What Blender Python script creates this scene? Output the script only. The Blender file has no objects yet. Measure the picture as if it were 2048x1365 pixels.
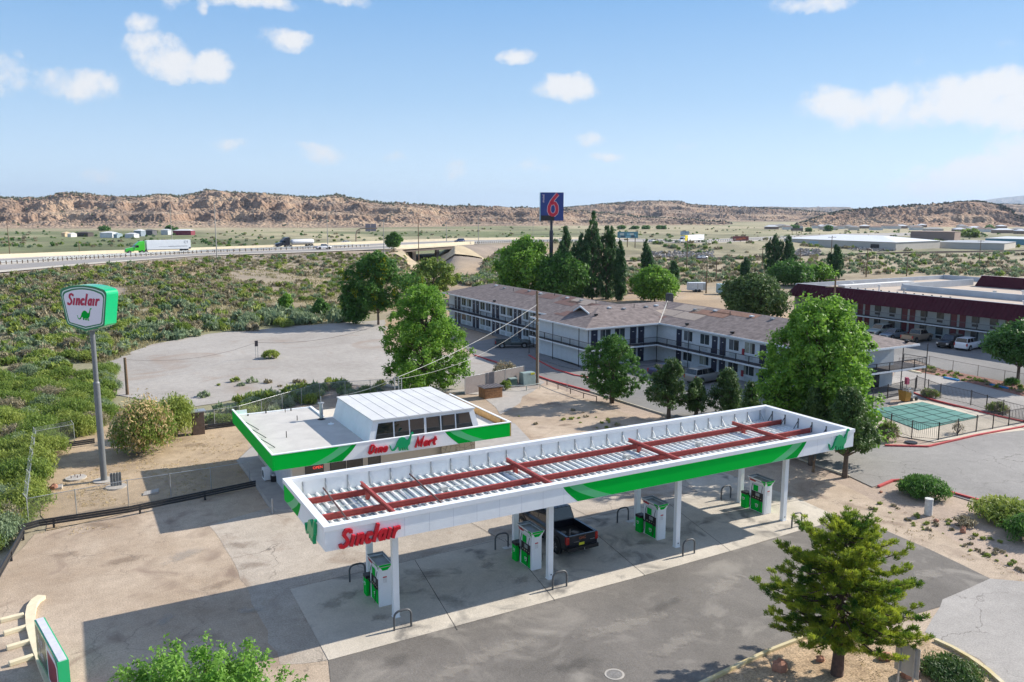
import bpy, math, random
import numpy as np
from mathutils import Vector, Matrix
random.seed(7); RNG = np.random.default_rng(7)
scn = bpy.context.scene; COL = scn.collection
rad = math.radians; PI = math.pi

# ---------------------------------------------------------------- camera
FPX, YAW, PITCH, ROLL = 1628.52, 0.503, 0.156, 0.001      # focal length in pixels of the 2048 px wide photograph
CAM = np.array([-9.038, -33.167, 19.118])
def axes():
    cy, sy, cp, sp = math.cos(YAW), math.sin(YAW), math.cos(PITCH), math.sin(PITCH)
    f = np.array([sy*cp, cy*cp, -sp]); r = np.array([cy, -sy, 0.]); u = np.cross(r, f)
    c, s = math.cos(ROLL), math.sin(ROLL)
    return r*c+u*s, -r*s+u*c, f
CR, CU, CF = axes()
cam = bpy.data.cameras.new('camera'); cam.sensor_width = 36; cam.lens = FPX/2048*36
cam.clip_start = 0.5; cam.clip_end = 60000
camo = bpy.data.objects.new('camera', cam); COL.objects.link(camo)
camo.matrix_world = Matrix(((CR[0], CU[0], -CF[0], CAM[0]), (CR[1], CU[1], -CF[1], CAM[1]), (CR[2], CU[2], -CF[2], CAM[2]), (0, 0, 0, 1)))
scn.camera = camo
# ---------------------------------------------------------------- light
SUN_EL, SUN_AZ = 31.2, 94.0                                 # azimuth clockwise from +Y
sd = np.array([math.sin(rad(SUN_AZ))*math.cos(rad(SUN_EL)), math.cos(rad(SUN_AZ))*math.cos(rad(SUN_EL)), math.sin(rad(SUN_EL))])
sun = bpy.data.lights.new('sun', 'SUN'); sun.energy = 5.0; sun.angle = rad(0.53); sun.color = (1, 0.93, 0.82)
suno = bpy.data.objects.new('sun', sun); COL.objects.link(suno)
suno.rotation_euler = Vector(sd).to_track_quat('Z', 'Y').to_euler(); suno.location = (60, 0, 80)
scn.view_settings.view_transform = 'Standard'; scn.view_settings.look = 'None'
scn.view_settings.gamma = 1; scn.view_settings.use_curve_mapping = False
scn.view_settings.exposure = 0.6
scn.render.engine = 'CYCLES'
scn.cycles.use_denoising = True; scn.cycles.max_bounces = 5; scn.cycles.diffuse_bounces = 3; scn.cycles.glossy_bounces = 2
scn.cycles.transmission_bounces = 3; scn.cycles.transparent_max_bounces = 8; scn.cycles.volume_bounces = 0
scn.cycles.caustics_reflective = False; scn.cycles.caustics_refractive = False

world = bpy.data.worlds.new("World"); scn.world = world; world.use_nodes = True
def build_world():
    nt = world.node_tree; nt.nodes.clear(); N = nt.nodes.new; L = nt.links.new
    out = N('ShaderNodeOutputWorld'); bg = N('ShaderNodeBackground'); L(bg.outputs[0], out.inputs[0])
    sky = N('ShaderNodeTexSky'); sky.sky_type = 'NISHITA'; sky.sun_disc = False
    sky.sun_elevation = rad(SUN_EL); sky.sun_rotation = rad(SUN_AZ); sky.altitude = 1900; sky.air_density = 1.0; sky.dust_density = 0.6; sky.ozone_density = 1.6
    tc = N('ShaderNodeTexCoord')
    def vm(op, a, b=None):
        n = N('ShaderNodeVectorMath'); n.operation = op
        L(a, n.inputs[0])
        if b is not None:
            if isinstance(b, (tuple, list)): n.inputs[1].default_value = b
            else: L(b, n.inputs[1])
        return n
    def mt(op, a, b=None, clamp=False):
        n = N('ShaderNodeMath'); n.operation = op; n.use_clamp = clamp
        for i, v in enumerate((a, b)):
            if v is None: continue
            if isinstance(v, (int, float)): n.inputs[i].default_value = v
            else: L(v, n.inputs[i])
        return n.outputs[0]
    d = tc.outputs['Generated']
    # softly warped directions give the clouds their ragged edges
    def noise(scale, detail, rough):
        n = N('ShaderNodeTexNoise'); n.inputs['Scale'].default_value = scale; n.inputs['Detail'].default_value = detail; n.inputs['Roughness'].default_value = rough
        L(d, n.inputs['Vector']); return n
    wn = noise(14, 5, 0.6)
    w = vm('SUBTRACT', wn.outputs['Color'], (0.5, 0.5, 0.5)); w2 = vm('SCALE', w.outputs[0]); w2.inputs['Scale'].default_value = 0.036
    dd = vm('ADD', d, w2.outputs[0]).outputs[0]
    # fair-weather clouds: bearing and height on the sky, width, height, density
    clouds = [(335,125,56,32,1.0),(422,134,42,27,1.05),(378,142,50,18,.9),(318,100,50,30,.9),(155,168,62,32,.9),(118,152,30,20,.6),(585,86,42,20,.85),(540,84,25,14,.5),(290,52,28,20,.7),
              (1028,112,34,15,.85),(1135,170,60,28,1.0),(1105,180,40,20,.7),(500,8,90,17,.8),(350,2,28,20,.5),(404,14,14,18,.5),(680,4,45,14,.8),(1620,6,72,20,.85),
              (1720,212,100,32,.95),(1650,192,42,22,.6),(1960,195,120,44,1.05),(2060,215,110,48,1.0),(1850,220,80,24,.7),(1800,235,50,26,.4),
              (2000,352,130,36,1.05),(1930,378,150,24,.9),(2060,330,70,62,1.0),(2040,295,30,22,.6),(466,295,44,15,.75),(645,310,40,17,.75),(200,352,38,18,.5),(620,298,20,10,.6),
              (1182,282,34,17,.72),(1215,315,40,11,.65),(907,335,24,28,.5),(1062,338,46,16,.5),(788,320,26,14,.5),(1370,292,24,16,.42),(41,116,16,10,.5),(1838,122,16,10,.25),(2010,85,30,12,.2),
              (-200,120,160,50,1.0),(-420,260,120,40,.8),(2400,120,150,60,1.0),(2700,300,200,50,.9)]
    tot = None
    for (px, py, rx, ry, k) in clouds:
        c = (px-1024)*CR+(682.5-py)*CU+FPX*CF; c /= np.linalg.norm(c)
        R = np.cross(c, [0, 0, 1.]); R /= np.linalg.norm(R); U = np.cross(R, c)
        a = vm('DOT_PRODUCT', dd, tuple(R*FPX/(rx*1.28))).outputs['Value']; b = vm('DOT_PRODUCT', dd, tuple(U*FPX/(ry*1.28))).outputs['Value']
        off = float(np.dot(c, R)*FPX/(rx*1.5)); offb = float(np.dot(c, U)*FPX/(ry*1.5))
        r2 = mt('ADD', mt('MULTIPLY', a, a), mt('MULTIPLY', b, b))
        m = mt('MULTIPLY', mt('SUBTRACT', 1.0, r2, True), k)
        tot = m if tot is None else mt('MAXIMUM', tot, m)
    fn = noise(27, 10, 0.68)
    den = mt('ADD', tot, mt('MULTIPLY', mt('SUBTRACT', fn.outputs['Fac'], 0.5), 1.9))
    mr = N('ShaderNodeMapRange'); mr.interpolation_type = 'SMOOTHSTEP'; L(den, mr.inputs[0]); mr.inputs[1].default_value = 0.16; mr.inputs[2].default_value = 0.92; mr.inputs[4].default_value = 0.93
    gate = mt('MULTIPLY', mr.outputs[0], mt('MULTIPLY', tot, 3.0, True))
    # clear-air gradient by elevation, blended with the physical sky
    sp = N('ShaderNodeSeparateXYZ'); L(d, sp.inputs[0]); cr = N('ShaderNodeValToRGB'); el = cr.color_ramp.elements; k = 1/0.12/10
    el[0].position = 0.0; el[0].color = (.47*k, .575*k, .68*k, 1); el[1].position = 1.0; el[1].color = (.06*k, .15*k, .38*k, 1)
    for pos, c in ((.06, (.40, .525, .655)), (.13, (.27, .42, .60)), (.24, (.148, .31, .55)), (.5, (.10, .22, .45))): e = el.new(pos); e.color = tuple(v*k for v in c)+(1,)
    L(sp.outputs[2], cr.inputs[0]); sc = vm('SCALE', cr.outputs[0]); sc.inputs['Scale'].default_value = 10
    sk = N('ShaderNodeMix'); sk.data_type = 'RGBA'; sk.inputs[0].default_value = .86; L(sky.outputs[0], sk.inputs[6]); L(sc.outputs[0], sk.inputs[7])
    # invented bright cloud cover above the view, unseen, added as fill light
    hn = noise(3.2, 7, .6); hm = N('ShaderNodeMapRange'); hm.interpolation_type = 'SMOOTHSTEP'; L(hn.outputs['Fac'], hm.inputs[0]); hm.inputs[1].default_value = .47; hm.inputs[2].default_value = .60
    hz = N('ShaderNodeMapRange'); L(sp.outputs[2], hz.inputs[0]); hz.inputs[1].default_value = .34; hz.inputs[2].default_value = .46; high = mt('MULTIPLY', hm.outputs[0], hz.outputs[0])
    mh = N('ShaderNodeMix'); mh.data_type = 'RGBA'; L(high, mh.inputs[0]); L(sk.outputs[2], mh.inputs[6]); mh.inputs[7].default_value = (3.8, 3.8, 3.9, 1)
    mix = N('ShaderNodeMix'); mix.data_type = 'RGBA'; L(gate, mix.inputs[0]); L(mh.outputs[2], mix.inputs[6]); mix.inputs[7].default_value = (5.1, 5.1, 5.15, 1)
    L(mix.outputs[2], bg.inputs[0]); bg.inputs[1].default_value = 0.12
build_world()

# ---------------------------------------------------------------- survey helpers
def G(px, py, z=0.):
    """the point at height z that the photograph shows at (px, py)"""
    d = (px-1024)*CR+(682.5-py)*CU+FPX*CF
    return CAM+(z-CAM[2])/d[2]*d
FH = np.array([math.sin(YAW), math.cos(YAW)]); RH = np.array([math.cos(YAW), -math.sin(YAW)])
def SD(s, d): return CAM[:2]+s*RH+d*FH                         # sideways, forwards -> x, y
def toSD(x, y): return (x-CAM[0])*RH[0]+(y-CAM[1])*RH[1], (x-CAM[0])*FH[0]+(y-CAM[1])*FH[1]
def Gd(px, py, d):                                           # at forward distance d
    v = (px-1024)*CR+(682.5-py)*CU+FPX*CF
    return CAM+v*d/(v[0]*FH[0]+v[1]*FH[1])
def Pj(P):
    v = np.asarray(P, float)-CAM; w = v@CF
    return 1024+FPX*(v@CR)/w, 682.5-FPX*(v@CU)/w

# ---------------------------------------------------------------- materials
MATS = {}
def mat(key, col, rough=0.7, metal=0.0, var=0.12, scale=3.0, bump=0.0, bscale=None, spec=0.5, emit=0.0, alpha=None, world_co=False, col2=None, coat=0):
    if key in MATS: return MATS[key]
    m = bpy.data.materials.new(key); m.use_nodes = True; nt = m.node_tree; N = nt.nodes.new; L = nt.links.new
    b = nt.nodes['Principled BSDF']; b.inputs['Roughness'].default_value = rough; b.inputs['Metallic'].default_value = metal
    b.inputs['Specular IOR Level'].default_value = spec
    if coat: b.inputs['Coat Weight'].default_value = coat; b.inputs['Coat Roughness'].default_value = 0.08
    if world_co: co = N('ShaderNodeNewGeometry').outputs['Position']
    else: co = N('ShaderNodeTexCoord').outputs['Object']
    if var or col2:
        n = N('ShaderNodeTexNoise'); n.inputs['Scale'].default_value = scale; n.inputs['Detail'].default_value = 6; n.inputs['Roughness'].default_value = 0.65; L(co, n.inputs['Vector'])
        mr = N('ShaderNodeMapRange'); mr.inputs[1].default_value = 0.3; mr.inputs[2].default_value = 0.7; L(n.outputs['Fac'], mr.inputs[0])
        mx = N('ShaderNodeMix'); mx.data_type = 'RGBA'; L(mr.outputs[0], mx.inputs[0])
        mx.inputs[6].default_value = tuple(max(0, c*(1-var)) for c in col)+(1,)
        mx.inputs[7].default_value = (tuple(col2) if col2 else tuple(min(1, c*(1+var)) for c in col))+(1,)
        L(mx.outputs[2], b.inputs['Base Color'])
    else: b.inputs['Base Color'].default_value = tuple(col)+(1,)
    if bump:
        n2 = N('ShaderNodeTexNoise'); n2.inputs['Scale'].default_value = bscale or scale*5; n2.inputs['Detail'].default_value = 4; L(co, n2.inputs['Vector'])
        bp = N('ShaderNodeBump'); bp.inputs['Strength'].default_value = bump; bp.inputs['Distance'].default_value = 0.02; L(n2.outputs['Fac'], bp.inputs['Height']); L(bp.outputs[0], b.inputs['Normal'])
    if emit: b.inputs['Emission Color'].default_value = tuple(col)+(1,); b.inputs['Emission Strength'].default_value = emit
    MATS[key] = m; return m
WHITE = mat('white_paint', (0.87, 0.89, 0.90), 0.5, var=0.04, scale=1.2)
WHITE2 = mat('white_metal_roof', (0.66, 0.66, 0.65), 0.5, var=0.10, scale=0.5)
GREEN = mat('fascia_green', (0.0, 0.52, 0.05), 0.6, spec=.05, var=0.03, scale=0.4)
GREEN_D = mat('fascia_dark_green', (0.0, 0.36, 0.04), 0.6, spec=.05, var=0.03, scale=0.4)
GREEN_L = mat('fascia_light_green', (0.10, 0.52, 0.22), 0.3, var=0.03, scale=0.4)
TEAL = mat('cabinet_green', (0.0, 0.36, 0.13), 0.3, var=0.04, scale=1)
RED = mat('letter_red', (0.55, 0.006, 0.022), 0.35, var=0.05, scale=2)
STEELRED = mat('red_oxide_steel', (0.34, 0.055, 0.045), 0.6, var=0.18, scale=2.5, bump=0.2)
DECK = mat('galvanised_deck', (0.64, 0.67, 0.68), 0.5, metal=0.0, var=0.22, scale=1.3)
GALV = mat('galvanised_steel', (0.42, 0.44, 0.45), 0.45, metal=0.6, var=0.15, scale=3)
DARKM = mat('dark_grey_metal', (0.055, 0.06, 0.065), 0.45, metal=0.3, var=0.15, scale=3)
BLACK = mat('black_plastic', (0.012, 0.012, 0.014), 0.45, var=0.1)
RUBBER = mat('tyre_rubber', (0.018, 0.018, 0.018), 0.85, var=0.15)
CHROME = mat('chrome', (0.6, 0.6, 0.6), 0.15, metal=1.0, var=0)
GLASS = mat('dark_glass', (0.012, 0.016, 0.02), 0.04, var=0, spec=0.9)
CONC = mat('concrete', (0.42, 0.39, 0.35), 0.85, var=0.12, scale=1.5, bump=0.25, bscale=20)
CREAM = mat('cream_stucco', (0.62, 0.56, 0.47), 0.85, var=0.05, scale=2, bump=0.2, bscale=30)
WOOD = mat('weathered_wood_pole', (0.17, 0.115, 0.07), 0.85, var=0.35, scale=6, bump=0.4)
WOOD2 = mat('orange_boards', (0.34, 0.17, 0.075), 0.8, var=0.35, scale=4)
REDK = mat('red_kerb_paint', (0.50, 0.07, 0.07), 0.7, var=0.2, scale=2)
YELK = mat('faded_yellow_paint', (0.66, 0.52, 0.22), 0.75, var=0.2, scale=2, col2=(0.62, 0.56, 0.40))

# ---------------------------------------------------------------- mesh builder
class MB:
    def __init__(s): s.v = []; s.f = []; s.m = []; s.sm = []
    def add(s, vs, fs, mi=0, smooth=False):
        o = len(s.v); s.v += [tuple(map(float, v)) for v in vs]
        for f in fs: s.f.append(tuple(i+o for i in f)); s.m.append(mi); s.sm.append(smooth)
        return s
    def box(s, c, size, rz=0, mi=0):
        x, y, z = [a/2 for a in size]; ca, sa = math.cos(rz), math.sin(rz)
        vs = []
        for dz in (-z, z):
            for dx, dy in ((-x, -y), (x, -y), (x, y), (-x, y)): vs.append((c[0]+dx*ca-dy*sa, c[1]+dx*sa+dy*ca, c[2]+dz))
        return s.add(vs, [(3, 2, 1, 0), (4, 5, 6, 7), (0, 1, 5, 4), (1, 2, 6, 5), (2, 3, 7, 6), (3, 0, 4, 7)], mi)
    def b2(s, x0, y0, z0, x1, y1, z1, mi=0):
        return s.box(((x0+x1)/2, (y0+y1)/2, (z0+z1)/2), (abs(x1-x0), abs(y1-y0), abs(z1-z0)), 0, mi)
    def hexa(s, p, mi=0, smooth=False):   # 8 points: bottom loop, top loop
        return s.add(p, [(3, 2, 1, 0), (4, 5, 6, 7), (0, 1, 5, 4), (1, 2, 6, 5), (2, 3, 7, 6), (3, 0, 4, 7)], mi, smooth)
    def bar(s, a, b, w, h, mi=0):           # rectangular bar from a to b
        a = Vector(a); b = Vector(b); d = (b-a).normalized(); up = Vector((0, 0, 1))
        if abs(d.z) > 0.98: up = Vector((1, 0, 0))
        r = d.cross(up).normalized(); u = r.cross(d)
        P = []
        for e in (a, b): P += [e-r*w/2-u*h/2, e+r*w/2-u*h/2, e+r*w/2+u*h/2, e-r*w/2+u*h/2]
        return s.add(P, [(3, 2, 1, 0), (4, 5, 6, 7), (0, 1, 5, 4), (1, 2, 6, 5), (2, 3, 7, 6), (3, 0, 4, 7)], mi)
    def tube(s, pts, r, n=8, mi=0, caps=True):
        pts = [Vector(p) for p in pts]; k = len(pts); rr = r if isinstance(r, (list, tuple)) else [r]*k
        vs = []; u = None
        for i, p in enumerate(pts):
            d = (pts[min(i+1, k-1)]-pts[max(i-1, 0)]).normalized()
            if u is None: u = d.orthogonal().normalized()
            u = (u-d*u.dot(d)).normalized(); w = d.cross(u)
            for j in range(n):
                a = 2*PI*j/n; vs.append(p+(u*math.cos(a)+w*math.sin(a))*rr[i])
        fs = [(i*n+j, i*n+(j+1) % n, (i+1)*n+(j+1) % n, (i+1)*n+j) for i in range(k-1) for j in range(n)]
        s.add(vs, fs, mi, True)
        if caps: s.add(vs[:n], [tuple(range(n))[::-1]], mi); s.add(vs[-n:], [tuple(range(n))], mi)
        return s
    def cyl(s, c, r, h, n=16, mi=0, r2=None): return s.tube([c, (c[0], c[1], c[2]+h)], [r, r if r2 is None else r2], n, mi)
    def disc(s, c, axis, r, th, n=20, mi=0):   # wheel-like cylinder with axis direction
        c = Vector(c); a = Vector(axis).normalized()*th/2; return s.tube([c-a, c+a], r, n, mi)
    def prism(s, poly, z0, z1, mi=0, mt=None):
        n = len(poly); vs = [(p[0], p[1], z0) for p in poly]+[(p[0], p[1], z1) for p in poly]
        s.add(vs, [tuple(range(n))[::-1]]+[(i, (i+1) % n, n+(i+1) % n, n+i) for i in range(n)], mi)
        return s.add([vs[n+i] for i in range(n)], [tuple(range(n))], mi if mt is None else mt)
    def frame_prism(s, poly, O, X, Y, Z, z0, z1, mi=0, ms=None):   # polygon in a plane frame, extruded along Z
        O, X, Y, Z = [np.array(a, float) for a in (O, X, Y, Z)]; n = len(poly)
        vs = [O+X*p[0]+Y*p[1]+Z*z0 for p in poly]+[O+X*p[0]+Y*p[1]+Z*z1 for p in poly]
        s.add(vs, [(i, (i+1) % n, n+(i+1) % n, n+i) for i in range(n)], mi if ms is None else ms)
        s.add(vs[n:], [tuple(range(n))], mi); return s.add(vs[:n], [tuple(range(n))[::-1]], mi)
    def build(s, name, mats, parent=None, bevel=0, local=False):
        if not isinstance(mats, (list, tuple)): mats = [mats]
        me = bpy.data.meshes.new(name); V = s.v
        if parent is not None and not local:
            lx, ly, lz = ploc(parent); V = [(a-lx, b-ly, c-lz) for a, b, c in V]
        me.from_pydata(V, [], s.f)
        for m in mats: me.materials.append(m)
        me.polygons.foreach_set('material_index', s.m); me.polygons.foreach_set('use_smooth', s.sm); me.update()
        o = bpy.data.objects.new(name, me); COL.objects.link(o)
        if parent is not None: o.parent = parent
        if bevel:
            md = o.modifiers.new('bevel', 'BEVEL'); md.width = bevel; md.segments = 2; md.limit_method = 'ANGLE'
        return o
def ploc(p):
    x = y = z = 0.
    while p is not None: x += p.location[0]; y += p.location[1]; z += p.location[2]; p = p.parent
    return x, y, z
def tag(o, label=None, cat=None, group=None, kind=None):
    if label: o['label'] = label
    if cat: o['category'] = cat
    if group: o['group'] = group
    if kind: o['kind'] = kind
    return o
def thing(name, label, cat, loc=(0, 0, 0), rz=0, group=None):
    o = bpy.data.objects.new(name, None); COL.objects.link(o); o.location = tuple(map(float, loc)); o.rotation_euler = (0, 0, rz); o.empty_display_size = 0.3
    return tag(o, label, cat, group)
def copy_tree(o, parent=None):
    c = o.copy(); COL.objects.link(c)
    if parent is not None: c.parent = parent
    for ch in list(o.children): copy_tree(ch, c)
    return c
def struct(o): o['kind'] = 'structure'; return o
def fast_mesh(name, V, F, mats, mi=None, smooth=False, cols=None):
    """V (n,3), F (m,k) arrays -> object"""
    me = bpy.data.meshes.new(name); k = F.shape[1]
    me.vertices.add(len(V)); me.vertices.foreach_set('co', np.ascontiguousarray(V, dtype=np.float32).ravel())
    me.loops.add(F.size); me.loops.foreach_set('vertex_index', F.astype(np.int32).ravel())
    me.polygons.add(len(F)); me.polygons.foreach_set('loop_start', np.arange(0, F.size, k, dtype=np.int32))
    if mi is not None: me.polygons.foreach_set('material_index', mi.astype(np.int32))
    me.polygons.foreach_set('use_smooth', np.full(len(F), smooth))
    for m in (mats if isinstance(mats, (list, tuple)) else [mats]): me.materials.append(m)
    if cols is not None:
        at = me.color_attributes.new('tint', 'FLOAT_COLOR', 'POINT'); at.data.foreach_set('color', np.ascontiguousarray(cols, dtype=np.float32).ravel())
    me.update(calc_edges=True)
    o = bpy.data.objects.new(name, me); COL.objects.link(o); return o
def text_mesh(body, size, name, m, parent, O, X, Y, depth=0.02, shear=0, align='CENTER', bold=0):
    cu = bpy.data.curves.new(name, 'FONT'); cu.body = body; cu.size = size; cu.extrude = depth/2; cu.shear = shear; cu.align_x = align; cu.align_y = 'CENTER'; cu.offset = bold; cu.resolution_u = 2
    t = bpy.data.objects.new(name, cu); COL.objects.link(t)
    me = bpy.data.meshes.new_from_object(t.evaluated_get(bpy.context.evaluated_depsgraph_get())); COL.objects.unlink(t); bpy.data.objects.remove(t)
    me.name = name; me.materials.clear(); me.materials.append(m)
    X = np.array(X, float); Y = np.array(Y, float); Z = np.cross(X, Y); lx, ly, lz = ploc(parent)
    for v in me.vertices: q = np.array(O)+X*v.co[0]+Y*v.co[1]+Z*(v.co[2]+depth/2)-np.array([lx, ly, lz]); v.co = Vector(q)
    o = bpy.data.objects.new(name, me); COL.objects.link(o); o.parent = parent; return o

# noise on arrays
_P = np.random.default_rng(3).random((256, 256))
def vn(x, y):
    xi = np.floor(x).astype(int); yi = np.floor(y).astype(int); fx = x-xi; fy = y-yi
    fx = fx*fx*(3-2*fx); fy = fy*fy*(3-2*fy); a = xi & 255; b = yi & 255; a1 = (a+1) & 255; b1 = (b+1) & 255
    return (_P[a, b]*(1-fx)+_P[a1, b]*fx)*(1-fy)+(_P[a, b1]*(1-fx)+_P[a1, b1]*fx)*fy
def fbm(x, y, o=4, g=0.5):
    t = 0; a = 1; s = 0
    for i in range(o): t = t+a*vn(x*2**i+17.3*i, y*2**i+9.1*i); s += a; a *= g
    return t/s
# ================================================================ the ground
def ground_mat(key, c1, c2, crack=0.0, cscale=0.35, speck=0.25, big=0.06, stain=None, tint=False, bump=0.4, rough=0.9):
    m = bpy.data.materials.new(key); m.use_nodes = True; nt = m.node_tree; N = nt.nodes.new; L = nt.links.new
    b = nt.nodes['Principled BSDF']; b.inputs['Roughness'].default_value = rough; b.inputs['Specular IOR Level'].default_value = 0.2
    P = N('ShaderNodeNewGeometry').outputs['Position']
    def noise(sc, det=5, ro=0.6, dist=0):
        n = N('ShaderNodeTexNoise'); n.inputs['Scale'].default_value = sc; n.inputs['Detail'].default_value = det; n.inputs['Roughness'].default_value = ro; n.inputs['Distortion'].default_value = dist; L(P, n.inputs['Vector']); return n.outputs['Fac']
    def mr(x, a, bb, c=0., d=1.):
        n = N('ShaderNodeMapRange'); L(x, n.inputs[0]); n.inputs[1].default_value = a; n.inputs[2].default_value = bb; n.inputs[3].default_value = c; n.inputs[4].default_value = d; return n.outputs[0]
    def mix(f, a, bb, mode='MIX'):
        n = N('ShaderNodeMix'); n.data_type = 'RGBA'; n.blend_type = mode
        if isinstance(f, float): n.inputs[0].default_value = f
        else: L(f, n.inputs[0])
        for i, v in ((6, a), (7, bb)):
            if isinstance(v, tuple): n.inputs[i].default_value = v+(1,)
            else: L(v, n.inputs[i])
        return n.outputs[2]
    c = mix(mr(noise(big, 7, 0.62, 0.6), 0.35, 0.65), c1, c2)
    if tint:
        a = N('ShaderNodeAttribute'); a.attribute_name = 'tint'; c = mix(1.0, c, a.outputs['Color'], 'MULTIPLY')
    c = mix(1.0, c, mix(mr(noise(1.3, 6, 0.7), 0.25, 0.75), (1-speck*.6,)*3, (1+speck*.4,)*3), 'MULTIPLY')
    fine = noise(14, 3, 0.7)
    c = mix(1.0, c, mix(mr(fine, 0.3, 0.7), (1-speck,)*3, (1+speck*.7,)*3), 'MULTIPLY')
    if stain:
        c = mix(mr(noise(stain[1], 4, 0.55, 1.0), 0.55, 0.72, 0, stain[2]), c, stain[0])
    if crack:
        n = N('ShaderNodeTexNoise'); n.inputs['Scale'].default_value = 0.8; n.inputs['Detail'].default_value = 6; L(P, n.inputs['Vector'])
        v = N('ShaderNodeVectorMath'); v.operation = 'MULTIPLY_ADD'; L(n.outputs['Color'], v.inputs[0]); v.inputs[1].default_value = (2.2, 2.2, 0); L(P, v.inputs[2])
        vo = N('ShaderNodeTexVoronoi'); vo.feature = 'DISTANCE_TO_EDGE'; vo.voronoi_dimensions = '2D'; vo.inputs['Scale'].default_value = cscale; L(v.outputs[0], vo.inputs['Vector'])
        line = mr(vo.outputs['Distance'], 0.0, 0.016*cscale/0.35, 1, 0)
        ml = N('ShaderNodeMath'); ml.operation = 'MULTIPLY'; L(line, ml.inputs[0]); L(mr(noise(0.15, 2), 0.42, 0.6, 0, crack), ml.inputs[1])
        c = mix(ml.outputs[0], c, (0.10, 0.09, 0.08))
    L(c, b.inputs['Base Color'])
    bp = N('ShaderNodeBump'); bp.inputs['Strength'].default_value = bump; bp.inputs['Distance'].default_value = 0.04; L(fine, bp.inputs['Height']); L(bp.outputs[0], b.inputs['Normal'])
    MATS[key] = m; return m
DIRT = ground_mat('desert_ground', (0.82, 0.82, 0.82), (1.18, 1.15, 1.1), speck=0.3, tint=True)
LOT = ground_mat('gravel_lot_surface', (0.38, 0.29, 0.21), (0.55, 0.45, 0.35), crack=0.5, speck=0.3, big=0.1, stain=((0.22, 0.16, 0.125), 0.3, 0.75))
PATCH = ground_mat('worn_pale_asphalt', (0.40, 0.345, 0.285), (0.53, 0.465, 0.395), crack=0.95, cscale=0.22, speck=0.28, big=0.12, stain=((0.26, 0.19, 0.14), 0.35, 0.6))
PAD = ground_mat('pad_concrete', (0.50, 0.45, 0.38), (0.63, 0.57, 0.485), crack=0.25, cscale=0.18, speck=0.14, big=0.25, stain=((0.17, 0.16, 0.15), 0.45, 0.8))
DARKA = ground_mat('resealed_asphalt', (0.15, 0.138, 0.125), (0.215, 0.197, 0.178), speck=0.2, big=0.13, stain=((0.36, 0.33, 0.29), 0.3, 0.6))
GREYA = ground_mat('old_grey_asphalt', (0.33, 0.31, 0.29), (0.42, 0.395, 0.37), crack=0.9, cscale=0.2, speck=0.2, big=0.1)
MOTA = ground_mat('motel_asphalt', (0.20, 0.195, 0.19), (0.27, 0.26, 0.25), crack=0.6, cscale=0.16, speck=0.16, big=0.08)
GRAV = ground_mat('pale_gravel', (0.36, 0.33, 0.30), (0.45, 0.42, 0.385), speck=0.28, big=0.07, stain=((0.30, 0.225, 0.175), 0.10, 0.8))
MULCH = ground_mat('gravel_mulch', (0.42, 0.30, 0.19), (0.56, 0.42, 0.28), speck=0.6, big=0.5)
DECKC = ground_mat('pool_deck_concrete', (0.52, 0.46, 0.37), (0.62, 0.55, 0.45), crack=0.3, cscale=0.3, speck=0.1, big=0.2)
ROADC = ground_mat('interstate_concrete', (0.50, 0.46, 0.40), (0.60, 0.55, 0.47), speck=0.1, big=0.08)
ROADG = ground_mat('interstate_lane', (0.27, 0.26, 0.25), (0.33, 0.31, 0.30), speck=0.12, big=0.05)

# interstate edges: pixel of near edge, pixel of far edge, height
FW = [(-350, 580, -350, 540, 6.5), (0, 545, 0, 516, 6.5), (200, 527, 200, 508, 6.3), (400, 512, 400, 501, 6), (640, 504, 640, 491.5, 6), (800, 497, 800, 485, 6), (930, 489, 930, 480.5, 6), (1040, 485, 1060, 478.5, 5.5),
      (1230, 485, 1250, 478, 4), (1380, 488, 1400, 479.5, 3), (1480, 484, 1490, 476, 2.5), (1560, 479, 1565, 472, 2), (1700, 474, 1700, 467.5, 1.5), (1900, 470, 1900, 465, 1)]
FWN = np.array([G(a, b, z) for a, b, c, d, z in FW]); FWF = np.array([G(c, d, z) for a, b, c, d, z in FW])
FWC = (FWN+FWF)/2; FWW = np.linalg.norm((FWF-FWN)[:, :2], axis=1)/2
def fw_height(x, y):
    best = np.full(x.shape, 1e9); hz = np.zeros(x.shape); s_, d_ = toSD(x, y); pxa = np.where(d_ > 200, 1024+FPX*s_/np.maximum(d_, 1), 0)
    for i in range(len(FW)-1):
        a, b = FWC[i][:2], FWC[i+1][:2]; ab = b-a
        t = np.clip(((x-a[0])*ab[0]+(y-a[1])*ab[1])/(ab@ab), 0, 1)
        dx, dy = x-a[0]-t*ab[0], y-a[1]-t*ab[1]; W = FWW[i]+(FWW[i+1]-FWW[i])*t
        D = np.hypot(dx, dy); dist = np.maximum(0, D-W-0.5)
        near = (ab[0]*dy-ab[1]*dx) < 0
        z = FWC[i][2]+(FWC[i+1][2]-FWC[i][2])*t
        g = i+t                                                    # parameter along the road
        wide = np.clip((5.0-g)/0.4, 0, 1)
        fn = np.clip(1-dist/48, 0, 1)*0.78+np.clip(1-dist/95, 0, 1)*0.22
        fr = np.clip(1-dist/24, 0, 1)
        f = np.where(near, fn*wide+fr*(1-wide), np.clip(1-dist/20, 0, 1))
        gate = np.clip((824-pxa)/12, 0, 1)+np.clip((pxa-884)/26, 0, 1)   # the underpass
        h = (z-0.25)*f*np.minimum(gate, 1)
        hz = np.where(D-W < best, h, hz); best = np.minimum(best, D-W)
    return hz, best
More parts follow.
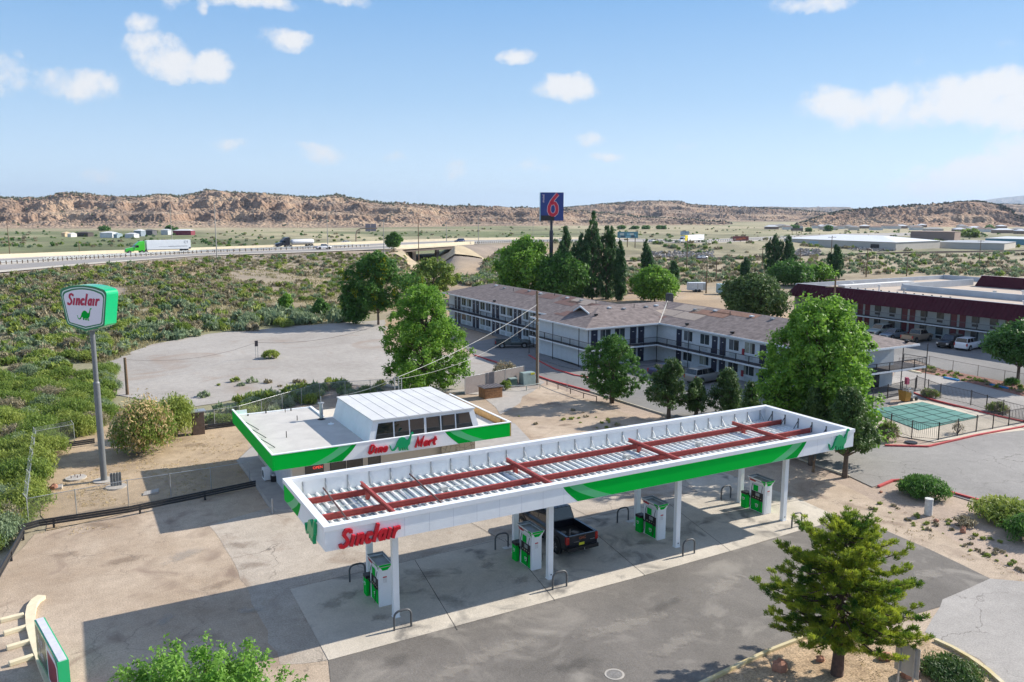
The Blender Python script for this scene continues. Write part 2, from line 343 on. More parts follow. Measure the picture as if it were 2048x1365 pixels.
def height(x, y):
    s, d = toSD(x, y); h, dist = fw_height(x, y)
    h = h*np.clip((d-140)/30, 0, 1); n = fbm(x*0.05+3, y*0.05+8, 4)-0.5
    wild = np.clip((d-150)/40, 0, 1)*np.clip(dist/6, 0, 1)
    h = h+n*1.1*wild*np.clip(1.5-d/900, 0.3, 1)
    return h
def hxy(x, y): return float(height(np.array([float(x)]), np.array([float(y)]))[0])
def build_terrain():
    dv = np.concatenate([np.arange(-70, 120, 5.), np.arange(120, 420, 2.2), 420*1.035**np.arange(0, 120)])
    u = np.linspace(-1, 1, 340); Dg, U = np.meshgrid(dv, u, indexing='ij')
    Sg = U*(150+0.9*np.maximum(Dg, 0)); X = CAM[0]+Sg*RH[0]+Dg*FH[0]; Y = CAM[1]+Sg*RH[1]+Dg*FH[1]
    Z = height(X, Y)-0.03
    # albedo of the soil by zone
    tan = np.array([0.44, 0.325, 0.22]); pink = np.array([0.44, 0.35, 0.285]); olive = np.array([0.16, 0.18, 0.09]); greyb = np.array([0.31, 0.265, 0.23]); pale = np.array([0.43, 0.375, 0.25]); dgreen = np.array([0.13, 0.155, 0.075])
    n1 = fbm(X*0.02, Y*0.02, 5)[..., None]; n2 = fbm(X*0.006+40, Y*0.006+11, 5)[..., None]; n3 = fbm(X*0.09+5, Y*0.09, 4)[..., None]
    def sm(x, a, b): t = np.clip((x-a)/(b-a), 0, 1); return (t*t*(3-2*t))
    _, dist = fw_height(X, Y); dist = dist[..., None]; D3 = Dg[..., None]; S3 = Sg[..., None]
    col = np.broadcast_to(pink, X.shape+(3,)).copy()
    slope = sm(D3, 100, 140); col = col*(1-slope)+slope*(tan*(1-sm(n3, .42, .6)*.45)+greyb*sm(n3, .42, .6)*.45)
    br = slope*(1-sm(D3, 300, 340))*(1-sm(S3, -40, 0))*sm(n1, .36, .52)*.6; col = col*(1-br)+br*np.array([.27, .245, .145])
    lush = sm(S3, -18, -28)*sm(D3, 30, 60)*(1-sm(D3, 140, 175)); col = col*(1-lush*.6)+lush*.6*(dgreen*1.5)
    gb = sm(dist, 70, 5)*sm(n1, .30, .5)*0.85; col = col*(1-gb)+gb*greyb
    far = sm(D3, 330, 420); fc = olive*(1-sm(n2, .44, .62)*0.75)+pale*sm(n2, .44, .62)*0.75
    fc = fc*(0.8+0.4*sm(n1, .35, .65)); foot = sm(D3, 760, 1000)*(0.35+0.65*sm(n2, .35, .6)); fc = fc*(1-foot*.7)+foot*.7*pale
    col = col*(1-far)+far*fc
    right = sm(S3, 30, 60)*sm(D3, 150, 200)*(1-sm(D3, 600, 900)); rc = np.array([0.30, 0.27, 0.19])*(0.8+0.5*sm(n3, .35, .65)); col = col*(1-right*.6)+right*.6*rc
    nr, nc = X.shape; V = np.stack([X, Y, Z], -1).reshape(-1, 3)
    idx = np.arange(nr*nc).reshape(nr, nc); F = np.stack([idx[:-1, :-1], idx[:-1, 1:], idx[1:, 1:], idx[1:, :-1]], -1).reshape(-1, 4)
    o = fast_mesh('ground', V, F, DIRT, smooth=True, cols=np.concatenate([col.reshape(-1, 3), np.ones((nr*nc, 1))], 1))
    struct(o)
build_terrain()

def jag(poly, step=1.2, amp=0.15, seed=0):
    r = random.Random(seed); out = []; n = len(poly)
    for i in range(n):
        a, b = np.array(poly[i][:2]), np.array(poly[(i+1) % n][:2]); k = max(1, int(np.linalg.norm(b-a)/step)); nn = np.array([-(b-a)[1], (b-a)[0]])/max(1e-6, np.linalg.norm(b-a))
        for j in range(k):
            p = a+(b-a)*j/k
            if j: p = p+nn*r.uniform(-amp, amp)
            out.append(tuple(p))
    return out
def sheet(name, px, z, m, amp=0.0, step=1.5, seed=1, pts=None):
    poly = pts if pts is not None else [G(a, b)[:2] for a, b in px]
    if amp: poly = jag(poly, step, amp, seed)
    mb = MB(); mb.add([(p[0], p[1], z) for p in poly], [tuple(range(len(poly)))])
    o = mb.build(name, m)
    if o.data.polygons[0].normal.z < 0: o.data.flip_normals()
    return struct(o)
sheet('gravel_yard', [(215, 725), (300, 690), (420, 668), (560, 655), (700, 645), (770, 640), (775, 705), (960, 715), (1090, 765), (1000, 830), (960, 790), (700, 770), (520, 790), (380, 815), (230, 790)], 0.02, GRAV, 0.4, 2.5)
sheet('station_lot', [(70, 1068), (250, 1028), (515, 975), (470, 860), (620, 800), (960, 790), (1100, 770), (1230, 820), (1430, 880), (1650, 955), (1870, 1060), (2060, 1165), (2300, 1400), (1700, 2300), (-200, 2300), (-150, 1300)], 0.005, LOT, 0.12, 2)
sheet('dirt_yard', [(92, 1062), (80, 990), (100, 900), (215, 850), (330, 850), (480, 848), (500, 905), (515, 975), (300, 1018)], .008, ground_mat('yard_dirt', (.36, .27, .18), (.52, .40, .27), speck=.35, big=.2, stain=((.30, .22, .16), .35, .6)), .2, 1.5)
sheet('worn_apron', [(418, 1052), (560, 1010), (700, 985), (1000, 900), (1390, 880), (1450, 960), (1640, 1048), (657, 1322), (560, 1330), (500, 1190), (470, 1130)], 0.012, PATCH, 0.12, 1.0, 5)
# the fuelling pad, cast in slabs
pad = [G(580, 1180)[:2], G(657, 1322)[:2], G(1260, 1160)[:2], G(1490, 1095)[:2], G(1600, 1062)[:2], G(1688, 1040)[:2], G(1600, 1000)[:2], G(1430, 940)[:2], G(1370, 960)[:2], G(1395, 985)[:2], G(1250, 1017)[:2], G(1000, 1078)[:2]]
sheet('concrete_pad', None, 0.03, PAD, pts=pad)
def blotch_mat(key, c, a):
    m = bpy.data.materials.new(key); m.use_nodes = True; nt = m.node_tree; N = nt.nodes.new; L = nt.links.new; b = nt.nodes['Principled BSDF']; b.inputs['Base Color'].default_value = tuple(c)+(1,); b.inputs['Roughness'].default_value = .7
    P = N('ShaderNodeNewGeometry').outputs['Position']; n = N('ShaderNodeTexNoise'); n.inputs['Scale'].default_value = 1.6; n.inputs['Detail'].default_value = 6; n.inputs['Roughness'].default_value = .7; L(P, n.inputs['Vector'])
    t = N('ShaderNodeTexCoord'); v = N('ShaderNodeVectorMath'); v.operation = 'LENGTH'; L(t.outputs['Object'], v.inputs[0]); r = N('ShaderNodeMapRange'); L(v.outputs['Value'], r.inputs[0]); r.inputs[1].default_value = 0; r.inputs[2].default_value = 1; r.inputs[3].default_value = .42; r.inputs[4].default_value = -.42
    s = N('ShaderNodeMath'); s.operation = 'ADD'; L(n.outputs['Fac'], s.inputs[0]); L(r.outputs[0], s.inputs[1]); q = N('ShaderNodeMapRange'); L(s.outputs[0], q.inputs[0]); q.inputs[1].default_value = .52; q.inputs[2].default_value = .78; q.inputs[4].default_value = a; L(q.outputs[0], b.inputs['Alpha']); return m
OIL = blotch_mat('oil_blotch', (.08, .075, .07), .24); DUSTB = blotch_mat('dust_blotch', (.42, .38, .33), .38); BROWNB = blotch_mat('brown_blotch', (.18, .12, .08), .28)
def blotch(px, py, sx, sy, m, z, rz=0):
    g = G(px, py, z); q = MB(); q.add([(-1, -1, 0), (1, -1, 0), (1, 1, 0), (-1, 1, 0)], [(0, 1, 2, 3)]); o = q.build('ground_stain', m); o.location = tuple(g); o.scale = (sx, sy, 1); o.rotation_euler = (0, 0, rz); struct(o)
rb = random.Random(31); kz = 0
for px, py, sx, sy, m in ((700, 1190, 1.6, 1.2, OIL), (860, 1150, 2.2, 1.3, OIL), (960, 1110, 1.8, 1, OIL), (975, 1130, .9, 1.6, OIL), (1040, 1160, 1.6, .9, OIL), (1250, 1110, 2, 1.2, OIL), (1290, 1085, 1.4, 1, OIL), (1340, 1060, 1.6, 1, OIL), (1530, 1045, 1.5, .8, OIL), (760, 1235, 1.3, .8, OIL), (900, 1200, 3, 1.2, OIL), (1420, 1040, 2.4, 1, OIL), (660, 1210, 1.4, 1.6, OIL), (790, 1180, 1.5, 1.1, OIL), (1130, 1120, 2.6, 1.4, OIL)): kz += 1; blotch(px, py, sx, sy, m, .038+kz*.0012, rb.uniform(0, 3))
for px, py, sx, sy, m in ((510, 1130, 2.2, 1.2, BROWNB), (440, 1170, 2.0, 1.0, BROWNB), (250, 1120, 2.5, 1.2, BROWNB), (130, 1110, 2, 1.2, BROWNB), (480, 1090, 1.2, 2, BROWNB), (370, 1110, 2.8, 1.4, DUSTB), (330, 1240, 1.5, .8, DUSTB), (500, 1220, .7, 1.6, DUSTB), (1130, 850, 2, 1, BROWNB), (1230, 850, 3, 1.5, BROWNB), (1100, 880, 2, 1.6, BROWNB), (1700, 1010, 2.5, 1.2, BROWNB), (1420, 920, 1.5, .9, OIL), (390, 890, 3, 1.4, BROWNB), (200, 1050, 2.5, 1, BROWNB)): kz += 1; blotch(px, py, sx, sy, m, .014+kz*.0012, rb.uniform(0, 3))
for px, py, sx, sy, m in ((1000, 1300, 5, 1.2, DUSTB), (1250, 1250, 6, 1.3, DUSTB), (900, 1345, 4, 1, DUSTB), (1450, 1170, 4, 1.2, DUSTB), (1150, 1330, 3, 1.2, OIL), (1350, 1290, 4, 1, DUSTB), (800, 1320, 2, 1.5, OIL), (1600, 1130, 3, 1, DUSTB), (1850, 1150, 3, 1.2, DUSTB), (1330, 1210, 3, .8, OIL)): kz += 1; blotch(px, py, sx, sy, m, .024+kz*.0012, rb.uniform(-.1, .3))
mb = MB()
def seam(a, b, w=0.03, z=0.036):
    a = np.array(G(*a)); b = np.array(G(*b)); d = (b-a)[:2]; d /= np.linalg.norm(d); n = np.array([-d[1], d[0]])*w/2
    mb.add([(a[0]+n[0], a[1]+n[1], z), (a[0]-n[0], a[1]-n[1], z), (b[0]-n[0], b[1]-n[1], z), (b[0]+n[0], b[1]+n[1], z)], [(0, 1, 2, 3)])
for a, b in (((830, 1122), (915, 1262)), ((1010, 1080), (1110, 1203)), ((1160, 1042), (1290, 1152)), ((1330, 1003), (1460, 1103)), ((640, 1165), (1405, 985)), ((930, 1040), (1010, 1085)), ((1110, 1000), (1200, 1045)), ((1370, 962), (1480, 940)), ((1320, 955), (1395, 985)), ((1170, 955), (1260, 990)), ((1600, 1000), (1475, 1030))): seam(a, b)
struct(mb.build('expansion_joint', mat('joint_filler', (0.07, 0.065, 0.06), 0.9)))
sheet('road', [(657, 1322), (1260, 1160), (1490, 1095), (1600, 1062), (1688, 1040), (1740, 1048), (1860, 1100), (1980, 1158), (1885, 1200), (1880, 1215), (1780, 1245), (1530, 1300), (1370, 1380), (1100, 1700), (700, 1700)], 0.02, DARKA, 0.03, 1.5)
sheet('side_road', [(1980, 1158), (2060, 1165), (2400, 1330), (2400, 1700), (2200, 1700), (2010, 1370), (1960, 1320), (1900, 1290), (1850, 1265), (1880, 1215), (1885, 1200)], 0.016, GREYA, 0.03, 1.5)
sheet('gravel_island', [(1370, 1380), (1530, 1300), (1700, 1260), (1800, 1262), (1870, 1280), (1950, 1325), (2010, 1370), (2200, 1700), (1100, 1700)], 0.03, MULCH)
sheet('motel_lot', [(925, 690), (1060, 662), (1180, 690), (1330, 700), (1500, 720), (1690, 700), (1790, 790), (1730, 880), (1600, 920), (1440, 868), (1330, 830), (1230, 800), (1180, 783), (1090, 758), (1000, 728), (950, 712)], 0.026, MOTA, 0.03, 2)
sheet('motel_driveway', [(1440, 868), (1560, 905), (1700, 954), (1745, 975), (1790, 962), (1900, 990), (2048, 1035), (2400, 1120), (2400, 800), (2048, 852), (1852, 896), (1770, 893), (1730, 880), (1600, 880)], 0.022, ground_mat('driveway_asphalt', (0.25, 0.24, 0.23), (0.33, 0.315, 0.30), crack=0.9, cscale=0.25, speck=0.2, big=0.1), 0.02, 2)
sheet('pool_deck', [(1700, 845), (1790, 815), (1810, 795), (2110, 855), (1990, 868), (1868, 885), (1730, 862)], 0.035, DECKC)
sheet('east_lot', [(1640, 740), (1720, 690), (1740, 650), (2300, 690), (2500, 900), (2048, 778), (1900, 745), (1830, 720)], 0.028, MOTA, 0.03, 2)
sheet('parking_lane', [(1760, 800), (1800, 728), (1830, 735), (2048, 785), (2300, 850), (2300, 900), (2060, 845), (1870, 800)], 0.03, GREYA, 0.02, 2)

# interstate: shoulders and lanes, lying on the embankment
def fw_strip(name, f0, f1, dz, m, i0=0, i1=None):
    i1 = len(FW)-1 if i1 is None else i1; A = []; B = []
    for i in range(i0, i1+1):
        A.append(FWN[i]+(FWF[i]-FWN[i])*f0+[0, 0, dz]); B.append(FWN[i]+(FWF[i]-FWN[i])*f1+[0, 0, dz])
    mb = MB(); k = len(A); mb.add(A+B, [(i, i+1, k+i+1, k+i) for i in range(k-1)]); o = mb.build(name, m)
    if o.data.polygons[0].normal.z < 0: o.data.flip_normals()
    return struct(o)
fw_strip('interstate', 0, 1, 0, ROADC); fw_strip('westbound_lanes', 0.58, 0.88, 0.03, ROADG); fw_strip('eastbound_lanes', 0.12, 0.42, 0.03, ROADG)

# kerbs and painted lines
def kerb(px, w, h, m, z=0.0, name='kerb', pts=None):
    P = [np.array(p[:2]) for p in (pts or [G(a, b) for a, b in px])]; mb = MB(); n = len(P); Lf = []; Rt = []
    for i in range(n):
        d = P[min(i+1, n-1)]-P[max(i-1, 0)]; d = d/np.linalg.norm(d); q = np.array([-d[1], d[0]])*w/2; Lf.append(P[i]+q); Rt.append(P[i]-q)
    vs = [(p[0], p[1], z) for p in Lf]+[(p[0], p[1], z) for p in Rt]+[(p[0], p[1], z+h) for p in Lf]+[(p[0], p[1], z+h) for p in Rt]
    fs = []
    for i in range(n-1): fs += [(2*n+i, 3*n+i, 3*n+i+1, 2*n+i+1), (i, 2*n+i, 2*n+i+1, i+1), (n+i, n+i+1, 3*n+i+1, 3*n+i)]
    fs += [(0, n, 3*n, 2*n), (n-1, 3*n-1, 4*n-1, 2*n-1)[::-1]]
    mb.add(vs, fs); o = mb.build(name, m); return struct(o)
kerb([(950, 712), (1000, 728), (1060, 748), (1100, 762), (1180, 784)], .18, .14, REDK)
kerb([(1180, 784), (1240, 803), (1330, 831), (1440, 869), (1560, 906), (1700, 955)], .15, .13, mat('old_pale_kerb', (0.5, 0.45, 0.36), 0.85, var=.2))
kerb([(1757, 975), (1785, 963), (1800, 962), (1870, 978), (1960, 1003), (2048, 1030), (2200, 1070)], .18, .14, REDK)
kerb([(1770, 893), (1856, 895), (1950, 873), (2048, 855), (2200, 825)], .2, .15, REDK)
kerb([(1058, 712), (1075, 722), (1110, 740), (1150, 752), (1175, 756)], .2, .15, REDK)
kerb([(1803, 778), (1860, 800), (2000, 835), (2060, 848), (2300, 905)], .2, .15, REDK)
kerb([(1640, 1268), (1600, 1282), (1540, 1305), (1480, 1333), (1430, 1358), (1380, 1383), (1300, 1430)], .16, .14, YELK, .02)
kerb([(1870, 1284), (1905, 1300), (1940, 1320), (1975, 1345), (2005, 1372), (2060, 1440)], .2, .14, YELK, .02)
kerb([(475, 923), (516, 978), (538, 1012), (552, 1024), (590, 1023), (700, 1003), (1000, 925)], .15, .12, CONC)
sheet('store_walk', [(475, 923), (516, 978), (538, 1012), (552, 1024), (590, 1023), (700, 1003), (1080, 903), (1030, 850), (900, 800), (520, 880)], 0.1, mat('walk_grey_concrete', (.36, .34, .32), .85, var=.15, scale=1.2, bump=.2, world_co=True))
# ================================================================ the filling station
def ribbon(mb, pts, w, O, X, Y, Z, z0, z1, closed=False):
    P = [np.array(p, float) for p in pts]; n = len(P); Lf = []; Rt = []
    for i in range(n):
        a = P[i-1] if (i > 0 or closed) else None; b = P[(i+1) % n] if (i < n-1 or closed) else None
        d1 = (P[i]-a)/np.linalg.norm(P[i]-a) if a is not None else None; d2 = (b-P[i])/np.linalg.norm(b-P[i]) if b is not None else None
        if d1 is None: d1 = d2
        if d2 is None: d2 = d1
        n1 = np.array([-d1[1], d1[0]]); n2 = np.array([-d2[1], d2[0]]); m = n1+n2; m /= np.linalg.norm(m); k = w/2/max(0.45, m@n1)
        Lf.append(P[i]+m*k); Rt.append(P[i]-m*k)
    O, X, Y, Z = [np.array(a, float) for a in (O, X, Y, Z)]
    vs = []
    for z in (z0, z1): vs += [O+X*p[0]+Y*p[1]+Z*z for p in Lf+Rt]
    fs = []; k = n if closed else n-1; q = 2*n
    for i in range(k):
        j = (i+1) % n
        fs += [(q+i, q+n+i, q+n+j, q+j), (i, j, n+j, n+i), (i, q+i, q+j, j), (n+i, n+j, q+n+j, q+n+i)]
    if not closed: fs += [(0, n, q+n, q), (n-1, q+n-1, q+2*n-1, 2*n-1)]
    mb.add(vs, fs)
GL = {'S': (.50, [[(.42,.76),(.39,.89),(.27,.95),(.13,.93),(.07,.82),(.09,.68),(.2,.56),(.33,.42),(.38,.28),(.33,.12),(.2,.05),(.07,.08),(.0,.22)]]),
 'ı': (.25, [[(.09,0),(.09,.62)]]), 'n': (.45, [[(.09,0),(.09,.62)], [(.09,.40),(.2,.54),(.3,.54),(.35,.44),(.35,0)]]),
 'c': (.42, [[(.35,.42),(.28,.54),(.16,.54),(.09,.42),(.09,.2),(.16,.08),(.28,.08),(.35,.2)]]), 'l': (.25, [[(.09,0),(.09,1.02)]]),
 'a': (.47, [[(.35,0),(.35,.62)], [(.35,.5),(.2,.54),(.09,.42),(.09,.2),(.16,.08),(.24,.08),(.35,.2)]]), 'r': (.38, [[(.09,0),(.09,.62)], [(.09,.38),(.2,.54),(.38,.55)]]),
 'D': (.62, [[(.1,.09),(.1,.92)], [(.1,.92),(.3,.92),(.46,.76),(.46,.26),(.3,.09),(.1,.09)]]), 'o': (.47, [[(.09,.42),(.16,.54),(.28,.54),(.35,.42),(.35,.2),(.28,.08),(.16,.08),(.09,.2)]]),
 'M': (.80, [[(.09,0),(.09,1.0),(.36,.3),(.62,1.0),(.62,0)]]), 't': (.38, [[(.13,.95),(.13,.2),(.2,.08),(.34,.09)], [(-.02,.62),(.34,.62)]])}
def lettering(word, O, X, Y, Z, size, w, depth, parent, m, name='lettering', shear=.28, th=.17):
    tot = sum(GL[c][0]+.035 for c in word); sx = w/(tot*1.0+shear*.5); mb = MB(); x = 0; k = 0
    for c in word:
        adv, st = GL[c]
        for s in st:
            pts = [((x+p[0]+p[1]*shear)*sx, p[1]*size) for p in s]
            closed = c == 'o'; k += 1
            ribbon(mb, pts, th*sx*1.05, O, X, Y, Z, 0, depth+.0015*(k % 7), closed)
        x += adv+.035
    return mb.build(name, m, parent)
DINO = [(p[0]-640, 940-p[1]) for p in [(636,848),(648,858),(655,888),(668,908),(690,900),(712,872),(733,818),(760,782),(795,768),(825,778),(850,805),(868,814),(884,796),(902,750),(915,727),(932,721),(943,735),(938,744),(918,748),(905,800),(892,862),(868,888),(862,912),(878,940),(852,934),(848,900),(836,902),(840,934),(822,932),(814,896),(802,898),(812,932),(792,930),(786,898),(776,902),(774,930),(752,930),(748,884),(730,880),(712,908),(690,924),(662,920),(646,890)]]
def dino(O, X, Y, Z, w, depth, parent, m, name='dinosaur_emblem', flip=False):
    s = w/302; mb = MB(); pl = [((302-a if flip else a)*s, b*s) for a, b in DINO]
    if flip: pl = pl[::-1]
    mb.frame_prism(pl, O, X, Y, Z, 0, depth); o = mb.build(name, m, parent)
    return o
def swoop(mb, O, X, Y, Z, xt, xb, h, sgn, full):
    """graphic band: solid field, pale sweep and dark crescent, laid 4 mm proud of the panel; sgn +1 = green lies to +x"""
    def arc(dx, n=14): return [(xt+(xb-xt)*math.sin(t*PI/2)**1.0*1.0+dx*(0.35+.65*t)*sgn if False else xt+(xb-xt)*(1-math.cos(t*PI/2))*.35+(xb-xt)*t*.65+dx*(1-.25*t)*sgn, h*(1-t)) for t in [i/n for i in range(n+1)]]
    a = arc(0)
    lean = [(p[0]+sgn*(.35+.75*(1-p[1]/h)**1.5*1.0), p[1]) for p in a]; lean2 = [(p[0]+sgn*(1.15+1.0*(1-p[1]/h)**1.5), p[1]) for p in a]
    for k, (l, r, mi) in enumerate(((a, lean, 2), (lean, lean2, 1))):
        n = len(l); vs = [np.array(O)+np.array(X)*p[0]+np.array(Y)*p[1]+np.array(Z)*.004 for p in l+r]
        mb.add(vs, [(i, i+1, n+i+1, n+i) for i in range(n-1)], mi)
    l = lean2; n = len(l); r = [(full, p[1]) for p in l]
    vs = [np.array(O)+np.array(X)*p[0]+np.array(Y)*p[1]+np.array(Z)*.004 for p in l+r]
    mb.add(vs, [(i, i+1, n+i+1, n+i) for i in range(n-1)], 0)
GM = [GREEN, GREEN_L, GREEN_D]
CL, CW, H1, H0 = 33.75, 7.4, 5.74, 4.6
def build_canopy():
    T = thing('fuel_canopy', 'long white and green fuel canopy on eight white columns over the pumps', 'canopy', (CL/2, CW/2, 0))
    mb = MB(); t = .18
    mb.b2(0, 0, H0, CL, t, H1-.22); mb.b2(0, CW-t, H0, CL, CW, H1-.22); mb.b2(0, t, H0, t, CW-t, H1-.22); mb.b2(CL-t, t, H0, CL, CW-t, H1-.22)
    x = 1.2
    for i in range(1, 28):                                        # panel joints
        mb.b2(i*1.22-.004, -.0015, H0+.01, i*1.22+.004, .0, H1-.23, 1)
    mb.build('fascia', [WHITE, mat('panel_joint', (.42, .43, .46), .6)], T)
    c = MB(); w = .3
    c.b2(-.05, -.05, H1-.22, CL+.05, w, H1); c.b2(-.05, CW-w, H1-.22, CL+.05, CW+.05, H1); c.b2(-.05, w, H1-.22, w, CW-w, H1); c.b2(CL-w, w, H1-.22, CL+.05, CW-w, H1)
    c.build('coping', mat('canopy_coping', (.80, .82, .84), .4, var=.03), T)
    h = H1-.24-H0
    g = MB(); swoop(g, (0, 0, H0+.01), (1, 0, 0), (0, 0, 1), (0, -1, 0), 12.15, 13.05, h, 1, 20.9); swoop(g, (0, 0, H0+.01), (1, 0, 0), (0, 0, 1), (0, -1, 0), 29.54, 28.76, h, -1, 20.9); g.build('graphic_band', GM, T)
    g = MB(); swoop(g, (0, 0, H0+.01), (0, 1, 0), (0, 0, 1), (-1, 0, 0), 4.0, 4.75, h, 1, 7.4)
    g.build('graphic_band', GM, T)
    # ceiling below, ribbed deck above
    d = MB(); d.b2(t, t, H0+.08, CL-t, CW-t, H0+.12, 1); n = 76; p = (CL-2*t)/n
    for i in range(n):
        x0 = t+i*p; d.hexa([(x0+.02, t+.01, H0+.12), (x0+.19, t+.01, H0+.12), (x0+.19, CW-t-.01, H0+.12), (x0+.02, CW-t-.01, H0+.12), (x0+.06, t+.01, H0+.21), (x0+.15, t+.01, H0+.21), (x0+.15, CW-t-.01, H0+.21), (x0+.06, CW-t-.01, H0+.21)])
    d.build('roof_deck', [mat('deck_rib', (.80, .82, .81), .5, var=.18, scale=1.5), mat('deck_pan', (.33, .40, .41), .5, var=.25, scale=1.5)], T)
    fasc = MB(); k = 0
    for i in range(28):                                         # stiffeners and stays inside the parapet
        x0 = .9+i*1.19
        for (y0, y1) in ((CW-t, CW-t-.42),):
            m = MB(); m.b2(x0-.025, y0-.05, H0+.21, x0+.025, y0-.001, H1-.23); m.bar((x0, y0-.03, H1-.42), (x0, y1, H0+.22), .035, .035); m.build('parapet_stay', GALV, T)
        k += 1
    for i in range(6):
        y0 = .8+i*1.15; m = MB(); m.b2(CL-t-.05, y0-.025, H0+.21, CL-t-.001, y0+.025, H1-.23); m.bar((CL-t-.03, y0, H1-.42), (CL-t-.42, y0, H0+.22), .035, .035); m.build('parapet_stay', DARKM, T)
    def ibeam(a, b, h, w, name='steel_beam'):
        m = MB(); a = Vector(a); b = Vector(b)
        m.bar(a, b, .02, h-.03); m.bar(a+Vector((0, 0, h/2)), b+Vector((0, 0, h/2)), w, .022); m.bar(a-Vector((0, 0, h/2)), b-Vector((0, 0, h/2)), w, .022); return m.build(name, STEELRED, T)
    for y in (3.05, 5.55): ibeam((.25, y, 4.98), (CL-.35, y, 4.98), .27, .15)
    cols = [3.68+8.596*k for k in range(4)]
    for x0 in cols:
        ibeam((x0, .45, 5.24), (x0, 6.2, 5.24), .20, .13)
        for y in (1.44, 5.15): m = MB(); m.b2(x0-.1, y-.1, H0+.12, x0+.1, y+.1, 5.13); m.build('stub_column', STEELRED, T)
    for (x0, x1) in ((1.75, 1.45), (6.45, 6.1)):
        m = MB(); m.tube([(x0, 6.4, 5.25), (x1, .5, 5.25)], .045, 6); m.build('conduit_pipe', mat('rusty_pipe', (.10, .05, .045), .7), T)
    r = random.Random(4)
    for i in range(6):
        for y in (4.3, 1.5):
            x0 = 1.9+i*5.7+r.uniform(-.4, .4); m = MB(); m.b2(x0-.17, y-.15, H0+.21, x0+.17, y+.15, H0+.42); m.b2(x0-.3, y-.05, H0+.22, x0-.17, y+.05, H0+.30); m.tube([(x0+.17, y, H0+.28), (x0+.8, y+.25, H0+.24), (x0+1.7, y+.1, H0+.25)], .018, 5); m.build('light_housing', mat('housing_grey', (.5, .5, .48), .6), T)
    # columns with base plates
    for x0 in cols:
        for y in (1.44, 5.15):
            m = MB(); m.b2(x0-.15, y-.13, .03, x0+.15, y+.13, H0+.09); m.b2(x0-.17, y-.15, .03, x0+.17, y+.15, .08)
            c = m.build('column', WHITE, T); q = MB(); q.disc((x0+.02, y-.131, .28), (0, 1, 0), .04, .02, 10); q.build('drain_plug', BLACK, c)
    lettering('Sınclaır', (.58, -.01, H0+.08), (1, 0, 0), (0, 0, 1), (0, -1, 0), .80, 2.85, .16, T, RED)
    dino((31.45, -.01, H0-.03), (1, 0, 0), (0, 0, 1), (0, -1, 0), 1.75, .12, T, TEAL)
    dino((-.01, 2.75, H0-.12), (0, -1, 0), (0, 0, 1), (-1, 0, 0), 1.75, .16, T, TEAL)
build_canopy()

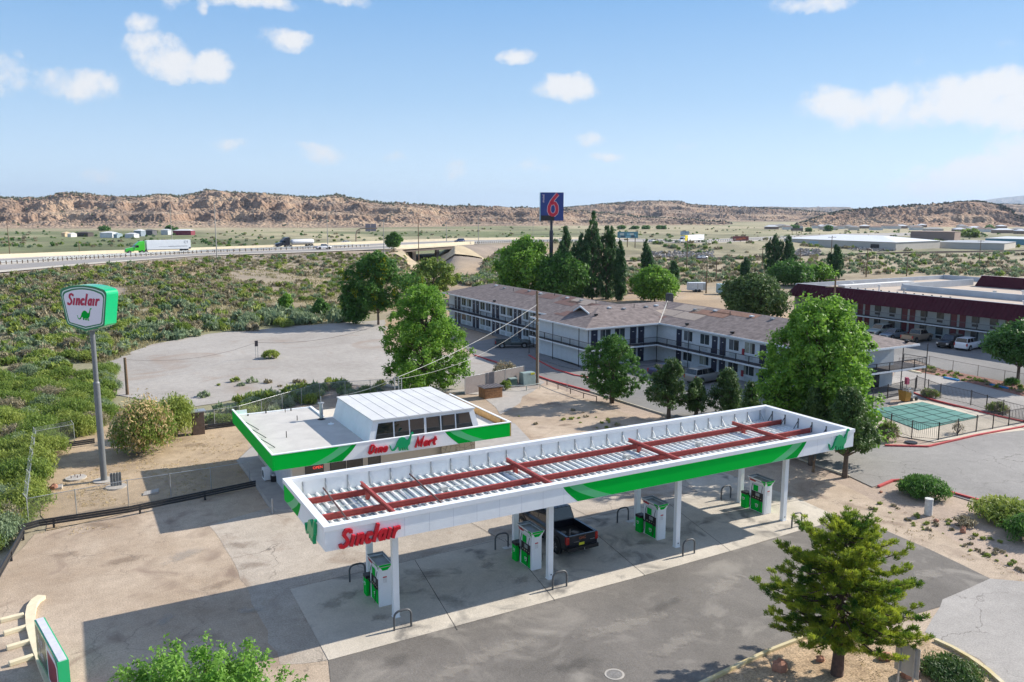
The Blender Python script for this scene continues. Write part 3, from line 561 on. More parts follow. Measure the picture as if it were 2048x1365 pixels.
# ---------------------------------------------------------------- pumps
def make_pump():
    T = thing('gas_pump', '', 'gas pump'); W, D = .62, 1.32     # W along x (narrow white end), D along y
    m = MB()
    for y in (0, D-.16): m.b2(-W/2, y, 0, W/2, y+.16, 1.88); m.b2(-W/2+.16, y-.02, .05, W/2-.12, y, 1.86)
    m.b2(-W/2+.03, .16, 0, W/2-.03, D-.16, 1.80); m.build('body', WHITE, T, bevel=.012)
    for s in (-1, 1):
        x = s*(W/2-.02)
        q = MB(); q.b2(x-.02, .165, .05, x+.02, D-.165, .78); d = q.build('lower_door', GREEN, T)
        shield(d, (x+s*.021, D/2, .42), (0, -s, 0) if s < 0 else (0, 1, 0), (s, 0, 0), .26)
        q = MB(); q.b2(x-.025, .165, .785, x+.025, D-.165, 1.32); p = q.build('control_panel', BLACK, T)
        q = MB(); q.b2(x+s*.025, .45, 1.06, x+s*.032, .78, 1.26); q.build('display', mat('lcd_grey', (.35, .38, .36), .3), p)
        q = MB()
        for i in range(4): q.box((x+s*.028, .32+i*.22, .93), (.012, .07, .05))
        q.build('grade_button', mat('button_pale', (.7, .62, .4), .5), p)
        q = MB(); q.b2(x+s*.02, .6, 1.36, x+s*.03, 1.0, 1.74); g = q.build('pump_card', GREEN, T)
        # hoses hang from the top and loop down
        for y in (.22, D-.24):
            q = MB(); xo = x+s*.07; q.tube([(xo-s*.04, y, 1.78), (xo+s*.03, y, 1.5), (xo+s*.06, y-.03, 1.0), (xo+s*.12, y-.05, .45), (xo+s*.10, y+.06, .18), (xo+s*.05, y+.12, .35), (xo, y+.16, .85)], .016, 6); q.build('hose', BLACK, T)
            q = MB(); q.tube([(xo-s*.02, y+.13, .8), (xo+s*.05, y+.15, .95), (xo+s*.1, y+.15, 1.0)], [.03, .045, .02], 8); q.build('nozzle', BLACK, T)
    # topper: a tray with flared white and green sides
    z0, z1 = 1.83, 2.22; a, b = .30, .42; y0, y1, Y0, Y1 = .0, D, -.13, D+.13
    q = MB(); lo = [(-a, y0), (a, y0), (a, y1), (-a, y1)]; hi = [(-b, Y0), (b, Y0), (b, Y1), (-b, Y1)]
    q.add([(p[0], p[1], z0) for p in lo]+[(p[0], p[1], z1) for p in hi], [(0, 1, 5, 4), (1, 2, 6, 5), (2, 3, 7, 6), (3, 0, 4, 7)], 0)
    inn = [(-b+.03, Y0+.03), (b-.03, Y0+.03), (b-.03, Y1-.03), (-b+.03, Y1-.03)]
    q.add([(p[0], p[1], z1) for p in hi]+[(p[0], p[1], z1) for p in inn]+[(p[0], p[1], z1-.16) for p in inn], [(0, 1, 5, 4), (1, 2, 6, 5), (2, 3, 7, 6), (3, 0, 4, 7), (4, 5, 9, 8), (5, 6, 10, 9), (6, 7, 11, 10), (7, 4, 8, 11), (8, 9, 10, 11)], 1)
    tp = q.build('topper', [WHITE, GALV], T)
    for y, Y, s in ((y0, Y0, -1), (y1, Y1, 1)):
        e = .006*s; q = MB()
        q.add([(-b*.9, Y+e, z1-.01), (b*.9, Y+e, z1-.01), (a*.75, (y+Y)/2+e, (z0+z1)/2-.02), (a*.4, y+e, z0+.02), (-a*.4, y+e, z0+.02), (-a*.75, (y+Y)/2+e, (z0+z1)/2-.02)], [(0, 1, 2, 3, 4, 5)]); q.build('green_chevron', GREEN, tp)
    for s in (-1, 1):
        e = .006*s; q = MB()
        q.add([(s*b+e, Y0, z1-.01), (s*b+e, Y0+.42, z1-.01), (s*(a+b)/2+e, y0+.16, (z0+z1)/2), (s*a+e, y0+.02, z0+.02)], [(0, 1, 2, 3)]); q.build('green_chevron', GREEN, tp)
    for s in (-1, 1):
        X = (0, s, 0); sl = (b-a)/(z1-z0)
        Yv = np.array([s*sl, 0, 1.])/math.hypot(sl, 1)
        lettering('Sınclaır', (s*(a+.02+sl*.14)+s*.008, D-.02 if s < 0 else D-.60, z0+.15), X, Yv, np.cross(X, Yv), .17, .58, .012, T, RED, 'topper_lettering')
    q = MB(); q.b2(-.12, -.0215, 1.22, .08, -.0208, 1.55); n = q.build('notice', mat('notice_white', (.72, .72, .72), .6), T)
    q = MB(); q.b2(-.12, -.0225, 1.49, .08, -.0216, 1.55); q.build('notice_heading', RED, n)
    return T
def shield(parent, O, X, Z, w):
    """the little badge outline: five-sided with a point at the bottom"""
    pts = [(-.5, .38), (0, .44), (.5, .38), (.34, -.3), (0, -.5), (-.34, -.3)]; mb = MB(); O = np.array(O, float); X = np.array(X, float)
    mb.frame_prism([(p[0]*w, p[1]*w) for p in pts][::-1], O, X, (0, 0, 1), Z, 0, .006); mb.build('badge', WHITE, parent)
    mb = MB(); mb.frame_prism([(p[0]*w*.74, p[1]*w*.74) for p in pts][::-1], O, X, (0, 0, 1), Z, .006, .009); mb.build('badge_field', GREEN_D, parent)
    mb = MB(); mb.frame_prism([(-.26*w, .02*w), (.26*w, .02*w), (.26*w, .17*w), (-.26*w, .17*w)], O, X, (0, 0, 1), Z, .009, .012); mb.build('badge_band', WHITE, parent)
pump0 = make_pump()
PL = ['white and green gas pump between the leftmost columns, under the canopy lettering', 'white and green gas pump beside the parked black pickup', 'white and green gas pump standing third from the left, fully in canopy shade', 'sunlit white and green gas pump farthest right under the canopy']
PX = [3.62, 12.22, 20.78, 29.42]
for i, x0 in enumerate(PX):
    o = pump0 if i == 0 else copy_tree(pump0)
    o.location = (x0, 2.68, .031); o['label'] = PL[i]; o['group'] = 'gas pumps under the canopy'
def make_bin():
    T = thing('waste_bin', '', 'bin')
    m = MB(); m.b2(-.22, -.22, 0, .22, .22, .92); m.build('bin_body', GREEN, T, bevel=.015)
    m = MB(); m.b2(-.235, -.235, .92, .235, .235, 1.08); m.build('bin_lid', BLACK, T, bevel=.02)
    shield(T, (-.222, 0, .62), (0, -1, 0), (-1, 0, 0), .22); return T
bin0 = make_bin()
BL = ['green waste bin with black lid at the far side of the leftmost pump', 'green waste bin with black lid behind the pump next to the pickup', 'green waste bin with black lid behind the third pump from the left', 'sunlit green waste bin with black lid behind the rightmost pump']
for i, x0 in enumerate(PX):
    o = bin0 if i == 0 else copy_tree(bin0)
    o.location = (x0-.28, 4.32, .031); o['label'] = BL[i]; o['group'] = 'waste bins beside the pumps'
# hoop bollards
def make_hoop():
    m = MB(); pts = [(-.42, 0, 0), (-.42, 0, .62)]+[(-.42+.28-.28*math.cos(a), 0, .62+.28*math.sin(a)) for a in (.4, .8, 1.2, 1.57)]+[(.14+.28*math.sin(a), 0, .62+.28*math.cos(a)) for a in (0, .4, .8, 1.2)]+[(.42, 0, .62), (.42, 0, 0)]
    m.tube(pts, .05, 8); return m.build('hoop_bollard', mat('hoop_paint', (.10, .105, .11), .5, metal=.2, var=.15))
h0 = make_hoop(); k = 0
for side, y in (('front', .23), ('back', 6.1)):
    for i in range(4):
        o = h0 if k == 0 else h0.copy()
        if k: COL.objects.link(o)
        k += 1; o.location = (3.56+8.596*i+(0 if y < 1 else -.25), y, .03)
        wh = ['leftmost', 'second', 'third', 'rightmost'][i]
        tag(o, ('dark grey hoop bollard at the near slab edge, %s of four' if y < 1 else 'dark grey hoop bollard behind the back columns, %s of four') % wh, 'bollard', 'hoop bollards guarding the canopy columns')
# drain covers on the pad and the round manhole in the road
for i, (a, b) in enumerate(((738, 1165), (1016, 1097), (1262, 1044))):
    c = G(a, b); m = MB(); m.box((c[0], c[1], .045), (.62, .34, .03), .02); tag(m.build('sump_cover', mat('pale_cover', (.6, .6, .58), .6), None), 'pale square sump cover on the slab beside the %s back hoop bollard' % ('leftmost', 'second', 'third')[i], 'cover', 'sump covers on the slab')
c = G(1229, 1350); T = thing('manhole', 'round worn manhole cover in the dark road by the bottom edge', 'manhole', (c[0], c[1], .02))
m = MB(); m.cyl((c[0], c[1], .02), .42, .012, 28); m.build('ring', CONC, T); m = MB(); m.cyl((c[0], c[1], .033), .33, .006, 28); m.build('cover', mat('iron_cover', (.2, .19, .18), .7, var=.3, scale=8), T)

# ---------------------------------------------------------------- store
def build_store():
    X0, Y0, L, D = 1.70, 17.55, 16.95, 13.6; Zb, Zt, R = 3.0, 4.08, 3.62
    T = thing('convenience_store', 'flat roofed filling station shop with green and white fascia and raised glazed roof lantern', 'shop', (X0+L/2, Y0+D/2, 0))
    m = MB(); m.b2(X0+1.6, Y0+2.0, .0, X0+13.2, Y0+D-.4, 3.3); m.b2(X0+13.2, Y0+2.4, 0, X0+15.2, Y0+D-.4, 3.3); m.build('wall', CREAM, T); m = MB(); m.b2(X0+.05, Y0+.05, 2.98, X0+L-.05, Y0+D-3, 3.04); m.build('soffit', WHITE, T)
    m = MB(); m.b2(X0+.06, Y0+.06, R-.25, X0+5.8, Y0+D-.3, R); m.b2(X0+5.8, Y0+.06, R-.26, X0+L-.3, Y0+9.6, R-.01); m.build('flat_roof', mat('roof_membrane', (.52, .50, .47), .85, var=.12, scale=.6, bump=.2), T)
    m = MB(); m.b2(X0+.3, Y0+D-.5, R-.3, X0+6, Y0+D-.3, R+.06); m.b2(X0+5.8, Y0+9.6, R-.1, X0+6.0, Y0+D-.35, R+.1); m.build('roof_edge', WHITE, T)
    m = MB(); m.b2(X0, Y0-.1, Zb, X0+L, Y0+.05, Zt-.06); m.b2(X0-.1, Y0-.1, Zb, X0, Y0+D, Zt-.06, 1); m.b2(X0+L, Y0-.1, Zb, X0+L+.1, Y0+D-3, Zt-.06, 2); m.build('fascia', [WHITE, GREEN, mat('plywood_back', (.55, .33, .13), .7, var=.2)], T)
    m = MB(); m.b2(X0-.12, Y0-.12, Zt-.06, X0+L+.12, Y0+.08, Zt); m.b2(X0-.12, Y0+.08, Zt-.06, X0+.02, Y0+D, Zt); m.b2(X0+L-.02, Y0+.08, Zt-.06, X0+L+.12, Y0+D-3, Zt); m.build('coping', WHITE, T)
    m = MB(); m.b2(X0+L-.08, Y0+1.2, Zb+.05, X0+L-.01, Y0+D-3.2, Zt-.08); m.build('fascia_lining', MATS['plywood_back'], T)
    m = MB(); m.b2(X0+.0, Y0+D-.3, R, X0+.95, Y0+D-.2, Zt-.1); m.build('return_panel', WHITE, T)
    g = MB(); h = Zt-.08-Zb; k9 = 0
    swoop(g, (X0, Y0-.1, Zb+.01), (1, 0, 0), (0, 0, 1), (0, -1, 0), 7.08-X0, 6.1-X0, h, -1, 0.0); g.build('graphic_band', GM, T); g = MB()
    swoop(g, (X0, Y0-.1, Zb+.01), (1, 0, 0), (0, 0, 1), (0, -1, 0), 13.48-X0, 14.5-X0, h, 1, L)
    g.build('graphic_band', GM, T)
    lettering('Dıno', (7.8, Y0-.11, Zb+.22), (1, 0, 0), (0, 0, 1), (0, -1, 0), .62, 1.5, .12, T, RED)
    dino((9.38, Y0-.11, Zb+.1), (1, 0, 0), (0, 0, 1), (0, -1, 0), 1.72, .1, T, TEAL)
    lettering('Mart', (11.15, Y0-.11, Zb+.22), (1, 0, 0), (0, 0, 1), (0, -1, 0), .62, 1.7, .12, T, RED)
    # roof lantern
    a0, a1, b0, b1, zt = 8.65, 16.25, Y0+.95, 26.6, 5.12
    m = MB(); e = .42
    m.hexa([(a0-e, b0-.05, R-.02), (a1+e, b0-.05, R-.02), (a1+e, b1+.1, R-.02), (a0-e, b1+.1, R-.02), (a0, b0+.1, zt), (a1, b0+.1, zt), (a1, b1, zt), (a0, b1, zt)])
    la = m.build('lantern_wall', mat('lantern_white', (.74, .76, .78), .6, var=.06, scale=1), T)
    m = MB(); m.b2(a0-.08, b0-.05, zt, a1+.08, b1+.1, zt+.09)
    for i in range(1, 9): x = a0+i*(a1-a0)/9; m.b2(x-.012, b0-.04, zt+.09, x+.012, b1+.09, zt+.105, 1)
    m.build('lantern_roof', [WHITE2, mat('seam_grey', (.42, .42, .42), .7)], T)
    n = 6; w = (a1-a0-.7)/n
    def fy(z): return b0-.05+.15*(z-R)/(zt-R)
    for i in range(n):
        x0 = a0+.35+i*w+(.04 if i >= 3 else -.04); z0, z1 = R+.12, zt-.22; k = (-.28 if i == 0 else 0); k2 = (.28 if i == n-1 else 0)
        m = MB(); m.hexa([(x0+.05+k, fy(z0)-.012, z0), (x0+w-.05+k2, fy(z0)-.012, z0), (x0+w-.05+k2, fy(z0)+.05, z0), (x0+.05+k, fy(z0)+.05, z0), (x0+.05, fy(z1)-.012, z1), (x0+w-.05, fy(z1)-.012, z1), (x0+w-.05, fy(z1)+.05, z1), (x0+.05, fy(z1)+.05, z1)])
        m.build('lantern_window', GLASS, T)
    # shop front under the overhang
    for (x0, x1, z0, z1, nm) in ((4.2, 5.35, .15, 2.55, 'door'), (5.9, 6.9, .15, 2.5, 'window'), (7.1, 8.1, .8, 2.5, 'window'), (8.6, 9.4, .8, 2.4, 'window')):
        f = MB(); yy = Y0+1.99; f.b2(x0-.06, yy-.03, z0-.06, x0, yy, z1+.06); f.b2(x1, yy-.03, z0-.06, x1+.06, yy, z1+.06); f.b2(x0, yy-.03, z1, x1, yy, z1+.06); f.b2(x0, yy-.03, z0-.06, x1, yy, z0); fr = f.build(nm, DARKM, T)
        p = MB(); p.b2(x0, yy-.015, z0, x1, yy-.005, z1); p.build('pane', GLASS, fr)
    text_mesh('OPEN', .26, 'open_sign', mat('red_neon', (.9, .08, .06), .5, emit=.8), T, (5.0, Y0+1.96, 2.15), (1, 0, 0), (0, 0, 1), .02)
    m = MB(); m.b2(13.9, Y0+1.5, 0, 16.6, Y0+1.6, 2.98); m.build('stone_panel', stone_mat(), T)
    m = MB(); m.b2(X0+1.5, Y0+1.98, .0, X0+1.597, Y0+9.5, 2.95)
    for i in range(25): m.b2(X0+1.48, Y0+2.05+i*.3, .1, X0+1.5, Y0+2.13+i*.3, 2.9)
    m.build('side_cladding', mat('side_panel', (.62, .64, .66), .6), T)
    # roof plumbing
    for (px, py, h, r) in ((594.5, 841.5, .38, .03), (573, 875.5, .45, .03), (570.5, 825, .3, .03), (532, 827, .18, .05), (582, 822, .18, .05), (496, 832, .12, .06)):
        c = G(px, py, R); m = MB(); m.cyl((c[0], c[1], R), r, h, 8); m.build('vent_pipe', BLACK, T)
    c = G(643, 839, R); m = MB(); m.cyl((c[0], c[1], R), .14, 1.25, 14); m.cyl((c[0], c[1], R), .32, .1, 14, 1, .16); m.cyl((c[0], c[1], R+1.25), .24, .05, 14); m.cyl((c[0], c[1], R+1.3), .2, .05, 14, 0, .05); m.cyl((c[0], c[1], R+1.35), .03, .45, 6); m.build('flue', [GALV, BLACK], T)
    c = G(662, 849, R); m = MB(); m.cyl((c[0], c[1], R), .22, .05, 14); m.cyl((c[0], c[1], R), .03, .18, 6); m.build('roof_drain', WHITE, T)
    for i, y in enumerate((20.5, 23.2, 25.6)): m = MB(); m.bar((X0+.1, y+1.2, R+.4), (X0+.75, y, R+.03), .04, .04); m.build('fascia_strut', DARKM, T)
def stone_mat():
    m = bpy.data.materials.new('flagstone'); m.use_nodes = True; nt = m.node_tree; N = nt.nodes.new; L = nt.links.new; b = nt.nodes['Principled BSDF']; b.inputs['Roughness'].default_value = .85
    g = N('ShaderNodeNewGeometry'); v = N('ShaderNodeTexVoronoi'); v.feature = 'DISTANCE_TO_EDGE'; v.inputs['Scale'].default_value = 2.6; L(g.outputs['Position'], v.inputs['Vector'])
    r = N('ShaderNodeMapRange'); L(v.outputs['Distance'], r.inputs[0]); r.inputs[2].default_value = .05
    mx = N('ShaderNodeMix'); mx.data_type = 'RGBA'; L(r.outputs[0], mx.inputs[0]); mx.inputs[6].default_value = (.16, .14, .11, 1); mx.inputs[7].default_value = (.48, .43, .34, 1); L(mx.outputs[2], b.inputs['Base Color']); return m
build_store()
# mechanical units at the left wall of the shop
c = G(533, 962)
T = thing('air_conditioner', 'white boxy condenser unit standing by the left wall of the shop', 'air conditioner', (c[0], c[1], 0))
m = MB(); m.box((c[0], c[1], .55), (.45, .8, .8)); m.build('casing', WHITE, T, bevel=.02); m = MB(); m.disc((c[0]-.23, c[1], .55), (1, 0, 0), .28, .01, 20); m.build('fan_grille', DARKM, T)
c = G(549, 965)
T = thing('compressor_unit', 'dark low compressor between the white condenser and the shop wall', 'compressor', (c[0], c[1], 0))
m = MB(); m.cyl((c[0], c[1], .1), .26, .42, 16); m.build('tank', BLACK, T, bevel=.02); m = MB(); m.cyl((c[0], c[1], .52), .2, .12, 16, 0, .1); m.build('lid', GALV, T)
c = G(545, 1028); m = MB(); m.cyl((c[0], c[1], 0), .055, 1.0, 10); m.cyl((c[0], c[1], 1.0), .055, .04, 10, 0, .02)
tag(m.build('steel_bollard', GALV), 'single thin grey steel bollard at the corner of the shop walk', 'bollard')
# ================================================================ signs, fences, rails
def pole_sign():
    T = thing('pole_sign', 'tall grey pole carrying a five sided green and white filling station sign', 'sign', (-7.59, 30.47, 0))
    m = MB(); m.cyl((-7.59, 30.47, 0), .22, 7.2, 20); m.cyl((-7.59, 30.47, 7.2), .23, .12, 20, 0, .17); m.cyl((-7.59, 30.47, 7.3), .165, 3.8, 20); m.build('pole', mat('pole_grey_paint', (.17, .18, .19), .5, metal=.1, var=.1), T)
    X = np.array([.715, -.70, 0]); X /= np.linalg.norm(X); Z = np.array([-.70, -.715, 0]); Z /= np.linalg.norm(Z); Y = np.array([0, 0, 1.])
    C0 = np.array([-7.59, 30.47, 0]); dep = 1.1
    def outline(ins):
        tp = 14.0-ins; w1 = 1.95-ins; w2 = 1.58-ins*.85; zb = 11.42+ins*.6; pts = []
        # lower point, right, rounded top corners, crowned top
        pts += [(0, 11.0+ins*1.05), (w2-.08, zb-.04), (w2+.02, zb+.08)]
        for a in (0, .35, .7, 1.05, 1.4): pts.append((w1-.34+.34*math.cos(a), tp-.42+.36*math.sin(a)))
        for q in (.7, .45, .2, 0, -.2, -.45, -.7): pts.append(((w1-.34)*q, tp+.20*(1-q*q)-.02))
        for a in (1.4, 1.05, .7, .35, 0): pts.append((-(w1-.34+.34*math.cos(a)), tp-.42+.36*math.sin(a)))
        pts += [(-w2-.02, zb+.08), (-w2+.08, zb-.04)]; return pts
    Of = C0+Z*dep/2
    m = MB(); m.frame_prism(outline(0), C0, X, Y, Z, -dep/2, dep/2); cb = m.build('cabinet', mat('sign_green_gloss', (0.0, .43, .16), .22, var=.03, coat=.5), T)
    for nm, i0, mm, z in (('outer_face', .02, mat('sign_deep_green', (.01, .16, .07), .3, var=.02), .004), ('outline_stripe', .14, mat('sign_pale', (.62, .74, .70), .35, var=.02), .008), ('inner_border', .2, MATS['sign_deep_green'], .012), ('face', .30, mat('sign_white', (.72, .70, .78), .3, var=.02), .016)):
        m = MB(); P = outline(i0); n = len(P); m.add([Of+X*p[0]+Y*p[1]+Z*z for p in P], [tuple(range(n))]); m.build(nm, mm, cb)
    lettering('Sınclaır', Of+X*-1.38+Y*12.78+Z*.017, X, Y, Z, .80, 2.75, .012, cb, mat('sign_red_face', (.42, .005, .06), .35, var=.03))
    dino(Of+X*-.62+Y*11.72+Z*.017, X, Y, Z, 1.25, .012, cb, GREEN_D)
    m = MB(); s = Of+X*0; m.add([C0+X*1.9+Z*(-.5)+Y*12.55, C0+X*1.9+Z*(.5)+Y*12.55, C0+X*1.9+Z*(.5)+Y*12.58, C0+X*1.9+Z*(-.5)+Y*12.58], [(0, 1, 2, 3)]); 
    m = MB(); m.cyl((-7.59, 30.47, 10.98), .4, .1, 18); m.cyl((-7.59, 30.47, 0), .75, .08, 16); m.build('mounting_plate', CONC, T)
pole_sign()
T = thing('sign_footing', 'pale concrete footing with four rusty anchor bolts left of the sign pole', 'footing', G(152, 958))
c = G(152, 958); m = MB(); m.cyl((c[0], c[1], 0), .72, .12, 9); m.build('slab', CONC, T)
m = MB()
for dx, dy in ((-.3, -.1), (.1, -.15), (.3, .15), (-.05, .2)): m.cyl((c[0]+dx, c[1]+dy, .12), .03, .16, 6)
m.build('anchor_bolt', MATS['rusty_pipe'], T)
c = G(229, 975); T = thing('scrap_panel', 'folded corrugated galvanised panel standing by the sign pole base', 'panel', (c[0], c[1], 0))
m = MB(); q = []
for i in range(9): q.append((c[0]-.25+i*.09, c[1]+(.06 if i % 2 else -.06)))
m.add([(a, b, .1) for a, b in q]+[(a, b, 1.05) for a, b in q], [(i, i+1, 10+i, 9+i) for i in range(8)]); m.build('sheet', GALV, T)
m = MB(); m.cyl((c[0]+.1, c[1]-.1, 0), .7, .1, 10); m.build('slab', CONC, T)
for i, (px, py, w) in enumerate(((302, 988, .55), (112, 978, .45))):
    c = G(px, py); tag((lambda mb: mb.build('broken_slab', CONC))(MB().hexa([(c[0]-w, c[1]-.3, 0), (c[0]+w*.8, c[1]-.35, 0), (c[0]+w, c[1]+.3, 0), (c[0]-w*.7, c[1]+.35, 0), (c[0]-w, c[1]-.3, .06), (c[0]+w*.8, c[1]-.35, .18), (c[0]+w, c[1]+.3, .22), (c[0]-w*.7, c[1]+.35, .12)])), ['broken concrete slab lying inside the fence, half in the shop shadow', 'broken concrete lump left of the sign pole by the shrubs'][i], 'concrete')

# monument price sign in the lower left corner
def monument():
    x0, x1, y0, y1 = -10.86, -10.46, .4, 4.75
    T = thing('price_sign', 'low green cabinet sign with pale top, cut by the bottom left corner', 'sign', ((x0+x1)/2, (y0+y1)/2, 0))
    m = MB(); m.b2(x0, y0, .35, x1, y1, 2.05); m.build('cabinet', MATS['sign_green_gloss'], T); m = MB(); m.b2(x0+.06, y0+.03, 2.05, x1-.06, y1-.03, 2.09); m.build('top_cap', mat('cap_lilac_grey', (.60, .60, .66), .5), T)
    m = MB(); m.b2(x0+.1, y0+.6, 0, x1-.1, y1-.6, .35); m.build('plinth', CONC, T)
    for s, xx in ((-1, x0), (1, x1)):
        m = MB(); pl = [(.12, .4), (.12, 1.75), (.5, 1.95), (2.1, 1.95), (2.1, .4)] 
        m.add([(xx+s*.004, y0+a, b) for a, b in pl], [(0, 1, 2, 3, 4)]); f = m.build('badge_face', WHITE, T)
        m = MB(); m.add([(xx+s*.008, y0+a, b) for a, b in [(.3, .5), (.3, 1.65), (.55, 1.75), (1.95, 1.75), (1.95, .5)]], [(0, 1, 2, 3, 4)]); m.build('red_field', mat('dark_red_face', (.25, .01, .04), .4), f)
        m = MB(); m.add([(xx+s*.004, y0+a, b) for a, b in [(2.3, .5), (2.3, 1.9), (4.2, 1.9), (4.2, .5)]], [(0, 1, 2, 3)]); f = m.build('price_panel', mat('price_panel_dark', (.05, .10, .08), .3), T)
        for j, tx in enumerate(('3.19', '3.49')): text_mesh(tx, .5, 'price_digits', mat('digit_white', (.8, .8, .78), .5), f, (xx+s*.012, y0+3.3, 1.5-j*.6), (0, -s*-1 if s > 0 else -1, 0), (0, 0, 1), .004)
    T.location = (-10.60, 2.75, 0); T.rotation_euler = (0, 0, .20)
monument()
# cream wheel stops and the timber edging
for i, (a, b, c_, d) in enumerate(((0, 1246, 48, 1234), (7, 1272, 54, 1258), (13, 1301, 61, 1287), (18, 1333, 67, 1317))):
    A, B = G(a, b), G(c_, d); m = MB(); m.bar((A[0], A[1], .1), (B[0], B[1], .1), .24, .2)
    tag(m.build('wheel_stop', mat('cream_paint', (.72, .63, .44), .75, var=.12, scale=2), bevel=.03), 'cream concrete wheel stop, %s of the four left of the curved kerb' % ('farthest', 'second farthest', 'second nearest', 'nearest')[i], 'wheel stop', 'cream wheel stops by the price sign')
kerb([(84, 1198), (72, 1206), (64, 1218), (61, 1235), (63, 1258), (70, 1285), (79, 1312), (90, 1340), (104, 1372)], .42, .2, MATS['cream_paint'], 0, 'timber_edging')

# guard rails
def guardrail(pts, label, m1, h=.62, post_step=3.6, name='guard_rail', group=None, dbl=False, z=None, thick=.3):
    P = [Vector((p[0], p[1], p[2] if len(p) > 2 else 0)) for p in pts]
    T = thing(name, label, 'guard rail', P[0], group=group); m = MB()
    for a, b in zip(P[:-1], P[1:]):
        for zz, w in ((h, .07), (h-thick*.5, .03), (h-thick, .07)): m.bar(a+Vector((0, 0, zz)), b+Vector((0, 0, zz)), w, .11 if w > .05 else .14)
    m.build('rail', m1, T); L = 0
    for a, b in zip(P[:-1], P[1:]):
        k = max(1, round((b-a).length/post_step))
        for i in range(k):
            p = a+(b-a)*(i+.15)/k; m = MB(); m.box((p.x, p.y+.08, p.z+(h-.05)/2), (.12, .12, h-.05)); m.build('post', m1, T)
    return T
BLK = mat('black_rail_paint', (.035, .037, .042), .5, metal=.3, var=.2)
guardrail([G(34, 1074)[:2], G(80, 1061)[:2], G(260, 1033)[:2], G(512, 980)[:2]], 'long black guard rail edging the lot below the chain link fence', BLK)
guardrail([G(50, 1075)[:2], G(0, 1165)[:2], G(-60, 1290)[:2]], 'short black guard rail running off the left edge of the lot', BLK)
guardrail([G(122, 900)[:2], G(190, 890)[:2]], 'short length of black rail behind the sign pole', BLK, h=.5)
guardrail([G(400, 862)[:2], G(478, 852)[:2]], 'short black rail behind the pampas bush near the shop corner', BLK, h=.4)

def chain_mat():
    m = bpy.data.materials.new('chain_link'); m.use_nodes = True; nt = m.node_tree; N = nt.nodes.new; L = nt.links.new
    b = nt.nodes['Principled BSDF']; b.inputs['Base Color'].default_value = (.33, .34, .34, 1); b.inputs['Metallic'].default_value = .4; b.inputs['Roughness'].default_value = .5
    g = N('ShaderNodeNewGeometry'); s = N('ShaderNodeSeparateXYZ'); L(g.outputs['Position'], s.inputs[0])
    def mt(op, a, bb):
        n = N('ShaderNodeMath'); n.operation = op
        for i, v in enumerate((a, bb)):
            if isinstance(v, (int, float)): n.inputs[i].default_value = v
            else: L(v, n.inputs[i])
        return n.outputs[0]
    u = mt('ADD', s.outputs[0], s.outputs[1]); p = []
    for k in (mt('ADD', u, s.outputs[2]), mt('SUBTRACT', u, s.outputs[2])): p.append(mt('LESS_THAN', mt('PINGPONG', k, .045), .0032))
    L(mt('MAXIMUM', p[0], p[1]), b.inputs['Alpha']); return m
CHAIN = chain_mat()
def chain_fence(pts, label, h=1.75, step=3.0, wire=False, m=GALV, mesh=None, group=None):
    P = [Vector((p[0], p[1], 0)) for p in pts]; T = thing('chain_link_fence', label, 'fence', P[0], group=group); k = MB(); w = MB()
    for a, b in zip(P[:-1], P[1:]):
        w.add([a+Vector((0, 0, .03)), b+Vector((0, 0, .03)), b+Vector((0, 0, h)), a+Vector((0, 0, h))], [(0, 1, 2, 3)])
        k.tube([a+Vector((0, 0, h)), b+Vector((0, 0, h))], .022, 6)
        if wire:
            for q in (.1, .2, .3): k.tube([a+Vector((-q*.4, -q*.2, h+q)), b+Vector((-q*.4, -q*.2, h+q))], .008, 4)
    w.build('wire_mesh', mesh or CHAIN, T); k.build('top_rail', m, T)
    for a, b in zip(P[:-1], P[1:]):
        n = max(1, round((b-a).length/step))
        for i in range(n+1):
            if i == n and b is not P[-1]: continue
            p = a+(b-a)*i/n; q = MB(); q.tube([p, p+Vector((0, 0, h+.05))]+([p+Vector((-.16, -.08, h+.38))] if wire else []), .032, 6); q.build('post', m, T)
    return T
chain_fence([G(58, 1052)[:2], G(154, 1033)[:2], G(258, 1012)[:2], G(500, 972)[:2]], 'chain link fence across the dirt yard above the black guard rail')
chain_fence([G(58, 1052)[:2], G(66, 975)[:2], G(75, 905)[:2], G(150, 890)[:2]], 'chain link fence with barbed wire beside the green shrubs at left', wire=True)
chain_fence([G(262, 885)[:2], G(345, 868)[:2], G(430, 858)[:2], G(480, 850)[:2], G(640, 800)[:2], G(790, 790)[:2]], 'chain link fence running behind the shop along the sagebrush', wire=False)
chain_fence([G(930, 790)[:2], G(1048, 765)[:2]], 'screened chain link fence panel beside the boarded bin', 1.9, 3, mesh=mat('privacy_screen', (.25, .22, .21), .8))

def pipe_rail(pxs, h, label, m, r=.05):
    P = [G(a, b) for a, b in pxs]; T = thing('pipe_barrier', label, 'barrier', P[0]); k = MB(); k.tube([(p[0], p[1], h) for p in P], r, 6); k.build('rail', m, T)
    for p in P: q = MB(); q.cyl((p[0], p[1], 0), r, h, 6); q.build('post', m, T)
RUSTY = mat('brown_pipe', (.10, .07, .06), .7, var=.2)
pipe_rail([(1094, 770), (1116, 779), (1141, 788), (1167, 797), (1193, 804)], .55, 'long low brown pipe barrier beside the red kerb left of the leafy tree', RUSTY)
pipe_rail([(1001, 781), (1053, 782), (1080, 777)], .55, 'short pale pipe barrier in front of the transformer box', mat('pale_pipe', (.33, .38, .36), .5))
c = G(1134, 784); m = MB(); m.cyl((c[0], c[1], 0), .03, 1.35, 6); tag(m.build('thin_stake', GALV), 'thin slanted metal stake behind the long pipe barrier', 'stake')
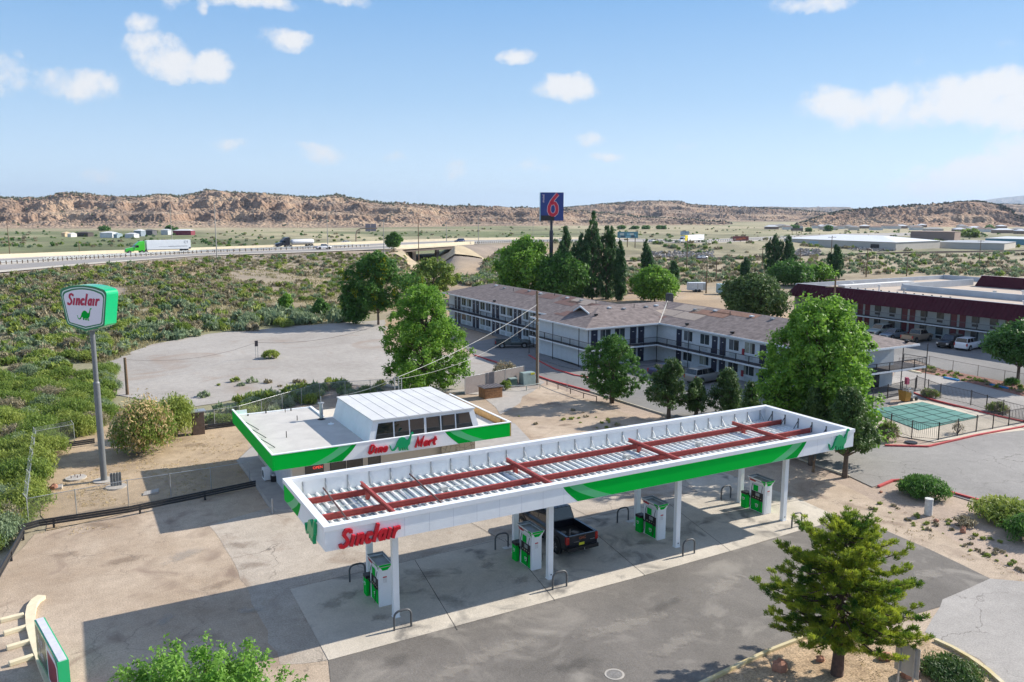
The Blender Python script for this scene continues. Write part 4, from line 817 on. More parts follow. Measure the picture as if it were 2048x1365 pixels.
# transformer boxes, boarded bin, utility pole
c = G(1055, 768); T = thing('transformer_box', 'grey green pad transformer with yellow label beside the utility pole', 'transformer', (c[0], c[1], 0)); TB = mat('transformer_green', (.26, .34, .33), .5)
m = MB(); m.hexa([(c[0]-.85, c[1]-.6, 0), (c[0]+.85, c[1]-.6, 0), (c[0]+.85, c[1]+.6, 0), (c[0]-.85, c[1]+.6, 0), (c[0]-.8, c[1]-.35, 1.35), (c[0]+.8, c[1]-.35, 1.35), (c[0]+.8, c[1]+.5, 1.35), (c[0]-.8, c[1]+.5, 1.35)]); m.build('cabinet', TB, T, bevel=.05)
m = MB(); m.box((c[0]+.45, c[1]-.4, 1.2), (.5, .03, .22)); m.build('warning_label', mat('label_yellow', (.7, .65, .05), .5), T)
c = G(1025, 772); T = thing('pedestal_box', 'smaller dark green utility box left of the transformer', 'utility box', (c[0], c[1], 0)); m = MB(); m.box((c[0], c[1], .4), (.8, .6, .8)); m.build('cabinet', mat('dark_box_green', (.06, .12, .10), .5), T, bevel=.04); m = MB(); m.box((c[0], c[1], .84), (.9, .7, .1)); m.build('lid', TB, T)
A = G(967, 800); T = thing('boarded_bin', 'low bin of orange boards under a dark corrugated lid behind the shop', 'bin', (A[0], A[1], 0)); x, y = A[0]+.3, A[1]+.7
m = MB()
for i in range(4): m.b2(x-.1, y-.65, .05+i*.26, x+1.95, y-.6, .28+i*.26); m.b2(x-.12, y-.65, .05+i*.26, x-.07, y+.8, .28+i*.26)
m.b2(x-.06, y-.6, 0, x+1.9, y+.8, 1.08); m.build('boards', WOOD2, T)
m = MB()
for i in range(12): m.b2(x-.25+i*.195, y-.8, 1.14+(.03 if i % 2 else 0), x-.06+i*.195, y+.9, 1.2+(.03 if i % 2 else 0))
m.build('corrugated_lid', mat('old_lid', (.14, .12, .12), .6, var=.4, scale=4), T)

c = G(397, 868); T = thing('metal_cabinet', 'dark brown metal cabinet behind the feathery shrubs near the shop', 'cabinet', (c[0], c[1], 0)); m = MB(); m.box((c[0], c[1], 1.0), (1.0, .8, 2.0)); m.build('cabinet_body', mat('rust_brown', (.13, .09, .07), .7, var=.3), T, bevel=.02); m = MB(); m.box((c[0], c[1], 2.06), (1.3, 1.0, .1)); m.build('lid', GALV, T)
c = G(1626, 944); m = MB(); m.tube([(c[0], c[1], -.05), (c[0]+.05, c[1], .7), (c[0]+.2, c[1], 1.25)], [.12, .08, .03], 7); m.tube([(c[0]+.03, c[1], .6), (c[0]-.2, c[1], 1.0)], [.05, .02], 5); tag(m.build('dead_stump', WOOD), 'short dead forked stump beside the juniper with a bare trunk', 'stump')
def cable(pts, r, name, label, m, sag=.8, n=14, tagit=True):
    mb = MB()
    for a, b in zip(pts[:-1], pts[1:]):
        a = Vector(a); b = Vector(b); L = (b-a).length
        mb.tube([a.lerp(b, i/n)+Vector((0, 0, -sag*4*(i/n)*(1-i/n))) for i in range(n+1)], r, 4)
    o = mb.build(name, m); return tag(o, label, 'cable') if tagit else o
CABLE = mat('pale_cable', (.55, .55, .52), .6, var=0); CABD = mat('dark_cable', (.06, .06, .06), .6, var=0)
c = G(1075, 770); PB = (c[0], c[1]); T = thing('utility_pole', 'tall brown wooden utility pole beside the transformer box and red kerb', 'utility pole', (c[0], c[1], 0))
m = MB(); m.tube([(c[0], c[1], 0), (c[0]-.1, c[1]+.05, 10.6)], [.2, .12], 12); m.build('pole', WOOD, T); m = MB(); m.cyl((c[0]-.05, c[1]-.22, 0), .06, 6.8, 8); m.build('conduit', mat('grey_conduit', (.35, .33, .3), .6), T)
m = MB(); m.box((c[0], c[1]-.2, 7.0), (.25, .15, .35)); m.build('meter_box', GALV, T)
mast = G(855, 778, 3.6); T = thing('service_mast', 'pair of thin grey service masts behind the shop roof lantern', 'mast', (mast[0], mast[1]-.6, 0))
for dx in (0, .35, .6): m = MB(); m.cyl((14.6+dx, 30.2, 0), .04, 5.6-dx*.3, 6); m.build('pipe', GALV, T)
cable([(PB[0]-.1, PB[1], 9.1), (15.0, 30.3, 5.5)], .022, 'service_cable', 'pale service cable from the utility pole to the shop roof', CABLE, .5)
cable([(PB[0]-.1, PB[1], 7.6), (14.7, 30.3, 5.3)], .014, 'service_cable', 'thinner lower cable from the utility pole to the shop', CABLE, 1.2)
cable([(15.0, 30.3, 5.5), (10.2, 31.2, 4.2)], .018, 'service_cable', 'cable end looping down behind the white roof lantern', CABLE, .2)
c = G(255, 790); T = thing('timber_post', 'short brown timber post at the near left edge of the gravel yard', 'post', (c[0], c[1], 0)); m = MB(); m.tube([(c[0], c[1], 0), (c[0], c[1], 4.0)], [.17, .14], 10); m.build('post', WOOD, T)
e = G(514, 718); cable([(c[0], c[1], 3.8), (e[0], e[1], 2.2), (G(760, 690)[0], G(760, 690)[1], 3)], .02, 'yard_cable', 'thin dark cable strung low across the gravel yard', CABD, .9)
T = thing('post_sign', 'small dark sign on two thin posts in the gravel yard', 'sign', e); m = MB(); m.box((e[0], e[1]-.03, 2.05), (.42, .04, .75)); m.build('board', mat('sign_back_dark', (.05, .04, .05), .6), T)
for dx in (-.14, .14): m = MB(); m.cyl((e[0]+dx, e[1], 0), .03, 2.2, 6); m.build('post', GALV, T)
# foreground sign seen from behind, lower right
b = G(1795, 1392); T = thing('road_sign', 'grey metal sign seen from behind on two posts beside the pine', 'sign', (b[0], b[1], 0))
A3 = G(1793, 1277, 2.15); B3 = G(1836, 1298, 2.15); dirx = (B3-A3)[:2]; dirx /= np.linalg.norm(dirx); w = 1.05; AA = A3[:2]; cx_, cy_ = AA+dirx*w/2
m = MB(); m.box((cx_, cy_, 1.5), (w, .03, 1.3), math.atan2(dirx[1], dirx[0])); m.build('panel', mat('bare_aluminium', (.40, .42, .43), .45, metal=.5, var=.1), T, bevel=.01)
nn = np.array([dirx[1], -dirx[0]])*.05
for q in (.22, .82): p = AA+dirx*w*q+nn; m = MB(); m.box((p[0], p[1], 1.05), (.06, .06, 2.05), math.atan2(dirx[1], dirx[0])); m.build('post', GALV, T)
c = G(1856, 1030); T = thing('concrete_bollard', 'short white round bollard right of the dark green round bush', 'bollard', (c[0], c[1], 0)); m = MB(); m.cyl((c[0], c[1], 0), .24, 1.0, 18); m.cyl((c[0], c[1], 1.0), .255, .09, 18); m.build('post', mat('chipped_white', (.56, .56, .54), .8, var=.2, scale=4, bump=.4), T)
def rock(px, py, w, h, label, name='boulder', col=None, z=0):
    c = G(px, py, z); r = random.Random(int(px*7+py)); bm_ = []; n1, n2 = 9, 6; V = []
    for i in range(n2+1):
        for j in range(n1):
            ph = PI*i/n2; th = 2*PI*j/n1; k = 1+r.uniform(-.22, .22); V.append((c[0]+w/2*math.sin(ph)*math.cos(th)*k, c[1]+w*.36*math.sin(ph)*math.sin(th)*k, z+h*.35-h*.6*math.cos(ph)*k))
    mb = MB(); mb.add(V, [(i*n1+j, i*n1+(j+1) % n1, (i+1)*n1+(j+1) % n1, (i+1)*n1+j) for i in range(n2) for j in range(n1)])
    return tag(mb.build(name, mat('red_rock', (.36, .17, .11), .85, var=.25, scale=2, bump=.5)), label, 'rock')
rock(1560, 1340, .75, .5, 'largest reddish boulder in the gravel island left of the pine trunk', z=.03); rock(1640, 1322, .45, .25, 'small flat reddish rock left of the pine trunk', z=.03)
rock(1820, 1352, .9, .6, 'reddish boulder at the foot of the bare metal sign', z=.03); rock(1770, 1318, .7, .3, 'flat reddish rock between pine trunk and sign posts', z=.03)
rock(1872, 1044, .4, .2, 'small tan rock just right of the white round bollard'); rock(1926, 1065, .45, .4, 'small reddish boulder among dry brush right of the bollard');
rock(1905, 990, .2, .15, 'small brown stone right of the dark green round bush'); rock(1762, 985, .3, .12, 'little red stone left of the dark green round bush'); rock(108, 980, .6, .45, 'brown boulder by the shrubs left of the sign pole')
# ================================================================ the two motels
SHINGLE = mat('brown_grey_shingle', (.15, .12, .115), .9, var=.35, scale=1.6, bump=.5, bscale=14, col2=(.25, .205, .195))
PATCHB = mat('brown_felt_patch', (.17, .095, .08), .9, var=.2); PATCHT = mat('tan_bare_patch', (.34, .28, .235), .9, var=.15); PATCHO = mat('orange_bare_patch', (.24, .13, .09), .9, var=.3, scale=2)
MWALL = mat('motel_white_wall', (.62, .66, .69), .75, var=.07, scale=1.5); NAVY = mat('navy_door', (.018, .022, .05), .45, var=.1); TRIM = mat('motel_trim', (.68, .71, .74), .6, var=.06)
WIN = mat('motel_window', (.02, .03, .035), .22, var=.6, scale=.6, spec=.35, col2=(.06, .08, .085)); CURT = mat('curtain', (.30, .31, .26), .9, var=.3, scale=3)
ACG = mat('ac_grille', (.45, .50, .52), .6, var=.1); BALC = mat('balcony_dark', (.045, .04, .045), .7, var=.2)
WR_ = random.Random(19); CURT2 = mat('curtain_dark', (.10, .11, .12), .8, var=.3, scale=3)
def build_motel():
    T = thing('motel_building', 'long L shaped two storey white motel with navy doors and patched brown shingle roof', 'motel', (56, 50, 0))
    m = MB(); m.b2(50.8, 61.6, 0, 62.4, 98.8, 5.05); m.b2(47.3, 49.9, 0, 70.8, 61.6, 5.05); m.b2(58.3, 24.3, 0, 70.9, 49.9, 5.05); m.build('wall', MWALL, T)
    E_, RZ = 5.1, 6.95
    def hip(x0, y0, x1, y1, along, h0, h1, mb, sk=1):
        w = ((x1-x0) if along == 'y' else (y1-y0))/2
        if along == 'y': xm = x0+w; a = (xm, y0+(w if h0 else 0)); b = (xm, y1-(w if h1 else 0))
        else: ym = y0+w; a = (x0+(w if h0 else 0), ym); b = (x1-(w if h1 else 0), ym)
        v = [(x0, y0, E_), (x1, y0, E_), (x1, y1, E_), (x0, y1, E_), (a[0], a[1], RZ), (b[0], b[1], RZ)]
        f = [(0, 1, 4), (1, 2, 5, 4), (2, 3, 5), (3, 0, 4, 5)] if along == 'y' else [(3, 0, 4), (0, 1, 5, 4), (1, 2, 5), (2, 3, 4, 5)]
        mb.add(v, f+[(3, 2, 1, 0)])
    r = MB(); hip(49.9, 55.75, 63.3, 100, 'y', 0, 1, r); hip(46.5, 49.0, 71.75, 62.5, 'x', 1, 1, r); hip(57.9, 22.0, 71.8, 55.7, 'y', 1, 0, r); r.build('roof', SHINGLE, T)
    e = MB()
    for a, b in (((49.86, 62.4), (49.86, 100)), ((46.46, 48.96), (57.9, 48.96)), ((46.46, 48.96), (46.46, 62.5)), ((46.46, 62.5), (49.9, 62.5)), ((57.86, 48.96), (57.86, 21.96)), ((57.86, 21.96), (71.84, 21.96)), ((71.84, 21.96), (71.84, 40))):
        e.bar((a[0], a[1], E_-.07), (b[0], b[1], E_-.07), .07, .2)
    e.build('eave_board', TRIM, T)
    v = MB(); v.bar((57.86, 48.96, 5.13), (64.7, 55.7, 6.98), .14, .03); v.build('valley_flashing', mat('bright_flashing', (.62, .58, .5), .5), T)
    sl = (RZ-E_)/6.7
    def roofz(x, y):
        zA = E_+sl*min(x-49.9, 63.3-x) if y > 55.75 else -9; zB = E_+(RZ-E_)/6.75*min(y-49, 62.5-y, x-46.5, 71.75-x); zC = E_+(RZ-E_)/6.95*min(x-57.9, 71.8-x, y-22) if y < 55.7 else -9
        return max(min(zA, RZ), min(zB, RZ), min(zC, RZ))
    def patch(x0, y0, x1, y1, m):
        q = MB(); n = 4
        for i in range(n):
            for j in range(n):
                xa, xb = x0+(x1-x0)*i/n, x0+(x1-x0)*(i+1)/n; ya, yb = y0+(y1-y0)*j/n, y0+(y1-y0)*(j+1)/n
                q.add([(a, b, roofz(a, b)+.02) for a, b in ((xa, ya), (xb, ya), (xb, yb), (xa, yb))], [(0, 1, 2, 3)])
        q.build('roof_patch', m, T)
    for a in ((53.5, 63, 55.2, 68, PATCHB), (55.2, 66, 56.4, 69, PATCHB), (54.5, 70, 56.3, 74, PATCHB), (54.6, 76, 56.2, 82, PATCHB), (52.8, 57.4, 55.5, 61, PATCHB), (48.5, 57, 50.6, 60.8, PATCHB), (54.5, 60, 56.3, 66, PATCHT),
              (60.4, 49.5, 62.3, 53, PATCHT), (60.2, 45, 62.4, 49.3, PATCHT), (62.6, 47.5, 64.6, 52, PATCHT), (62.2, 42, 63.8, 48.5, PATCHO), (63.4, 38, 64.7, 45, PATCHO), (59.2, 50, 60.1, 50.9, PATCHB)): patch(*a)
    rr = random.Random(5)
    for i in range(24):
        if i < 10: x, y = 55.4+rr.uniform(-.4, .5), 60+i*3.8
        elif i < 16: x, y = 54+(i-10)*1.9, 54.2+rr.uniform(-.3, .5)
        else: x, y = 63.6+rr.uniform(-.4, .4), 26+(i-16)*3.2
        z = roofz(x, y); q = MB()
        if i % 3: q.box((x, y, z+.1), (.4, .5, .16)); q.build('roof_vent', GALV if i % 2 else TRIM, T)
        else: q.cyl((x, y, z-.1), .05, .6, 6); q.build('vent_pipe', DARKM, T)
    q = MB(); q.b2(66.2, 57.2, 6.3, 67, 58, 7.7); q.cyl((66.6, 57.6, 7.7), .45, .12, 12); q.build('chimney', DARKM, T)
    for x, y in ((50.4, 52.5), (50.3, 80.5), (58.6, 44.5), (70.5, 22.6), (58.5, 36.5)):
        q = MB(); q.box((x, y, roofz(x, y)+.18), (.4, .3, .22)); q.tube([(x, y, roofz(x, y)-.05), (x-.1, y-.3, roofz(x, y)+.3)], .05, 6); q.build('flood_light', BLACK, T)
    g = MB(); g.add([(53.6, 54.1, 6.25), (50.4, 54.0, 6.25), (53.6, 57.4, 6.25), (50.4, 57.5, 6.25), (50.2, 55.75, 7.0), (53.6, 55.75, 7.0)], [(0, 5, 4, 1), (5, 2, 3, 4)]); g.build('gablet_roof', SHINGLE, T)
    g = MB(); g.bar((50.3, 53.9, 6.2), (50.1, 55.75, 7.0), .1, .18); g.bar((50.3, 57.6, 6.2), (50.1, 55.75, 7.0), .1, .18); g.build('gablet_trim', TRIM, T)
    # rooms: doors, windows, coolers along each front; P(u) maps distance along the front to x, y, N is the outward normal
    def front(P, N, items, z0):
        N = np.array(N)
        def slab(u0, u1, za, zb, d0, d1, name, m, par=T):
            q = MB(); a = np.array(P(u0)); b = np.array(P(u1))
            q.hexa([(a[0]+N[0]*d0, a[1]+N[1]*d0, za), (b[0]+N[0]*d0, b[1]+N[1]*d0, za), (b[0]+N[0]*d1, b[1]+N[1]*d1, za), (a[0]+N[0]*d1, a[1]+N[1]*d1, za)]+[(a[0]+N[0]*d0, a[1]+N[1]*d0, zb), (b[0]+N[0]*d0, b[1]+N[1]*d0, zb), (b[0]+N[0]*d1, b[1]+N[1]*d1, zb), (a[0]+N[0]*d1, a[1]+N[1]*d1, zb)])
            return q.build(name, m, par)
        for kind, u in items:
            if kind == 'D':
                d = slab(u, u+.95, z0+.05, z0+2.15, .0, .05, 'door', NAVY); slab(u+.35, u+.6, z0+1.55, z0+1.63, .051, .056, 'number_plate', TRIM, d)
                slab(u+.82, u+.88, z0+1.0, z0+1.1, .051, .1, 'handle', CHROME, d)
            elif kind == 'W':
                f = slab(u-.08, u+1.63, z0+.86, z0+2.18, .0, .03, 'window', TRIM); slab(u, u+1.55, z0+.92, z0+2.12, .031, .036, 'pane', WIN, f)
                cw = WR_.choice((0, .35, .5, .75, 1.1)); (cw and slab(u+.02, u+.02+cw, z0+.94, z0+2.1, .0362, .038, 'curtain', WR_.choice((CURT, CURT2)), f))
                slab(u+.73, u+.79, z0+.93, z0+2.11, .037, .05, 'mullion', TRIM, f); slab(u-.15, u+1.7, z0+.80, z0+.86, .0, .08, 'sill', TRIM, f)
                slab(u+.12, u+1.25, z0+.22, z0+.64, .0, .06, 'wall_cooler', ACG)
            elif kind == 'P': slab(u, u+.18, z0, z0+2.3, .0, .12, 'pilaster', TRIM)
    for z0 in (0, 2.5):
        it = [('W', 0.5), ('W', 2.9)]; u = 5.5
        A = []
        for k in range(5): A += [('D', 2.4+k*7.15), ('P', 3.45+k*7.15), ('D', 3.75+k*7.15), ('W', 5.3+k*7.15), ('W', 7.35+k*7.15)]
        front(lambda u: (50.8, 98.8-u), (-1, 0), [a for a in A if a[1] < 36.2], z0+.02)
        front(lambda u: (47.3+u, 49.9), (0, -1), [('D', .6), ('W', 2.0), ('W', 4.2), ('D', 6.6), ('P', 7.62), ('D', 7.9)], z0+.02)
        Cc = [('W', .1+2.2)]
        Cc = [('D', 3.9), ('W', 5.3), ('W', 8.3), ('D', 10.35), ('P', 11.4), ('D', 11.7), ('W', 13.2), ('W', 15.7), ('D', 18.0), ('D', 19.4), ('W', 20.9), ('W', 23.2)]
        front(lambda u: (58.3, 49.9-u), (-1, 0), Cc, z0+.02)
    for u in (14.95, 15.3): pass
    for y, z in ((34.35, 3.5), (34.35, 1.0)): q = MB(); q.box((58.2, y, z), (.12, .3, .7)); q.build('extinguisher_cabinet', mat('cabinet_red', (.3, .02, .03), .5), T)
    # balcony slabs, railings
    segs = [((49.5, 98.5), (49.5, 62.7)), ((46.4, 62.7), (46.4, 48.3)), ((46.4, 48.3), (57.0, 48.3)), ((57.0, 48.3), (57.0, 22.2)), ((57.0, 22.2), (73.6, 22.2)), ((73.6, 22.2), (73.6, 25))]
    b = MB(); b.b2(49.5, 62.7, 2.28, 50.8, 98.5, 2.5); b.b2(46.4, 48.3, 2.28, 47.3, 62.7, 2.5); b.b2(47.3, 48.3, 2.28, 58.3, 49.9, 2.5); b.b2(57.0, 22.2, 2.28, 58.3, 48.3, 2.5); b.b2(58.3, 22.2, 2.28, 73.6, 24.3, 2.5); b.b2(70.9, 24.3, 2.28, 73.6, 25.5, 2.5); b.build('balcony_slab', BALC, T)
    b = MB()
    for a, c in segs: b.bar((a[0], a[1], 2.40), (c[0], c[1], 2.40), .05, .2)
    b.build('balcony_edge', TRIM, T)
    RB = mat('railing_black', (.02, .02, .025), .5)
    for a, c in segs:
        a = Vector((*a, 0)); c = Vector((*c, 0)); L = (c-a).length; q = MB(); q.bar(a+Vector((0, 0, 3.42)), c+Vector((0, 0, 3.42)), .05, .05); q.bar(a+Vector((0, 0, 2.62)), c+Vector((0, 0, 2.62)), .03, .03)
        n = int(L/.16)
        for i in range(n): p = a+(c-a)*i/n; q.bar(p+Vector((0, 0, 2.62)), p+Vector((0, 0, 3.4)), .016, .016)
        q.build('railing', RB, T); n = max(1, int(L/2.0))
        for i in range(n+1):
            p = a+(c-a)*i/n; q = MB(); tall = i % 3 == 0
            q.box((p.x, p.y, 2.5 if tall else 2.95), (.07, .07, 5.0 if tall else .95)); q.build('post', RB, T)
    w = MB(); w.prism([(49.6, 98), (49.6, 66), (48.2, 63), (45.2, 58), (44.9, 52), (45.4, 49), (46.3, 47.8), (57, 47.2), (56.2, 45), (56.2, 23), (57, 21.5), (72, 21.5), (72, 24.4), (58.4, 24.4), (58.4, 50), (47.4, 50), (47.4, 62), (50.8, 62), (50.8, 98)], 0.0, .15); w.build('walkway', mat('walk_concrete', (.22, .22, .225), .85, var=.12), T)
    
    for xo in (64.8, 67.3): q = MB(); q.b2(xo, 24.25, .2, xo+1.35, 24.3, 2.3); q.build('office_window', WIN, T)
    q = MB(); q.b2(66.35, 24.2, .2, 67.2, 24.3, 2.3); q.build('office_door', DARKM, T)
build_motel()
c = (85.76, 121.2); T = thing('motel_sign', 'tall blue rectangular sign with a big red 6 on a dark pole above the trees', 'sign', (c[0], c[1], 0))
m = MB(); m.cyl((c[0], c[1], 0), .42, 15.3, 14); m.cyl((c[0], c[1], 15.3), .28, 2.3, 14); m.build('pole', mat('pole_blue_black', (.03, .035, .06), .4), T)
X = np.array([math.cos(.35), -math.sin(.35), 0]); Y = np.array([0, 0, 1.]); Z = np.array([-math.sin(.35), -math.cos(.35), 0]); O = np.array([c[0], c[1], 17.45])
m = MB(); m.frame_prism([(-2.55, 0), (2.55, 0), (2.55, 6.1), (-2.55, 6.1)], O, X, Y, Z, -.6, .6, 0, 1); cb = m.build('cabinet', [mat('sign_blue', (.005, .03, .20), .3, var=.03), mat('sign_side_blue', (.15, .40, .55), .4)], T)
m = MB(); m.frame_prism([(-2.5, .02), (.5, .02), (.5, 1.15), (-2.5, 1.15)], O, X, Y, Z, .6, .62); m.build('dark_panel', BLACK, cb)
def six(w, z, mm, nm):
    mb = MB(); ribbon(mb, [(1.05, 5.75), (.35, 5.0), (-.35, 4.1), (-.85, 3.0), (-.9, 2.1), (-.6, 1.5), (-.2, 1.25), (.3, 1.3), (.75, 1.7), (.9, 2.4), (.8, 3.2), (.45, 3.75), (0, 3.85), (-.35, 3.6)], w, O+X*.2, X, Y, Z, .6, z); mb.build(nm, mm, cb)
six(.86, .615, mat('sign_outline_pink', (.75, .6, .65), .4), 'numeral_outline'); six(.70, .63, mat('sign_numeral_red', (.55, .01, .04), .4), 'numeral')
text_mesh('motel', .75, 'small_lettering', MATS['sign_outline_pink'], cb, O+X*-1.95+Y*4.8+Z*.61, (0, 0, 1), -X, .02)

MAROON = mat('maroon_mansard', (.06, .008, .016), .7, spec=.2, var=.2, scale=2); RDOOR = mat('maroon_door', (.13, .012, .025), .5); GREYW = mat('grey_blue_wall', (.36, .40, .41), .8, var=.08)
def build_red_motel():
    T = thing('red_motel', 'two storey grey motel at right with maroon mansard band and maroon doors', 'motel', (107, 45, 0))
    m = MB(); m.b2(107.3, -5, 0, 150, 71.5, 5.6); m.build('wall', GREYW, T)
    m = MB(); y0, y1 = -5, 72.0; n = 110
    m.hexa([(105.3, y0, 4.45), (107.2, y0, 4.45), (107.2, y1, 4.45), (105.3, y1, 4.45), (107.0, y0, 6.55), (107.3, y0, 6.55), (107.3, y1-1.2, 6.55), (107.0, y1-1.2, 6.55)])
    for i in range(n): y = y0+(y1-1-y0)*i/n; m.bar((105.27, y, 4.45), (106.97, y, 6.56), .05, .06)
    m.build('mansard', MAROON, T)
    PAR = mat('parapet_pale', (.50, .53, .56), .8, var=.12, scale=.5); TAN = mat('tan_roof_gravel', (.46, .38, .31), .9, var=.15, scale=.3)
    m = MB(); m.b2(107.3, -5, 6.45, 107.6, 71, 6.6); m.b2(107.3, 71.2, 5.6, 150.2, 71.5, 6.5); m.b2(149.9, -5, 5.6, 150.2, 71.2, 6.6); m.build('parapet', PAR, T)
    m = MB(); m.b2(107.6, -5, 5.6, 149.9, 71.2, 5.75); m.build('flat_roof', TAN, T)
    m = MB(); m.b2(112, 64.5, 5.75, 131, 66, 6.5); m.b2(121, 46, 5.75, 122.2, 60, 6.4); m.build('roof_kerb', mat('bright_roof_white', (.74, .73, .70), .7), T)
    m = MB(); m.b2(120.5, 59.2, 5.75, 141, 59.5, 6.9); m.b2(120.5, -5, 5.75, 120.8, 59.2, 6.7); m.build('inner_parapet', PAR, T)
    m = MB(); m.hexa([(139.5, -5, 5.8), (141.5, -5, 5.8), (141.5, 58, 5.8), (139.5, 58, 5.8), (140.6, -5, 7.7), (141.5, -5, 7.7), (141.5, 57.5, 7.7), (140.6, 57.5, 7.7)]); m.build('far_mansard', MAROON, T)
    m = MB(); m.b2(141.5, -5, 5.7, 141.8, 58.2, 7.7); m.build('far_parapet', MATS['bright_roof_white'], T)
    r = random.Random(8)
    for i in range(9):
        x, y = r.uniform(110, 136), r.uniform(20, 68); m = MB(); m.cyl((x, y, 5.7), .12, .9, 8); m.cyl((x, y, 6.6), .28, .25, 10); m.build('roof_ventilator', GALV if i % 2 else WHITE2, T)
    for i in range(26): m = MB(); m.box((111.9+.01*i, 44+i*.78, 6.1), (.1, .25, .35)); m.build('roof_bracket', BLACK, T) if i % 2 else None
    def slab(y0, y1, za, zb, d0, d1, name, mm, par=T):
        q = MB(); q.b2(107.3-d1, y0, za, 107.3-d0, y1, zb); return q.build(name, mm, par)
    for z0 in (0.02, 2.42):
        y = 66.0
        while y > 6:
            slab(y-.95, y, z0, z0+2.02, 0, .05, 'door', RDOOR); slab(y-2.3, y-1.35, z0, z0+2.02, 0, .05, 'door', RDOOR)
            for q in (3.2, 5.9):
                f = slab(y-q-1.15, y-q, z0+.85, z0+2.0, 0, .05, 'window', WIN); slab(y-q-1.0, y-q-.1, z0+.3, z0+.66, 0, .08, 'wall_cooler', BLACK)
            y -= 8.2
    m = MB(); m.b2(105.9, -5, 2.18, 107.3, 69, 2.40); m.build('balcony_slab', BALC, T)
    m = MB(); m.b2(105.85, -5, 2.24, 105.9, 69, 2.42); m.build('balcony_edge', mat('pale_blue_edge', (.45, .5, .54), .6), T)
    m = MB(); m.bar((105.93, -5, 3.35), (105.93, 69, 3.35), .05, .05); m.bar((105.93, -5, 2.6), (105.93, 69, 2.6), .03, .03)
    for i in range(420): m.bar((105.93, -5+i*.176, 2.6), (105.93, -5+i*.176, 3.35), .014, .014)
    m.build('railing', mat('grey_rail', (.10, .11, .12), .5), T)
    for i in range(19): m = MB(); m.b2(105.88, -4+i*4.05, 0, 105.98, -3.9+i*4.05, 4.45); m.build('post', DARKM, T)
build_red_motel()
# pool yard
PC = mat('pool_cover_teal', (.065, .215, .185), .7, var=.15, scale=.8, bump=.3)
T = thing('pool', 'swimming pool under a faded teal green mesh cover with dark straps', 'pool', G(1845, 832))
pp = [G(1733, 822), G(1845, 806), G(1958, 836), G(1838, 862)]
m = MB(); m.prism([(p[0], p[1]) for p in pp], .036, .10); m.build('cover', PC, T)
m = MB()
for i in range(1, 5):
    for (a, b, c_, d) in ((0, 1, 3, 2), (0, 3, 1, 2)):
        A = pp[a]+(pp[b]-pp[a])*i/5; B = pp[c_]+(pp[d]-pp[c_])*i/5; m.bar((A[0], A[1], .115), (B[0], B[1], .115), .1, .02)
m.build('strap', mat('strap_dark', (.02, .10, .085), .7), T)
c = G(1745, 817); T = thing('pool_ladder', 'curved steel pool ladder at the left end of the covered pool', 'ladder', c)
for dy in (0, .55): m = MB(); m.tube([(c[0], c[1]+dy, 0), (c[0], c[1]+dy, .7), (c[0]+.1, c[1]+dy, .85), (c[0]+.35, c[1]+dy, .88), (c[0]+.5, c[1]+dy, .7), (c[0]+.5, c[1]+dy, .1)], .03, 6); m.build('rail', CHROME, T)
def picket_fence(pts, label, h=1.5, step=2.6):
    P = [Vector((*G(a, b)[:2], 0)) for a, b in pts]; T = thing('picket_fence', label, 'fence', P[0])
    for a, b in zip(P[:-1], P[1:]):
        L = (b-a).length; q = MB(); n = int(L/.15)
        for z in (.12, h-.05): q.bar(a+Vector((0, 0, z)), b+Vector((0, 0, z)), .03, .035)
        for i in range(n): p = a+(b-a)*i/n; q.bar(p+Vector((0, 0, .1)), p+Vector((0, 0, h)), .018, .018)
        q.build('picket_panel', RBK, T); n = max(1, round(L/step))
        for i in range(n+(b is P[-1])): p = a+(b-a)*i/n; q = MB(); q.bar(p, p+Vector((0, 0, h+.08)), .07, .07); q.build('post', RBK, T)
RBK = mat('fence_brown_black', (.045, .038, .035), .5)
picket_fence([(1742, 848), (1823, 877), (1876, 881)], 'dark picket fence along the near left edge of the pool')
picket_fence([(1876, 881), (1952, 865), (2048, 847), (2200, 815)], 'dark picket fence along the near right edge of the pool deck')
picket_fence([(1745, 806), (1830, 784), (1832, 779)], 'dark picket fence between the pool and the motel office end')
picket_fence([(1832, 779), (1880, 797), (1941, 811), (2005, 832), (2100, 858)], 'dark picket fence along the far right side of the pool')
chain_fence([G(1797, 737)[:2], G(1858, 735)[:2] if False else G(1858, 733)[:2], G(1905, 743)[:2], G(1955, 753)[:2], G(2008, 764)[:2], G(2150, 790)[:2]], 'chain link fence along the strip between the two motel lots', 1.3, 3.5, m=mat('brown_fence_post', (.16, .13, .11), .6))
sheet('planting_strip', [(1800, 733), (1860, 735), (2008, 764), (2200, 800), (2200, 830), (2040, 792), (1900, 757), (1820, 742)], .05, ground_mat('red_mulch', (.22, .10, .08), (.36, .2, .15), speck=.5, big=.8))
for i, (a, b, c_, d) in enumerate(((1888, 757, 1918, 763), (1980, 771, 2015, 779), (1812, 741, 1842, 748))):
    A, B = G(a, b), G(c_, d); m = MB(); m.bar((A[0], A[1], .1), (B[0], B[1], .1), .3, .2)
    tag(m.build('wheel_stop', mat('blue_paint', (.03, .22, .5), .6, var=.15) if i < 2 else MATS['cream_paint']), ('blue wheel stop, left one, in the lane behind the pool', 'blue wheel stop, right one, in the lane behind the pool', 'pale wheel stop by the end of the motel balcony')[i], 'wheel stop')
c = G(1822, 886); tag((lambda q: q.build('drain_lid', BLACK))(MB().cyl((c[0], c[1], .03), .5, .05, 14)), 'round black drain lid on the dirt outside the near pool fence corner', 'lid')
c = G(1815, 803); T = thing('floor_machine', 'orange box on a grey wheeled machine standing at the far end of the pool', 'machine', c); x, y = c[0], c[1]
